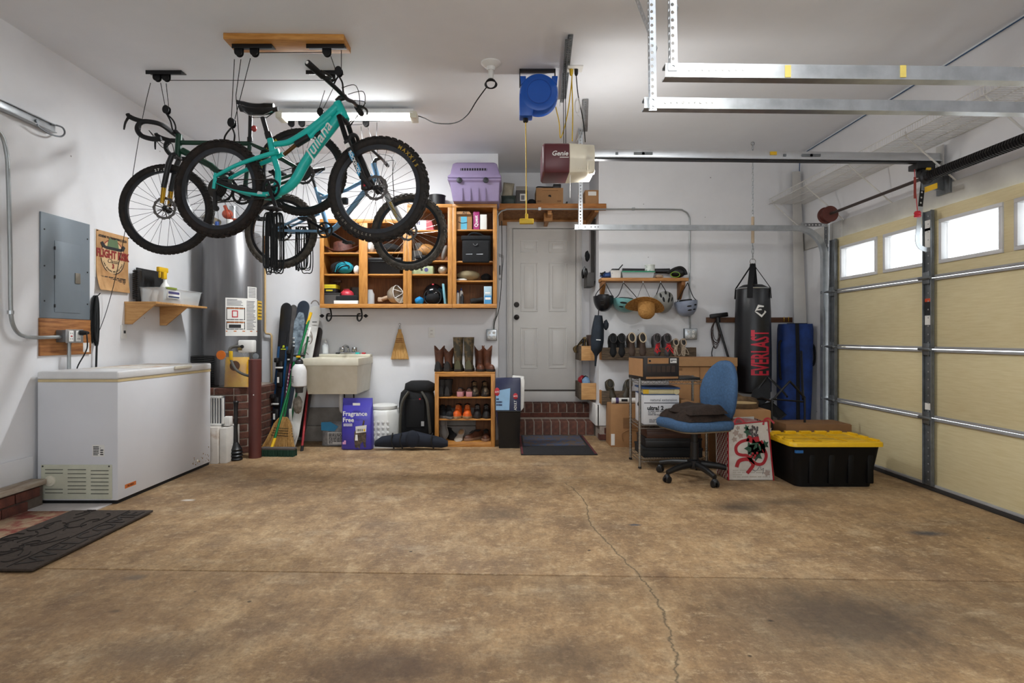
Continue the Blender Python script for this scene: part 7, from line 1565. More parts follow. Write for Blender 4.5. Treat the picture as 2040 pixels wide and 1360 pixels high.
# ---- trash can with sack
c = FL(1014,892); t = T('waste_bin','slim black waste bin beside the shoe shelf','waste bin',(c.x,5.97,0))
def r4(x0,x1,y0,y1,z): return [(x0,y0,z),(x1,y0,z),(x1,y1,z),(x0,y1,z)]
a,b = WX(991,5.95),WX(1037,5.95)
MB().loft([r4(a + .015,b - .012,5.955,6.2,0),r4(a,b,5.94,6.22,.38),r4(a - .005,b + .005,5.935,6.225,.382),r4(a - .005,b + .005,5.935,6.225,.395),r4(a + .005,b - .005,5.945,6.215,.395),r4(a + .02,b - .02,5.96,6.2,.02)]).B('can',M_('black_plastic'),t,bev=.008)
t = T('dog_food_sack','navy and light blue printed sack standing in the black waste bin','sack',(WX(1012,5.97),6.05,.30)); nb = mat('sack_navy','#151c40',.35)
x0_,x1_ = WX(987,5.95),WX(1037,5.95)
MB().loft([r4(a + .02,b - .02,5.965,6.15,.1),r4(x0_ + .0,x1_ - .0,5.955,6.13,.40),r4(x0_,x1_,5.965,6.10,.60),r4(x0_ + .0,x1_,6.0,6.06,.735)]).B('sack',nb,t,bev=.006)
MB().prism([(x0_ + .005,.40),(x0_ + .145,.40),(x0_ + .155,.63),(x0_ + .005,.60)],5.948,5.952).B('light_panel',mat('sack_light','#8fb8da',.4),t)
MB().ell((x0_ + .018,5.95,.59),(.028,.006,.045)).ell((x0_ + .21,5.958,.545),(.025,.006,.032)).B('oval_logo',M_('red_print'),t)
text('IAMS',.03,face_cam((x0_ + .018,5.942,.59)),M_('print_white'),t,sx=.7); text('IAMS',.026,face_cam((x0_ + .21,5.951,.545)),M_('print_white'),t,sx=.8)
mb = MB(); [mb.box(p_,q_,5.946,5.948,r_,s_) for p_,q_,r_,s_ in bars(3,x0_ + .01,x0_ + .07,.44,.53,5)]; mb.B('fine_print',mat('print_navy','#1c2650',.5),t,smooth=0)
text('ADULT',.04,face_cam((x0_ + .21,5.951,.45)) @ rotz(PI / 2),M_('print_white'),t,sx=.8)
MB().prism([(x1_ + .002,.38),(x1_ + .035,.42),(x1_ + .045,.70),(x1_ + .035,.735),(x1_ + .002,.73)],6.0,6.1).prism([(x1_ - .09,.725),(x1_ + .04,.725),(x1_ + .04,.745),(x1_ - .08,.755)],6.02,6.1).B('white_liner',M_('paper'),t,bev=.004)
# ---- door mat at the steps
t = T('floor_mat','black bordered mat with a coloured strip in front of the steps','mat',(.5,6.1,0)); ya_,yb_ = 5.60,6.70
MB().box(WX(1038,5.6),WX(1197,5.6) - .03,ya_,yb_,.0005,.010).B('mat_base',mat('mat_black','#1f1e21',.9,var=.2,vs=50,bump=.3),t,bev=.003)
MB().box(WX(1038,5.6) + .04,WX(1197,5.6) - .08,6.05,6.66,.010,.013).B('coloured_strip',mat('mat_pattern','#3b4a66',.9,c2='#5a4a3c',vs=22,contrast=(.45,.55)),t)
for x in (WX(1038,5.6) + .004,WX(1197,5.6) - .055): MB().box(x,x + .02,ya_ + .02,yb_ - .02,.010,.0125).B('red_border',mat('mat_red','#5d2328',.9),t)
# ---- things round the entry door
t = T('wall_conduit','thin steel conduit arching over the door shelf between two outlet boxes','conduit',W(990,655,6.40)); Yk = 6.365
MB().tube(spline([W(984,656,6.42),W(984,640,6.42),W(990,610,6.40),W(990,470,6.38),W(990,440,Yk),W(994,425,Yk),W(1006,418,Yk),W(1030,416.5,Yk),W(1200,416.5,Yk),W(1340,417,6.41),W(1362,420,6.41),W(1372,430,6.42),W(1374,450,6.425),W(1374,560,6.425),W(1375,655,6.425)],6),.0085,8).B('pipe',cm_,t)
for px in (1075,1262): MB().cbox(W(px,416,Yk + (.0 if px < 1200 else .03)),(.03,.03,.03)).B('strap_clip',M_('galv'),t)
def jbox(label,px0,px1,py0,py1):
    t = T('outlet_box',label,'outlet box',W((px0 + px1) / 2,py1,6.40)); Yq = 6.385
    MB().box(WX(px0,Yq),WX(px1,Yq),Yq,YB - .001,WZ(py1,Yq),WZ(py0,Yq)).B('box',M_('galv_dull'),t,bev=.004)
    MB().box(WX(px0,Yq) + .004,WX(px1,Yq) - .004,Yq - .003,Yq,WZ(py1,Yq) + .004,WZ(py0,Yq) - .004).B('cover_plate',M_('galv'),t,bev=.002); cx_ = WX((px0 + px1) / 2,Yq); cz_ = WZ((py0 + py1) / 2,Yq)
    for dx in (-.026,.026):
        for dz in (-.024,.024):
            r = MB().lathe([(.017,0),(.016,.004),(0,.0045)],16,tr(cx_ + dx,Yq - .003,cz_ + dz) @ rotx(PI / 2)).B('receptacle',M_('white_plastic'),t)
            for q in (-.006,.006): MB().box(cx_ + dx + q - .0015,cx_ + dx + q + .0015,Yq - .0085,Yq - .0073,cz_ + dz - .005,cz_ + dz + .006).B('slot',M_('print_black'),r)
jbox('steel outlet box with four sockets on the wall left of the entry door',969,990,656,678); jbox('steel outlet box with four sockets under the lavender helmet',1364,1389,654,676)
MB().tube(spline([W(984,655,6.37),W(986,640,6.36),W(994,615,6.36),W(999,560,6.37),W(1000,480,6.37),W(999,440,6.37)],5),.004,6).B('cable',M_('black_rubber'),None,label='black cable running up the wall corner left of the entry door',cat='cable')
t = T('wire_basket','thin wire basket hanging at the left side of the entry door','basket',W(1003,555,6.6)); Yw = 6.62
mb = MB()
for k in range(5): mb.tube([(-.096,6.5 + .055 * k,WZ(508,Yw)),(-.06 + .02,6.5 + .055 * k,WZ(512,Yw)),(-.065,6.5 + .055 * k,WZ(555,Yw)),(-.096,6.5 + .055 * k,WZ(556,Yw))],.003,5)
for (x_,py) in ((-.04,512),(-.053,535),(-.065,555)): mb.tube([(x_,6.48,WZ(py,Yw)),(x_,6.74,WZ(py,Yw))],.003,5)
mb.B('wire',M_('galv'),t); MB().box(-.09,-.075,6.55,6.65,WZ(547,Yw),WZ(530,Yw)).B('black_clip',M_('black_plastic'),t)
t = T('key_organiser','dark wooden key board with hanging gloves on the right side of the doorway','organiser',(1.0,6.85,1.75)); XA = 1.038
MB().box(XA - .015,XA,6.66,6.95,WZ(562,6.8),WZ(440,6.8)).B('back_board',mat('board_dark','#33302f',.6),t,bev=.002)
MB().box(XA - .10,XA - .015,6.66,6.95,WZ(572,6.8),WZ(545,6.8)).B('pocket',mat('board_dark2','#454240',.6),t,bev=.004)
MB().ell((XA - .09,6.72,WZ(512,6.8)),(.03,.04,.06),jit=.12,seed=1).B('dark_pouch',M_('black_cloth'),t)
for k in range(5): MB().ell((XA - .11 - .012 * (k % 3),6.68 + .04 * k,WZ(545 - 4 * (k % 2),6.8)),(.02,.03,.05),jit=.15,seed=k).B('key_bunch',M_('galv_dull') if k % 2 else M_('black_plastic'),t)
def wall_crate(label,px0,px1,py0,py1,items=None):     # crate on the doorway's right cheek wall
    t = T('wall_crate',label,'crate',(XA - .09,6.8,WZ(py1,6.6)),group='wooden crates on the wall'); z0,z1 = WZ(py1,6.62),WZ(py0,6.62); w = .19
    MB().box(XA - w,XA - w + .018,6.62,7.06,z0 + .0,z1).B('side_board',M_('weathered'),t,bev=.002); MB().box(XA - w + .018,XA,6.62,6.638,z0,z1).B('end_board',M_('pine_light'),t,bev=.002); MB().box(XA - w + .018,XA,7.04,7.058,z0,z1).B('end_board',M_('pine'),t); MB().box(XA - w + .018,XA,6.638,7.04,z0,z0 + .015).B('bottom_board',M_('pine'),t)
    return z0,z1
z0,z1 = wall_crate('weathered crate with straps on the doorway side wall, upper one',1158,1193,689,718)
t = T('strap_heap','black and tan straps heaped in the upper doorway crate','straps',(XA - .1,6.8,z0 + .02))
for k in range(6): MB().tube(spline([(XA - .15 + .02 * k,6.7 + .05 * (k % 3),z1 - .04),(XA - .14 + .015 * k,6.68 + .05 * k,z1 + .08 + .02 * (k % 2)),(XA - .18 + .02 * k,6.72 + .05 * k,z1 + .04),(XA - .215,6.70 + .06 * k,z1 - .02),(XA - .21,6.68 + .06 * k,z1 - .08)],5),.010,6,flat=.4).B('strap',(M_('black_cloth'),mat('strap_tan','#8a7040',.8))[k % 2],t)
MB().box(XA - .07,XA - .02,6.70,6.95,z0 + .02,z1 + .13).B('dark_book',None or mat('book_brown','#402b22',.7),None,bev=.003,label='dark brown board standing in the upper doorway crate',cat='board')
z0,z1 = wall_crate('weathered crate with red and blue cloths on the doorway side wall, lower one',1158,1193,763,796)
for nm,m_,y_,x_,r_,l_ in (('red_cloth','red_print',6.95,XA - .12,(.055,.07,.07),'bunched red cloth in the lower doorway crate'),('blue_towel',None,6.75,XA - .10,(.05,.06,.065),'pale blue cloth in the lower doorway crate'),('dark_glove','black_cloth',6.86,XA - .09,(.05,.06,.07),'dark glove between the red and blue cloths in the doorway crate')):
    MB().ell((x_,y_,z1 + .0),r_,jit=.14,seed=3).B(nm,M_(m_) if m_ else mat('towel_blue','#86a9cc',.8),None,sub=1,label=l_,cat='cloth' if 'cloth' in l_[:20] else 'glove')
# ================================================================ right back wall: shelf, helmets, crates, tool rail, punching bag
YS = 6.24
t = T('helmet_shelf','pine wall shelf above the row of hanging helmets','shelf',W(1285,560,6.3))
zH = WZ(553,YS); MB().box(WX(1198,YS),WX(1372,YS),YS,YB - .001,WZ(559.5,YS),zH).B('board',M_('pine'),t,bev=.003)
for px in (1200,1359): MB().prism([(0,0),(.18,0),(.18,-.19),(.15,-.19),(0,-.04)],0,.04,tr(WX(px,YS),YS + .015,WZ(560,YS)) @ rotz(PI / 2) @ tr(0,-.04,0)).B('bracket',mat('bracket_brown','#8a5a2c',.6),t,bev=.002)
for px in (1206,1242,1281,1316,1368): MB().tube([W(px,560,YS + .02),W(px,563,YS + .02),W(px,564,YS)],.003,5).B('hook',M_('galv'),t)
zH += .001
def hs(px,Y=6.3): return V((WX(px,Y),Y,zH))
t = T('cord_tangle','blue and black cords tangled at the left end of the helmet shelf','cords',hs(1206)); rd = random.Random(2)
for k in range(7):
    c = hs(1208,6.28); MB().tube(spline([c + V((rd.uniform(-.07,.07),rd.uniform(-.02,.08),rd.uniform(.005,.07))) for _ in range(6)],5),.005,5).B('cord',(M_('rope'),mat('cord_blue','#23447a',.6))[k % 2],t)
MB().ell(hs(1209) + V((0,0,.03)),(.06,.05,.03),jit=.12,seed=4).B('blue_cloth',M_('cord_blue'),t,sub=1)
t = T('white_tray','small white box holding tools on the helmet shelf','box',hs(1227)); openbox(MB(),WX(1217,6.26),WX(1237,6.26),6.26,6.38,zH,zH + .08,tp=.003,lip=.003).B('box',M_('white_plastic'),t,bev=.002)
MB().tube([(WX(1222,6.3),6.32,zH + .03),(WX(1242,6.3),6.34,zH + .155)],.006,6).B('tool_handle',M_('steel_dark'),t); MB().box(WX(1219,6.3),WX(1234,6.3),6.29,6.35,zH + .07,zH + .105).B('tool_case',M_('black_plastic'),t,bev=.004)
t = T('storage_bin','clear storage bin with a green lid on the helmet shelf','bin',hs(1272)); openbox(MB(),WX(1239,6.26),WX(1303,6.26),6.25,6.42,zH,zH + .055,tp=.012).B('tub',M_('clear_plastic'),t); MB().box(WX(1240,6.26) - .005,WX(1303,6.26) + .01,6.243,6.425,zH + .058,zH + .075).B('lid',mat('lid_green','#2b8e6a',.4),t,bev=.006)
for k in range(5): MB().ell((WX(1248 + 11 * k,6.3),6.32,zH + .025),(.03,.05,.02),jit=.15,seed=k).B('contents',M_(('black_plastic','galv_dull','paper')[k % 3]),t)
t = T('patterned_tin','white tin with dark green pattern on the green bin lid','tin',(WX(1296,6.3),6.33,zH + .076)); MB().lathe([(.053,0),(.053,.062),(.057,.063),(.057,.075),(0,.076)],24,tr(WX(1295,6.32),6.33,zH + .076)).B('tin',mat('tin_white','#d5d8d2',.4,c2='#3f6b4c',vs=28,contrast=(.36,.44)),t)
t = T('leaf_blower','black leaf blower tube and body lying on the helmet shelf','leaf blower',hs(1340)); MB().tube([(WX(1240,6.4),6.405,zH + .10),(WX(1300,6.38),6.39,zH + .09),(WX(1335,6.34),6.35,zH + .085)],[.022,.026,.03],12).B('tube',M_('steel_dark'),t)
MB().ell(hs(1350,6.32) + V((0,0,.065)),(.09,.07,.06),jit=.03,seed=3).B('body',M_('black_plastic'),t,sub=1); MB().tube(spline([hs(1330,6.28) + V((0,0,.055)),hs(1344,6.28) + V((0,0,.10)),hs(1356,6.28) + V((0,0,.115)),hs(1364,6.28) + V((0,0,.085)),hs(1367,6.28) + V((0,0,.035))],5),.017,8).B('handle',M_('black_rubber'),t)
MB().tube([hs(1345,6.26) + V((.05 * cos(a),-.005,.035 + .03 * sin(a))) for a in [k * PI / 8 for k in range(16)]],.004,5,closed=True).B('green_trim',mat('trim_green','#7fa82c',.5),t)
MB().ell(hs(1313,6.28) + V((0,0,.018)),(.05,.03,.018),jit=.15,seed=9).B('shell_pile',M_('socket_tan'),None,label='pale seashell bits beside the leaf blower on the helmet shelf',cat='shells')
# helmets
def helmet(label,cx,cy,rx,rz_,Y,m_,tilt=(0,0),strap=(),vents=(),mount=None,dome=1.0,dialx=0):
    c = W(cx,cy,Y); t = T('bike_helmet',label,'helmet',c,group='helmets hanging from the wall shelf',local=True,rot=(tilt[0],tilt[1],0)); ry = rx * 1.25
    rings = []; n = 24
    for q in (0,.12,.25,.4,.55,.7,.83,.93,.99): r = math.sqrt(max(0,1 - q * q)) ** .85; rings.append([(rx * r * cos(a),ry * r * sin(a),-rz_ * q) for a in [k * 2 * PI / n for k in range(n)]])
    inner = []
    for q in (.85,.6,.3,0): r = math.sqrt(1 - q * q) ** .85; inner.append([(rx * .86 * r * cos(a),ry * .86 * r * sin(a),-rz_ * .86 * q + .004) for a in [k * 2 * PI / n for k in range(n)]])
    MB().loft(rings[::-1]).B('shell',m_,t,smooth=70); MB().loft(inner).B('lining',M_('black_cloth'),t)
    for (a,q,w_,h_) in vents:       # dark sunk vents following the shell
        r = math.sqrt(1 - q * q) ** .85; p = V((rx * r * cos(a),ry * r * sin(a),-rz_ * q)); nrm = V((p.x / rx ** 2,p.y / ry ** 2,p.z / rz_ ** 2)).normalized()
        MB().ell((0,0,0),(w_,h_,.003),Matrix.Translation(p) @ nrm.to_track_quat('Z','Y').to_matrix().to_4x4(),n=12,m=6).B('vent',M_('black_matte'),t)
    MB().tube([(rx * .5 * cos(a),ry * .5 * sin(a),.012) for a in [k * PI / 8 for k in range(16)]],.008,6,closed=True).B('fit_dial',M_('black_plastic'),t)
    inv = WMX[t.name].inverted()
    for (px,py) in strap:
        for s_ in (-1,1): MB().tube(spline([V((s_ * rx * .85,-ry * .25,0)),V((s_ * rx * .6,-ry * .2,.05)),inv @ W(px,py,YS + .02)],5),.0045,5).B('strap',M_('black_cloth'),t)
    return t
fr_ = -PI / 2
helmet('glossy black bike helmet hanging leftmost under the wall shelf',1202,590,.112,.17,6.27,mat('helmet_black','#15161a',.3),strap=((1206,563),),vents=((fr_ - .35,.35,.025,.010),(fr_ - .3,.62,.02,.008)))
helmet('teal vented bike helmet hanging second under the wall shelf',1247,597,.15,.14,6.28,mat('helmet_teal','#6fa5a3',.35),(0,.12),strap=((1242,563),),vents=((fr_ - .4,.35,.04,.012),(fr_ + .25,.3,.04,.011),(fr_ + .1,.62,.035,.010),(fr_ - .6,.65,.03,.01),(fr_ + .75,.45,.03,.01)))
helmet('grey vented bike helmet hanging third, behind the straw hat',1320,598,.115,.14,6.34,mat('helmet_grey','#8d8d88',.4),(-.7,.0),strap=((1316,563),),vents=((fr_ - .5,.3,.012,.03),(fr_ + .4,.3,.012,.03),(fr_ - .3,.65,.012,.03),(fr_ + .35,.68,.012,.03),(fr_,.15,.012,.025),(fr_ + .8,.5,.012,.03)))
helmet('lavender grey bike helmet hanging rightmost under the wall shelf',1366,600,.122,.17,6.27,mat('helmet_lavender','#8a93a6',.35),(0,-.1),strap=((1370,563),),vents=((fr_ - .1,.35,.026,.009),(fr_ + .55,.3,.024,.009),(fr_ - .05,.6,.024,.009),(fr_ + .5,.58,.022,.009)))
c = W(1284,607,6.06); t = T('straw_hat','tan straw hat with pointed crown hanging below the helmets','hat',c,local=True,rot=(-.5,.12,0)); sh = mat('straw_hat','#bb8a4a',.8,c2='#8c6029',vs=40,stretch=(1,1,6),bump=.3)
rg = [k * 2 * PI / 32 for k in range(32)]
MB().loft([[(r * 1.12 * cos(a),r * .8 * sin(a),z + zz * abs(cos(a)) ** 2) for a in rg] for r,z,zz in ((.06,-.006,0),(.105,-.004,-.005),(.15,.0,-.02),(.185,.004,-.045),(.183,.008,-.045),(.15,.005,-.02),(.06,.0,0))]).B('brim',sh,t,smooth=70)
MB().loft([[(r * cos(a),r * .85 * sin(a),z) for a in rg] for r,z in ((.095,0),(.092,-.06),(.085,-.11),(.06,-.145),(.02,-.165))],tr(.02,0,0)).B('crown',sh,t,smooth=70)
inv = WMX[t.name].inverted()
for s_ in (-1,1): MB().tube([V((s_ * .10,0,.0)),inv @ W(1281,563,YS + .02)],.0022,5).B('chin_cord',M_('rope'),t)
t = T('umbrella','folded dark blue umbrella hanging below the black helmet','umbrella',W(1190,730,6.25)); c = W(1192,628,6.27); MU = tr(c) @ roty(.06)
um = mat('umbrella_blue','#1b2836',.75,c2='#10171f',vs=8)
MB().loft([[(r * (1 + .1 * cos(5 * a)) * cos(a),r * (1 + .1 * cos(5 * a)) * sin(a),-z) for a in [k * 2 * PI / 20 for k in range(20)]] for r,z in ((.04,.0),(.055,.08),(.066,.16),(.07,.28),(.06,.38),(.03,.42),(.015,.45),(.008,.56))],MU).B('canopy',um,t,smooth=70)
MB().ell(MU @ V((.09,-.0,-.10)),(.03,.02,.055),jit=.08,seed=1).B('sleeve',um,t); MB().tube([MU @ V((0,0,0)),MU @ V((.0,0,.06)),W(1204,612,6.3)],.006,6).B('loop',M_('rope'),t); MB().box(-.02,.03,-.074,-.072,-.275,-.265,MU).B('white_mark',M_('print_white'),t)
# weathered crates
YC = 6.26
t = T('wall_crate','long weathered wooden crate holding four pairs of shoes','crate',W(1292,718,6.3),group='wooden crates on the wall')
def crate(t,px0,px1,py0,py1,boards):
    z0,z1 = WZ(py1,YC),WZ(py0,YC); x0,x1 = WX(px0,YC),WX(px1,YC); n = boards
    for k in range(n): a = x0 + (x1 - x0) * k / n; b = x0 + (x1 - x0) * (k + 1) / n - .004; MB().box(a,b,YC,YC + .018,z0 + random.uniform(-.003,.003),z1 + random.uniform(-.004,.004)).B('board',M_('weathered'),t,bev=.002)
    for x in (x0,x1 - .018): MB().box(x,x + .018,YC + .018,YB - .001,z0,z1).B('end_board',M_('pine'),t,bev=.002)
    MB().box(x0 + .018,x1 - .018,YC + .018,YB - .001,z0,z0 + .015).B('bottom_board',M_('weathered'),t)
    return z0,z1
zc0,zc1 = crate(t,1199,1388,692,717,3)
t = T('wall_crate','short weathered wooden crate holding two clogs','crate',W(1250,805,6.3),group='wooden crates on the wall'); zd0,zd1 = crate(t,1199,1290,779,806,1)
def toe_down(px,Y,z,rz=0,lean=.0): return tr(WX(px,Y),Y,z) @ rotx(PI / 2 - .35 + lean) @ rotz(rz)
g2 = 'shoes in the long wall crate'
pr4 = [((1219,1236),LT['black'],LT['dark'],LT['black'],None,'black fuzzy',.25),((1256,1277),mat('slip_brown','#4a3a30',.8),LT['sole'],LT['dark'],LT['cream'],'brown cream-lined',.26),((1306,1326),mat('run_grey','#4d4a4c',.7),LT['dark'],LT['dark'],mat('collar_grey','#5c5658',.8),'grey red-laced',.25),((1342,1357),mat('kid_tan','#a4937f',.8),LT['tan'],LT['dark'],mat('collar_tan','#b7a590',.8),'small tan',.19)]
for (pxs,u,so,li,tm,nm,L) in pr4:
    for k,px in enumerate(pxs):
        rdl = mat('lace_red','#d8262e',.6) if 'red' in nm else (mat('lace_tan','#c9b8a0',.8) if 'tan' in nm else None)
        s_ = shoe_thing('shoe',('left ' if k == 0 else 'right ') + nm + ' shoe standing toe down in the long wall crate',toe_down(px,6.335,zc0 + .018 + L * .5 * .95,0),L,.10 if L > .2 else .075,.09,.055,u,so,li,rdl,trim=tm or LT['dark'],group=g2)
        if rdl:
            for q in range(4): MB().tube(spline([(0,-.0,.09),(random.uniform(-.03,.03),-.02,.12),(random.uniform(-.05,.05),-.05 - .02 * q,.13),(random.uniform(-.04,.04),-.08,.11)],4),.004 if 'red' in nm else .0025,5).B('loose_lace',rdl,s_)
for k,px in enumerate((1216,1247)):
    shoe_thing('clog',('left olive garden clog in the short wall crate','right olive garden clog in the short wall crate')[k],toe_down(px,6.335,zd0 + .135,(.2,-.25)[k]),.24,.10,.075,.055,mat('clog_olive','#3a3426',.5),mat('clog_dark','#1f1c18',.6),mat('clog_in','#2c281f',.7),trim=mat('clog_olive2','#4a422f',.5),group='clogs in the short wall crate')
# tool rail
t = T('tool_rail','brown wooden strip on the back wall behind the punching bag','rail',W(1490,642,6.42)); MB().box(WX(1408,6.41),WX(1579,6.41),6.41,YB - .001,WZ(642,6.41),WZ(632,6.41)).B('strip',mat('rail_brown','#6b4326',.6,c2='#4f2f18',vs=6,stretch=(1.5,10,10)),t,bev=.002)
for px in (1562,1571): MB().tube([W(px,640,6.41),W(px,635,6.38),W(px,631,6.385)],.004,6).B('hook',M_('yellow'),t)
t = T('floor_squeegee','black floor squeegee hanging upside down on the wooden strip','squeegee',W(1452,715,6.38)); MB().tube([W(1428,635,6.385),W(1452,716,6.36)],.013,8).B('handle',M_('black_plastic'),t); MB().cbox((0,0,0),(.20,.05,.05),tr(W(1432,628,6.36)) @ roty(-.12)).B('head',M_('black_plastic'),t,bev=.012); MB().cyl(W(1430,632,6.36),W(1431,642,6.36),.025,n=10).B('socket',M_('black_plastic'),t)
t = T('cord_bundle','dark brown cord bundle hanging beside the squeegee','cord',W(1424,710,6.39)); rd = random.Random(6)
for k in range(7): c = W(1426,638,6.395); w_ = rd.uniform(.02,.06); d = rd.uniform(.22,.33); MB().tube(spline([c,c + V((-w_,0,-d * .4)),c + V((-w_ * .6,0,-d * .9)),c + V((rd.uniform(-.02,.04),0,-d)),c + V((w_,0,-d * .6)),c + V((w_ * .5,0,-d * .3))],4,True),.0035,5,closed=True).B('loop',mat('cord_brown','#3a2925',.7),t)
MB().tube(spline([W(1421,690,6.39),W(1418,702,6.39),W(1419,712,6.39)],4),.005,6).B('plug_end',M_('black_rubber'),t)
# punching bag
BX,BY,BR = 2.61,6.04,.178; z1b,z0b = WZ(574,BY),WZ(782,BY)
t = T('punching_bag','black punching bag with red lettering hanging by a chain','punching bag',(BX,BY,z0b)); bm_ = mat('bag_vinyl','#111217',.38,var=.25,vs=6,bump=.06,bs=12)
MB().lathe([(BR - .02,z0b),(BR + .004,z0b + .02),(BR + .006,z0b + .4),(BR - .002,z1b - .25),(BR - .012,z1b - .02),(BR - .02,z1b),(.10,z1b + .035),(0,z1b + .045)],40,tr(BX,BY,0)).B('body',bm_,t)
MB().lathe([(BR - .012,z1b - .012),(BR - .009,z1b - .006),(BR - .012,z1b),(BR - .015,z1b - .006),(BR - .012,z1b - .012)],40,tr(BX,BY,0)).B('white_piping',M_('galv'),t)
zr = WZ(523,BY); vd = V((-BX,-BY,0)).normalized(); rt = V((vd.y,-vd.x,0)) * -1
def cylp(ang,z,off=.002): d = vd * cos(ang) + rt * sin(ang); r = BR + off; return V((BX + d.x * r,BY + d.y * r,z))
for ang in (.0,PI / 2,PI,-PI / 2):
    d = vd * cos(ang - .15) + rt * sin(ang - .15); p0 = V((BX,BY,zr - .01)); p1 = V((BX,BY,z1b)) + d * (BR - .01); p2 = p1 - V((0,0,.11)) + d * .008
    MB().strip([p0,p1,p2],.055,d,.005).B('strap',M_('black_cloth'),t)
MB().tube([(BX + .03 * cos(a),BY,zr + .012 + .03 * sin(a)) for a in [k * PI / 8 for k in range(16)]],.004,6,closed=True).B('ring',M_('chrome'),t)
def chain(par,p0,p1,m_,r=.011,w=.0028):
    p0,p1 = V(p0),V(p1); L = (p1 - p0).length; n = max(2,int(L / (r * 2.6))); d = (p1 - p0) / n
    for k in range(n):
        c = p0 + d * (k + .5); h = d.length * .72; mb = MB()
        ax = V((1,0,0)) if k % 2 else V((0,1,0))
        mb.tube([c + ax * (r * .6 * cos(a)) + V((0,0,h * sin(a))) for a in [q * PI / 5 for q in range(10)]],w,4,closed=True); mb.B('chain_link',m_,par)
chain(t,(BX,BY,zr + .04),(BX,BY,WZ(485,BY)),M_('chrome'),.016,.004); MB().cyl((BX,BY,WZ(484,BY)),(BX,BY,WZ(432,BY)),.016,n=10).B('chain_wrap',mat('tape_beige','#cbb59a',.8),t)
chain(t,(BX,BY,WZ(432,BY)),(BX,BY,ZC - .02),M_('galv'),.013,.0032)
MB().tube([(BX + .018 * cos(a),BY,ZC - .022 + .018 * sin(a)) for a in [k * PI / 8 for k in range(16)]],.004,6,closed=True).B('eye_bolt',M_('chrome'),t)
def bent_text(body,size,zc,ang,m_,name,sx=1,bold=0):
    mb = MB().text(body,size,Matrix.Identity(4),0,.0005,bold); me = mb.mesh('t'); bmx = bmesh.new(); bmx.from_mesh(me)
    for q in range(-8,9): bmesh.ops.bisect_plane(bmx,geom=list(bmx.verts) + list(bmx.edges) + list(bmx.faces),plane_co=(0,q * size / 12,0),plane_no=(0,1,0))
    out = MB(); vs = []
    for v_ in bmx.verts:
        # text x runs up the bag, text y runs back to the left
        vs.append(cylp(ang - v_.co.y / BR,zc + v_.co.x * sx,.007 + v_.co.z))
    bmx.verts.index_update(); out.add(vs,[[q.index for q in f.verts] for f in bmx.faces]); bmx.free(); return out.B(name,m_,t,smooth=0)
bent_text('EVERLAST',.26,WZ(702,BY),.5,mat('logo_red','#c41d38',.45),'lettering',sx=.41,bold=.006)
zl = WZ(622,BY)
for poly in ([(.10,.0),(.28,.062),(.62,.052),(.60,.04),(.34,.040),(.24,.022),(.45,.026),(.50,.014),(.22,.010)],[(.10,.0),(.48,-.052),(.78,-.002),(.66,.012),(.62,-.008),(.48,-.03),(.22,-.002)]):
    MB().add([cylp(a,zl + z * 1.15,.006) for a,z in poly],[tuple(range(len(poly)))]).B('logo',M_('print_white'),t,smooth=0)
# blue long bag and leaning things
t = T('canopy_bag','tall blue zipped fabric bag standing in the far right corner','bag',W(1585,860,6.1)); bl = mat('canvas_blue','#10357a',.75,c2='#0a2759',vs=8,bump=.15,bs=20)
Yb_ = 6.12; MB().loft([[(WX(px,Yb_) + w_ * math.copysign(abs(cos(a)) ** .45,cos(a)),Yb_ + .02 + .10 * math.copysign(abs(sin(a)) ** .6,sin(a)),WZ(py,Yb_)) for a in [k * PI / 10 for k in range(20)]] for px,py,w_ in ((1582,880,.14),(1583,850,.155),(1584,780,.17),(1585,700,.175),(1586,655,.175),(1586,645,.165))]).B('bag',bl,t,smooth=70)
MB().tube([W(1588,644,Yb_ - .085),W(1590,720,Yb_ - .09),W(1590,850,Yb_ - .08)],.02,8,flat=.4).B('zip_strip',M_('black_cloth'),t)
MB().tube(spline([W(1616,685,Yb_),W(1622,692,Yb_),W(1622,722,Yb_),W(1614,730,Yb_)],5),.012,8).B('handle',M_('black_cloth'),t); MB().tube(spline([W(1556,678,Yb_ - .05),W(1552,690,Yb_ - .06),W(1554,745,Yb_ - .06),W(1556,755,Yb_ - .05)],5),.012,8).B('side_strap',M_('black_cloth'),t); MB().box(WX(1570,Yb_),WX(1606,Yb_),Yb_ - .03,Yb_ + .03,WZ(646,Yb_),WZ(643.5,Yb_)).B('top_edge',M_('black_cloth'),t,bev=.003)
# ================================================================ right floor: boxes, wire rack, chair, gift bag, tote
def cbx(name,label,px0,px1,pyt,pyb,Y,dep,m_=None,rz=0,z0=0,flaps=True,cat='box'):
    x0,x1,z1 = WX(px0,Y),WX(px1,Y),WZ(pyt,Y); t = T(name,label,cat,((x0 + x1) / 2,Y,z0))
    MB().box(x0,x1,Y,Y + dep,z0,z1).B('carton',m_ or M_('cardboard'),t,bev=.003)
    if flaps: MB().box(x0 + .004,x1 - .004,Y + .01,Y + dep / 2 - .002,z1,z1 + .004).B('flap',m_ or M_('cardboard'),t); MB().box(x0 + .004,x1 - .004,Y + dep / 2 + .002,Y + dep - .01,z1,z1 + .004).B('flap',m_ or M_('cardboard'),t)
    return t,x0,x1,z1
t,x0,x1,z1 = cbx('cardboard_box','tall brown cardboard box with oval print beside the wire rack',1217,1291,806,890,6.02,.3)
MB().box(x0 + .002,x0 + .04,6.016,6.02,.02,.14).B('white_label',M_('paper'),t)
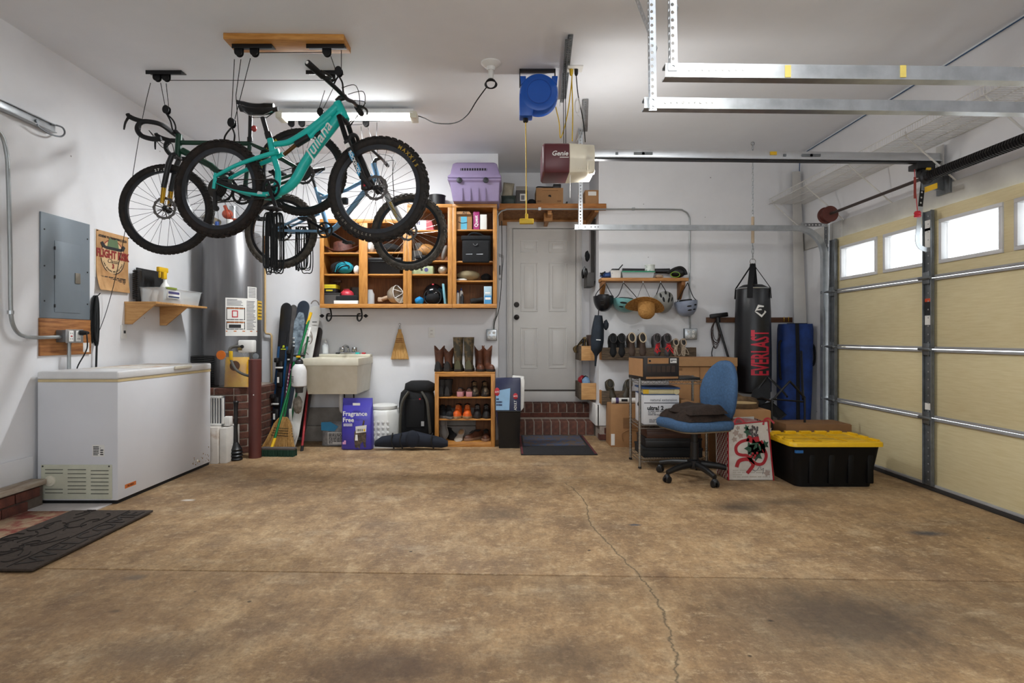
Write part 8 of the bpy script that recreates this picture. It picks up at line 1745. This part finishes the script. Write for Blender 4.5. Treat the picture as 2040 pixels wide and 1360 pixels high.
MB().tube(spline([(x0 + .13,6.018,.06),(x0 + .12,6.018,.14),(x0 + .2,6.018,.18),(x0 + .3,6.018,.17)],5),.004,5).B('print_arc',M_('cardboard_dark'),t); MB().box(x0 + .13,x0 + .3,6.016,6.02,.2,.31).B('print_panel',M_('cardboard_dark'),t)
t = T('paper_roll','white paper roll lying on the tall brown cardboard box','paper roll',(WX(1240,6.08),6.1,z1 + .005)); MB().cyl((WX(1219,6.1),6.1,z1 + .036),(WX(1290,6.1),6.1,z1 + .036),.03,n=18).B('roll',M_('paper'),t); MB().cyl((WX(1226,6.1),6.1,z1 + .036),(WX(1232,6.1),6.1,z1 + .036),.031,n=18).B('purple_band',mat('band_purple','#4a3a6b',.5),t); MB().box(WX(1238,6.07),WX(1250,6.07),6.066,6.071,z1 + .03,z1 + .055).B('print',M_('print_black'),t)
t,x0,x1,z1 = cbx('cardboard_box','wide cardboard box with two hand holes behind the blue chair',1352,1468,713,880,5.80,.35)
for px in (1355,1434): MB().box(WX(px - 3,5.8),WX(px + 4,5.8),5.797,5.8,WZ(738,5.8),WZ(733,5.8)).B('hand_hole',M_('cardboard_dark'),t)
MB().box(x0,x1,5.795,5.80,WZ(731,5.8),WZ(729,5.8)).box(WX(1393,5.8),WX(1394.5,5.8),5.795,5.80,WZ(880,5.8),WZ(729,5.8)).B('seam',M_('cardboard_dark'),t); MB().prism([(x0,WZ(729,5.8)),(x1,WZ(729,5.8)),(x1,WZ(712,5.8)),(x0,WZ(713,5.8))],5.785,5.793).B('front_flap',mat('cardboard_light','#ad845a',.8),t)
# ---- wire rack
t = T('wire_rack','chrome wire rack crowded with boxes','rack',(1.47,5.2,0)); rx0,rx1,ry0,ry1 = 1.175,1.765,5.03,5.41; rw = mat('rack_chrome','#a9a7a2',.25,.9,var=.1)
for x in (rx0,rx1):
    for y in (ry0,ry1):
        p = MB().cyl((x,y,.02),(x,y,.80),.0125,n=12).B('post',rw,t); MB().lathe([(.008,0),(.016,.006),(.016,.018),(.01,.022)],12,tr(x,y,0)).B('foot',M_('black_plastic'),p)
        mb = MB(); [mb.lathe([(.0128,-.0012),(.0138,0),(.0128,.0012)],12,tr(x,y,.1 + .028 * k)) for k in range(24)]; mb.B('post_grooves',M_('galv_dull'),p,kind='stuff')
for z in (.09,.385,.78):
    s_ = None; mb = MB()
    for y in (ry0,ry1):
        for dz in (0,-.03): mb.cyl((rx0,y,z + dz),(rx1,y,z + dz),.003,n=6)
    for x in (rx0,rx1):
        for dz in (0,-.03): mb.cyl((x,ry0,z + dz),(x,ry1,z + dz),.003,n=6)
    for y in (ry0,ry1): mb.tube([(rx0 + (rx1 - rx0) * k / 24,y,z - (.03 if k % 2 else 0)) for k in range(25)],.002,5)
    s_ = mb.B('shelf_frame',rw,t); mb = MB()
    for k in range(1,24): x = rx0 + (rx1 - rx0) * k / 24; mb.cyl((x,ry0,z + .002),(x,ry1,z + .002),.002,n=5)
    mb.B('shelf_wires',rw,s_,kind='stuff')
zt3 = .784
t = T('printed_carton','black and tan printed carton on top of the wire rack','box',(1.36,5.2,zt3)); X0,X1 = WX(1278,5.0),WX(1348,5.0); Xb = WX(1260,5.42); bm2 = mat('carton_black','#241d1a',.45,var=.2)
zt4 = WZ(712,5.0) + .0; Mq_ = tr(1.36,5.2,0) @ rotz(.16) @ tr(-1.36,-5.2,0)
MB().box(1.17,1.50,5.02,5.38,zt3,zt4,Mq_).B('carton',bm2,t,bev=.003)
MB().box(1.1675,1.17,5.04,5.37,zt3 + .03,zt4 - .012,Mq_).B('tan_side',M_('cardboard'),t)
MB().box(1.205,1.40,5.0175,5.02,zt3 + .145,zt3 + .195,Mq_).box(1.19,1.49,5.0175,5.02,zt3 + .012,zt3 + .03,Mq_).B('tan_panel',M_('cardboard'),t); MB().box(1.415,1.475,5.0165,5.019,zt3 + .15,zt3 + .19,Mq_).B('sticker',M_('paper'),t)
mb = MB(); [mb.box(a,b,5.016,5.018,c_,d,Mq_) for a,b,c_,d in bars(1,1.215,1.39,zt3 + .155,zt3 + .185,8)]; [mb.box(a,b,5.015,5.017,c_,d,Mq_) for a,b,c_,d in bars(2,1.42,1.47,zt3 + .158,zt3 + .182,7)]; mb.B('print',M_('print_black'),t,smooth=0)
mb = MB(); [mb.box(1.20 + .045 * k,1.235 + .045 * k,5.018,5.0195,zt3 + .07,zt3 + .125,Mq_) for k in range(6)]; mb.B('dark_pictures',mat('pic_brown','#3a2a20',.6),t,smooth=0)
MB().box(1.52,1.72,5.06,5.36,zt3,zt3 + .02).B('tray',M_('black_plastic'),None,bev=.004,label='thin dark tray on the right half of the wire rack top',cat='tray')
zm = .389
t = T('tile_carton','white carton with black lettering on the middle rack shelf','box',(1.33,5.2,zm)); wx0,wx1 = WX(1282,5.04),WX(1353,5.04)
cw = mat('carton_white','#d2d2d4',.5,var=.03); hh_ = WZ(787,5.04)
MB().box(wx0,wx1,5.04,5.36,zm,hh_).B('carton',cw,t,bev=.003)
text('natural extension',.036,face_cam(((wx0 + wx1) / 2 + .02,5.038,hh_ - .042)),M_('print_grey'),t,sx=.95); text('ultra! 2',.05,face_cam((wx0 + .105,5.038,hh_ - .115)),M_('print_black'),t,bold=.0018)
MB().box(wx0 + .005,wx1 - .002,5.0385,5.04,hh_ - .072,hh_ - .066).B('rule',M_('print_black'),t)
mb = MB(); [mb.box(a,b,5.0385,5.04,c_,d) for a,b,c_,d in bars(4,wx0 + .04,wx0 + .22,zm + .08,zm + .14,2)]; [mb.box(a,b,5.0385,5.04,c_,d) for a,b,c_,d in bars(3,wx0 + .05,wx0 + .29,zm + .015,zm + .05,3)]; mb.B('fine_print',M_('print_grey'),t,smooth=0)
text('ultra!2',.05,tr(wx0 - .0015,5.2,hh_ - .10) @ rotz(-PI / 2) @ rotx(PI / 2),M_('print_black'),t,bold=.0018)
t = T('ring_binder','blue and yellow ring binder lying on the white carton','binder',((wx0 + wx1) / 2,5.2,hh_)); za = hh_ + .001
MB().box(wx0 + .02,wx1 - .01,5.06,5.33,za + .008,za + .05).B('pages',mat('page_cream','#d8c99a',.7),t,bev=.002); MB().box(wx0 - .01,wx1 + .01,5.04,5.35,za + .052,za + .066).box(wx0 - .005,wx1 - .0,5.05,5.35,za,za + .007).B('cover',mat('binder_blue','#2c4a78',.5),t,bev=.003); MB().box(wx0 - .0,wx0 + .05,5.052,5.06,za + .01,za + .05).B('spine_label',M_('yellow'),t); MB().cyl((wx1 - .02,5.05,za + .03),(wx1 - .02,5.33,za + .03),.026,n=16).B('rolled_edge',M_('page_cream'),t)
for nm,l_,x0_,x1_,y0_,z0_,z1_,m_ in (('cardboard_tray','flat open cardboard tray behind the brown blanket on the rack',1.535,1.745,5.06,zm,zm + .16,'cardboard'),('wooden_box','dark stained wooden box on the lowest rack shelf, uppermost of three',1.24,1.72,5.04,.266,.345,None),('laptop_case','black flat case under the dark wooden box',1.23,1.73,5.05,.18,.264,'black_plastic'),('black_console','black flat box at the bottom of the wire rack',1.21,1.735,5.045,.094,.178,'black_matte')):
    t = T(nm,l_,'box',((x0_ + x1_) / 2,5.2,z0_)); MB().box(x0_,x1_,y0_,5.39,z0_,z1_).B('body',M_(m_) if m_ else mat('stained_wood','#4a2a18',.5,c2='#331c10',vs=6,stretch=(1.5,10,10)),t,bev=.004)
    MB().box(x0_ - .004,x1_ + .004,y0_ - .004,5.394,z1_ - .018,z1_ + .0005).B('rim',M_('cardboard_dark') if m_ == 'cardboard' else (M_(m_) if m_ else M_('stained_wood')),t,bev=.002)
t = T('flat_tile','tan wooden offcut lying on the cardboard tray of the rack','offcut',(1.64,5.2,zm + .161)); MB().prism([(1.56,zm + .161),(1.74,zm + .161),(1.74,zm + .175),(1.60,zm + .215),(1.56,zm + .21)],5.1,5.3).B('offcut',M_('cardboard'),t,bev=.003)
# ---- office chair
CXc = FL(1383,952); th = radians(17)
t = T('office_chair','blue fabric office chair on a black five-star base','chair',(CXc.x,CXc.y,0),rz=PI + th,local=True)   # local +x = facing direction
cf = mat('chair_blue','#3f6085',.85,c2='#345070',vs=60,bump=.15,bs=200); bp2 = M_('black_plastic')
for k in range(5):
    a = 2 * PI * k / 5 + .22; d = V((cos(a),sin(a),0)); p0,p1,p2 = d * .03 + V((0,0,.12)),d * .19 + V((0,0,.105)),d * .305 + V((0,0,.08))
    lg = MB().tube(spline([p0,p1,p2],4),[.032,.031,.029,.027,.026,.024,.023,.022,.021],10,flat=.8).B('base_leg',bp2,t)
    e = d * .305; sd = V((-d.y,d.x,0));
    for s_ in (-.016,.016): MB().lathe([(.02,-.010),(.027,-.008),(.027,.008),(.02,.010)],16,Matrix.Translation(e + sd * s_ + V((0,0,.0275))) @ (sd.to_track_quat('Z','Y').to_matrix().to_4x4())).B('caster_wheel',bp2,lg)
    MB().ell(e + V((0,0,.045)),(.026,.026,.026),z0=-.2).B('caster_hood',bp2,lg)
MB().lathe([(.05,.085),(.055,.10),(.055,.15),(.035,.16),(.035,.30),(.028,.30),(.028,.40)],20).B('column',bp2,t)
MB().box(-.14,.12,-.09,.09,.385,.415).B('mechanism',bp2,t,bev=.01)
def rrect(w,h,r,n=5):
    return [(sx * (w - r) + r * cos(a0 + k * PI / 2 / n),sy * (h - r) + r * sin(a0 + k * PI / 2 / n)) for sx,sy,a0 in ((1,1,0),(-1,1,PI / 2),(-1,-1,PI),(1,-1,3 * PI / 2)) for k in range(n + 1)]
def pad(w,h,r,lays): return [[(x * k,y * k,z) for x,y in rrect(w,h,r)] for k,z in lays]
MB().loft(pad(.255,.245,.11,((.90,.415),(.98,.425),(1.0,.45),(.99,.475),(.93,.49),(.75,.495),(.3,.49)))).B('seat',cf,t,smooth=70); MB().loft(pad(.235,.225,.10,((.9,.402),(1,.408),(1,.418)))).B('seat_pan',mat('pan_tan','#7c6a52',.8),t)
# tall rounded backrest, leaning back slightly; local -x is the rear
MBk = tr(-.275,0,.715) @ roty(-PI / 2 - .10)
bo = [(.245 * math.copysign(abs(sin(a)) ** 1.0,cos(a)) if False else .0,0) for a in (0,)]
outl = []
for k in range(28):
    a = 2 * PI * k / 28; u,v_ = cos(a),sin(a); hgt = .25; wd = .225 * (1 - .28 * max(0,u)) ; outl.append((hgt * math.copysign(abs(u) ** .75,u),wd * math.copysign(abs(v_) ** .7,v_)))
MB().loft([[(x * k,y * k,z + .05 * (y / .225) ** 2) for x,y in outl] for k,z in ((.90,-.03),(.97,-.028),(1.0,-.015),(1,.0),(.97,.012),(.85,.02),(.4,.02))],MBk @ Matrix.Diagonal((1,1,-1,1))).B('backrest',cf,t,smooth=70)
MB().tube([MBk @ V((x * 1.0,y * 1.0,.008 - .05 * (y / .225) ** 2)) for x,y in outl],.005,6,closed=True).B('piping',mat('chair_piping','#2c4a70',.8),t)
MB().tube(spline([(-.10,0,.39),(-.26,0,.385),(-.335,0,.42),(-.35,0,.52),(-.34,0,.62)],5),.036,8,flat=.5,up=(1,0,0)).B('back_bar',bp2,t)
# blanket on the seat
bl_ = mat('blanket_brown','#2f2017',.95,c2='#20150e',vs=40,bump=.4,bs=80)
t2 = T('folded_blanket','dark brown blanket heaped on the blue chair seat','blanket',(CXc.x,CXc.y,.496),rz=PI + th,local=True)
def cloth(x0,x1,y0,y1,zb,ht,seed,droop=.0):
    rd = random.Random(seed); ph = [rd.uniform(0,6) for _ in range(6)]; nx,ny = 26,20; v = []; f = []
    for i in range(nx + 1):
        for j in range(ny + 1):
            u,w_ = i / nx,j / ny; e = min(1,min(u,1 - u,w_,1 - w_) / .16); e = sin(e * PI / 2)
            z = zb + e * ht * (1 + .16 * sin(7 * u + ph[0] + 2 * w_) + .12 * sin(11 * w_ + ph[1] + 3 * u) + .07 * sin(19 * u - 8 * w_ + ph[2]))
            x = x0 + (x1 - x0) * u + .012 * sin(9 * w_ + ph[3]); y = y0 + (y1 - y0) * w_ + .012 * sin(8 * u + ph[4]); v.append((x,y,z))
    for i in range(nx):
        for j in range(ny): a = i * (ny + 1) + j; f.append((a,a + ny + 1,a + ny + 2,a + 1))
    f.append([i * (ny + 1) for i in range(nx + 1)] + [nx * (ny + 1) + j for j in range(1,ny + 1)] + [i * (ny + 1) + ny for i in range(nx - 1,-1,-1)] + [j for j in range(ny - 1,0,-1)])
    return MB().add(v,f)
cloth(-.20,.20,-.20,.22,.0,.06,1).B('lower_fold',bl_,t2,smooth=70); cloth(-.19,.17,-.12,.22,.055,.055,5).B('upper_fold',bl_,t2,smooth=70); cloth(-.22,.0,-.22,.0,.0,.075,9).B('corner_fold',bl_,t2,smooth=70)
# ---- boxes and logs behind the chair
t,x0,x1,z1 = cbx('cardboard_box','cardboard box carrying a wood slice behind the gift bag',1440,1536,818,930,5.05,.36)
t = T('wood_slice','pale wood slice with bark edge on the cardboard box','wood slice',(WX(1480,5.2),5.2,z1 + .004)); cx_,cy_ = WX(1476,5.25),5.24
MB().lathe([(.145,0),(.15,.01),(.145,.045)],28,tr(cx_,cy_,z1 + .005),sy=.8).B('bark',mat('bark','#5b452c',.9,var=.4,vs=20,bump=.4),t); MB().lathe([(.135,.045),(.135,.048),(0,.0485)],28,tr(cx_,cy_,z1 + .005),sy=.8).B('cut_face',mat('cut_wood','#b59a6c',.8),t)
t = T('driftwood','gnarled brown driftwood log behind the wood slice','log',(WX(1485,5.5),5.5,0)); zlog = WZ(800,5.5)
MB().loft([[(x,5.5 + r * cos(a) * (1 + .25 * sin(3 * a + x * 40)),zlog - .02 + dz + r * sin(a) * (1 + .25 * cos(2 * a + x * 30))) for a in [k * PI / 7 for k in range(14)]] for x,r,dz in ((WX(1462,5.5),.05,.0),(WX(1470,5.5),.085,.0),(WX(1482,5.5),.075,.01),(WX(1495,5.5),.06,.005),(WX(1505,5.5),.055,-.01),(WX(1511,5.5),.03,-.01))]).B('log',mat('drift','#6b5336',.9,c2='#3d2c1a',vs=14,bump=.5),t,smooth=70)
MB().box(WX(1455,5.5),WX(1500,5.5),5.42,5.6,0,zlog - .10).B('log_stand',M_('cardboard_dark'),t)
# folded camp chair
t = T('camp_chair','black folded camp chair frame with cloth seat beside the blue bag','camp chair',(WX(1545,5.4),5.4,0)); fm_ = mat('frame_black','#0f0f10',.4,.3)
def tb(nm,pts,r=.010,m_=fm_,sp=0): MB().tube(spline([W(*q) for q in pts],sp) if sp else [W(*q) for q in pts],r,8).B(nm,m_,t)
tb('front_frame',[(1538,880,5.2),(1538,802,5.2),(1543,793,5.2),(1570,763,5.2),(1576,762,5.2),(1600,789,5.2),(1603,798,5.2),(1603,880,5.2)],sp=3); tb('back_frame',[(1500,850,5.6),(1497,800,5.6),(1524,756,5.6),(1532,753,5.6),(1560,780,5.4),(1568,790,5.3)],sp=3)
tb('cross_bar',[(1540,800,5.2),(1520,793,5.5),(1500,795,5.6)]); tb('cross_bar',[(1542,795,5.2),(1600,800,5.2)],.008); tb('side_bar',[(1596,700,5.9),(1598,760,5.6),(1600,795,5.25)],.012)
mb = MB(); q = [W(1496,795,5.6),W(1500,778,5.6),W(1526,757,5.6),W(1535,762,5.58),W(1535,792,5.5),W(1518,808,5.5)]
mb.add(q + [p + V((0,.01,0)) for p in q],[tuple(range(6)),tuple(range(11,5,-1))] + [(i,(i + 1) % 6,(i + 1) % 6 + 6,i + 6) for i in range(6)]).B('cloth_seat',M_('black_cloth'),t)
mb = MB(); q = [W(1500,808,5.5),W(1538,800,5.3),W(1568,826,5.3),W(1555,836,5.3)]; mb.add(q + [p + V((0,.01,0)) for p in q],[(0,1,2,3),(7,6,5,4)] + [(i,(i + 1) % 4,(i + 1) % 4 + 4,i + 4) for i in range(4)]).B('cloth_flap',M_('black_cloth'),t)
cbx('cardboard_box','brown closed cardboard box behind the black tote',1566,1697,846,930,5.08,.30,M_('cardboard_dark'))
# ---- gift bag
gy = 4.62; gx0,gx1 = WX(1455,gy),WX(1541,gy); t = T('gift_bag','white Christmas shopping bag with red ribbon and holly print','gift bag',((gx0 + gx1) / 2,4.7,0)); gz = WZ(841,gy)
gw = mat('giftbag_white','#cbc6bd',.5,c2='#b3aca2',vs=7); lean = .0
MB().prism([(gx0 - .015,0.0),(gx1 + .0,0.0),(gx1 - .045,gz + .012),(gx0 - .02,gz - .02)],gy,gy + .004).B('front_panel',gw,t)
MB().prism([(gx0 - .02,0),(gx1 - .01,0),(gx1 - .05,gz + .012),(gx0 - .03,gz)],gy + .25,gy + .254).B('back_panel',gw,t)
ck = bpy.data.materials.new('red_check'); ck.use_nodes = True; n_ = ck.node_tree.nodes; l_ = ck.node_tree.links; c1 = n_.new('ShaderNodeTexChecker'); c1.inputs['Scale'].default_value = 38; c1.inputs[1].default_value = (*lin('#7c1a20'),1); c1.inputs[2].default_value = (*lin('#c9bdb2'),1); tcx = n_.new('ShaderNodeTexCoord'); l_.new(tcx.outputs['Object'],c1.inputs[0]); l_.new(c1.outputs[0],n_['Principled BSDF'].inputs['Base Color']); MATS['red_check'] = ck
for xx0,xx1,nm in ((gx0 - .02,gx0 - .02,'side_panel'),(gx1,gx1 - .045,'side_panel')):
    v = [(xx0,gy,0),(xx0,gy + .25,0),(xx1 - .0,gy + .25,gz),(xx1,gy,gz - .005)]; MB().add(v + [(p[0] + .003,p[1],p[2]) for p in v],[(0,1,2,3),(7,6,5,4)] + [(i,(i + 1) % 4,(i + 1) % 4 + 4,i + 4) for i in range(4)]).B(nm,ck,t)
MB().box(gx0 - .02,gx1,gy,gy + .254,0,.004).B('bottom_panel',gw,t)
gred = mat('ribbon_red','#a11a26',.5); ggr = mat('holly_green','#2f5a42',.6,c2='#1d3a2c',vs=20)
for a,b in (((gx1,0),(gx1 - .045,gz + .012)),((gx0 - .02,gz - .02),(gx1 - .045,gz + .012)),((gx0 - .015,0),(gx0 - .02,gz - .02))): MB().tube([(a[0],gy - .002,a[1]),(b[0],gy - .002,b[1])],.006,6).B('edge_binding',gred,t)
def gp(px,py): return V((WX(px,gy),gy - .003,WZ(py,gy)))
def rib(pts,w_,m_,nm): MB().strip(spline([gp(*q) for q in pts],5),w_,(0,-1,0),.002).B(nm,m_,t)
rib([(1492,875),(1475,880),(1466,890),(1468,902),(1478,906),(1488,907),(1495,915),(1508,924),(1520,922),(1526,908),(1522,895),(1512,880)],.024,gred,'ribbon'); rib([(1498,916),(1485,914),(1472,918),(1467,930)],.03,gred,'ribbon'); rib([(1494,916),(1500,925),(1494,935),(1488,942)],.028,gred,'ribbon')
rib([(1488,872),(1500,876),(1512,874)],.05,gred,'mug_rim'); rib([(1514,878),(1519,888),(1520,902)],.035,gred,'ribbon')
rd = random.Random(3)
for px,py,r in ((1490,860,.035),(1494,893,.045),(1503,888,.05),(1508,905,.045),(1500,902,.04),(1524,885,.03),(1487,852,.022),(1512,895,.04)):
    pl_ = []
    for k in range(10): a = 2 * PI * k / 10; q = r * (1.1 if k % 2 else .55); pl_.append((q * cos(a),q * 1.2 * sin(a)))
    MB().prism(pl_,-.001,.001,tr(gp(px,py)) @ tr(0,-.001,0)).B('holly_leaf',ggr,t,smooth=0)
for px,py in ((1499,903),(1504,907),(1496,908),(1508,902),(1502,911)): MB().ell(gp(px,py) + V((0,-.003,0)),(.010,.003,.011),n=10,m=6).B('berry',gred,t)
for k in range(16): a = 2 * PI * k / 16; r = .018 + .018 * (k % 3) / 2; MB().ell(gp(1502,859) + V((r * cos(a),-.002,r * 1.2 * sin(a))),(.008,.002,.012),n=8,m=5).B('pine_cone_scale',mat('cone_dark','#4a4244',.7),t)
MB().tube(spline([gp(1497,930),gp(1504,938),gp(1512,930),gp(1514,922),gp(1516,935),gp(1521,932),gp(1519,944)],4),.0022,4).B('script_print',M_('print_grey'),t)
for px,py,r in ((1466,862,.03),(1475,868,.025),(1463,875,.025),(1532,856,.025),(1528,942,.03),(1470,852,.02)): MB().prism([(r * (1 if k % 2 else .6) * cos(2 * PI * k / 10),r * (1 if k % 2 else .6) * sin(2 * PI * k / 10)) for k in range(10)],-.0006,.0006,tr(gp(px,py)) @ tr(0,.0005,0)).B('faint_flower',mat('faint_print','#a08f84',.7),t,smooth=0)
mb = MB(); [mb.box(a,b,gy - .001,gy + .001,c_,d) for a,b,c_,d in bars(4,gx0 + .02,gx1 - .03,.02,.09,12)]; mb.B('faint_script',mat('faint_script','#b0a89c',.7),t,smooth=0)
for px in (1462,1520): MB().tube(spline([gp(px,846),gp(px + 4,836) + V((0,.01,0)),gp(px + 14,834) + V((0,.02,0)),gp(px + 22,843)],4),.008,6,flat=.4).B('handle',gred,t)
MB().ell(((gx0 + gx1) / 2 - .02,gy + .12,gz - .03),(.13,.09,.045),jit=.12,seed=5).B('tissue',mat('tissue_pale','#b8a79c',.8,c2='#8d3a3e',vs=9),None,label='crumpled red and pale tissue in the Christmas bag',cat='tissue paper')
# ---- tote
ty = 4.37; t = T('storage_tote','large black storage tote with a yellow lid near the garage door','storage tote',(2.55,4.62,0))
tx0,tx1,tyb = 2.185,2.915,4.87; blk = mat('tote_black','#070708',.55,var=.1,spec=.25)
def rr(x0,x1,y0,y1,z,r=.05): cx_,cy_ = (x0 + x1) / 2,(y0 + y1) / 2; return [(cx_ + a,cy_ + b,z) for a,b in rrect((x1 - x0) / 2,(y1 - y0) / 2,r)]
MB().loft([rr(tx0 + .065,tx1 - .075,ty + .05,tyb - .05,0),rr(tx0 + .025,tx1 - .025,ty + .015,tyb - .015,.315),rr(tx0 + .02,tx1 - .02,ty + .01,tyb - .01,.325)]).B('tub',blk,t,smooth=50)
for k in range(4):
    x = tx0 + .15 + .15 * k; MB().box(x,x + .05,ty + .022,ty + .05,.03,.27,tr(0,.0,0)).B('rib',blk,t,bev=.008)
yl_ = mat('tote_yellow','#e3b310',.4,var=.05)
ld = MB().loft([rr(tx0,tx1,ty,tyb,.318),rr(tx0,tx1,ty,tyb,.345),rr(tx0 + .006,tx1 - .006,ty + .006,tyb - .006,.352),rr(tx0 + .04,tx1 - .04,ty + .04,tyb - .04,.352),rr(tx0 + .05,tx1 - .05,ty + .05,tyb - .05,.343)]).B('lid',yl_,t,smooth=50)
for i in range(3):
    for j in range(2): x = tx0 + .08 + i * .2; y = ty + .08 + j * .18; MB().box(x,x + .17,y,y + .15,.343,.350).B('lid_panel',yl_,ld,bev=.004)
for i in range(5): x = tx0 + .05 + i * .13; MB().box(x,x + .09,tyb - .045,tyb - .006,.350,.366).B('lid_tooth',yl_,ld,bev=.004)
for j in range(3): y = ty + .06 + j * .14; [MB().box(x,x + .035,y,y + .10,.350,.364).B('lid_tooth',yl_,ld,bev=.004) for x in (tx0 + .006,tx1 - .042)]
MB().box(tx0 + .032,tx0 + .045,ty + .06,ty + .16,.275,.30).box(tx0 + .04,tx0 + .10,ty + .014,ty + .03,.268,.29).B('blue_tape',mat('tape_painter','#1d5f9c',.5),t)
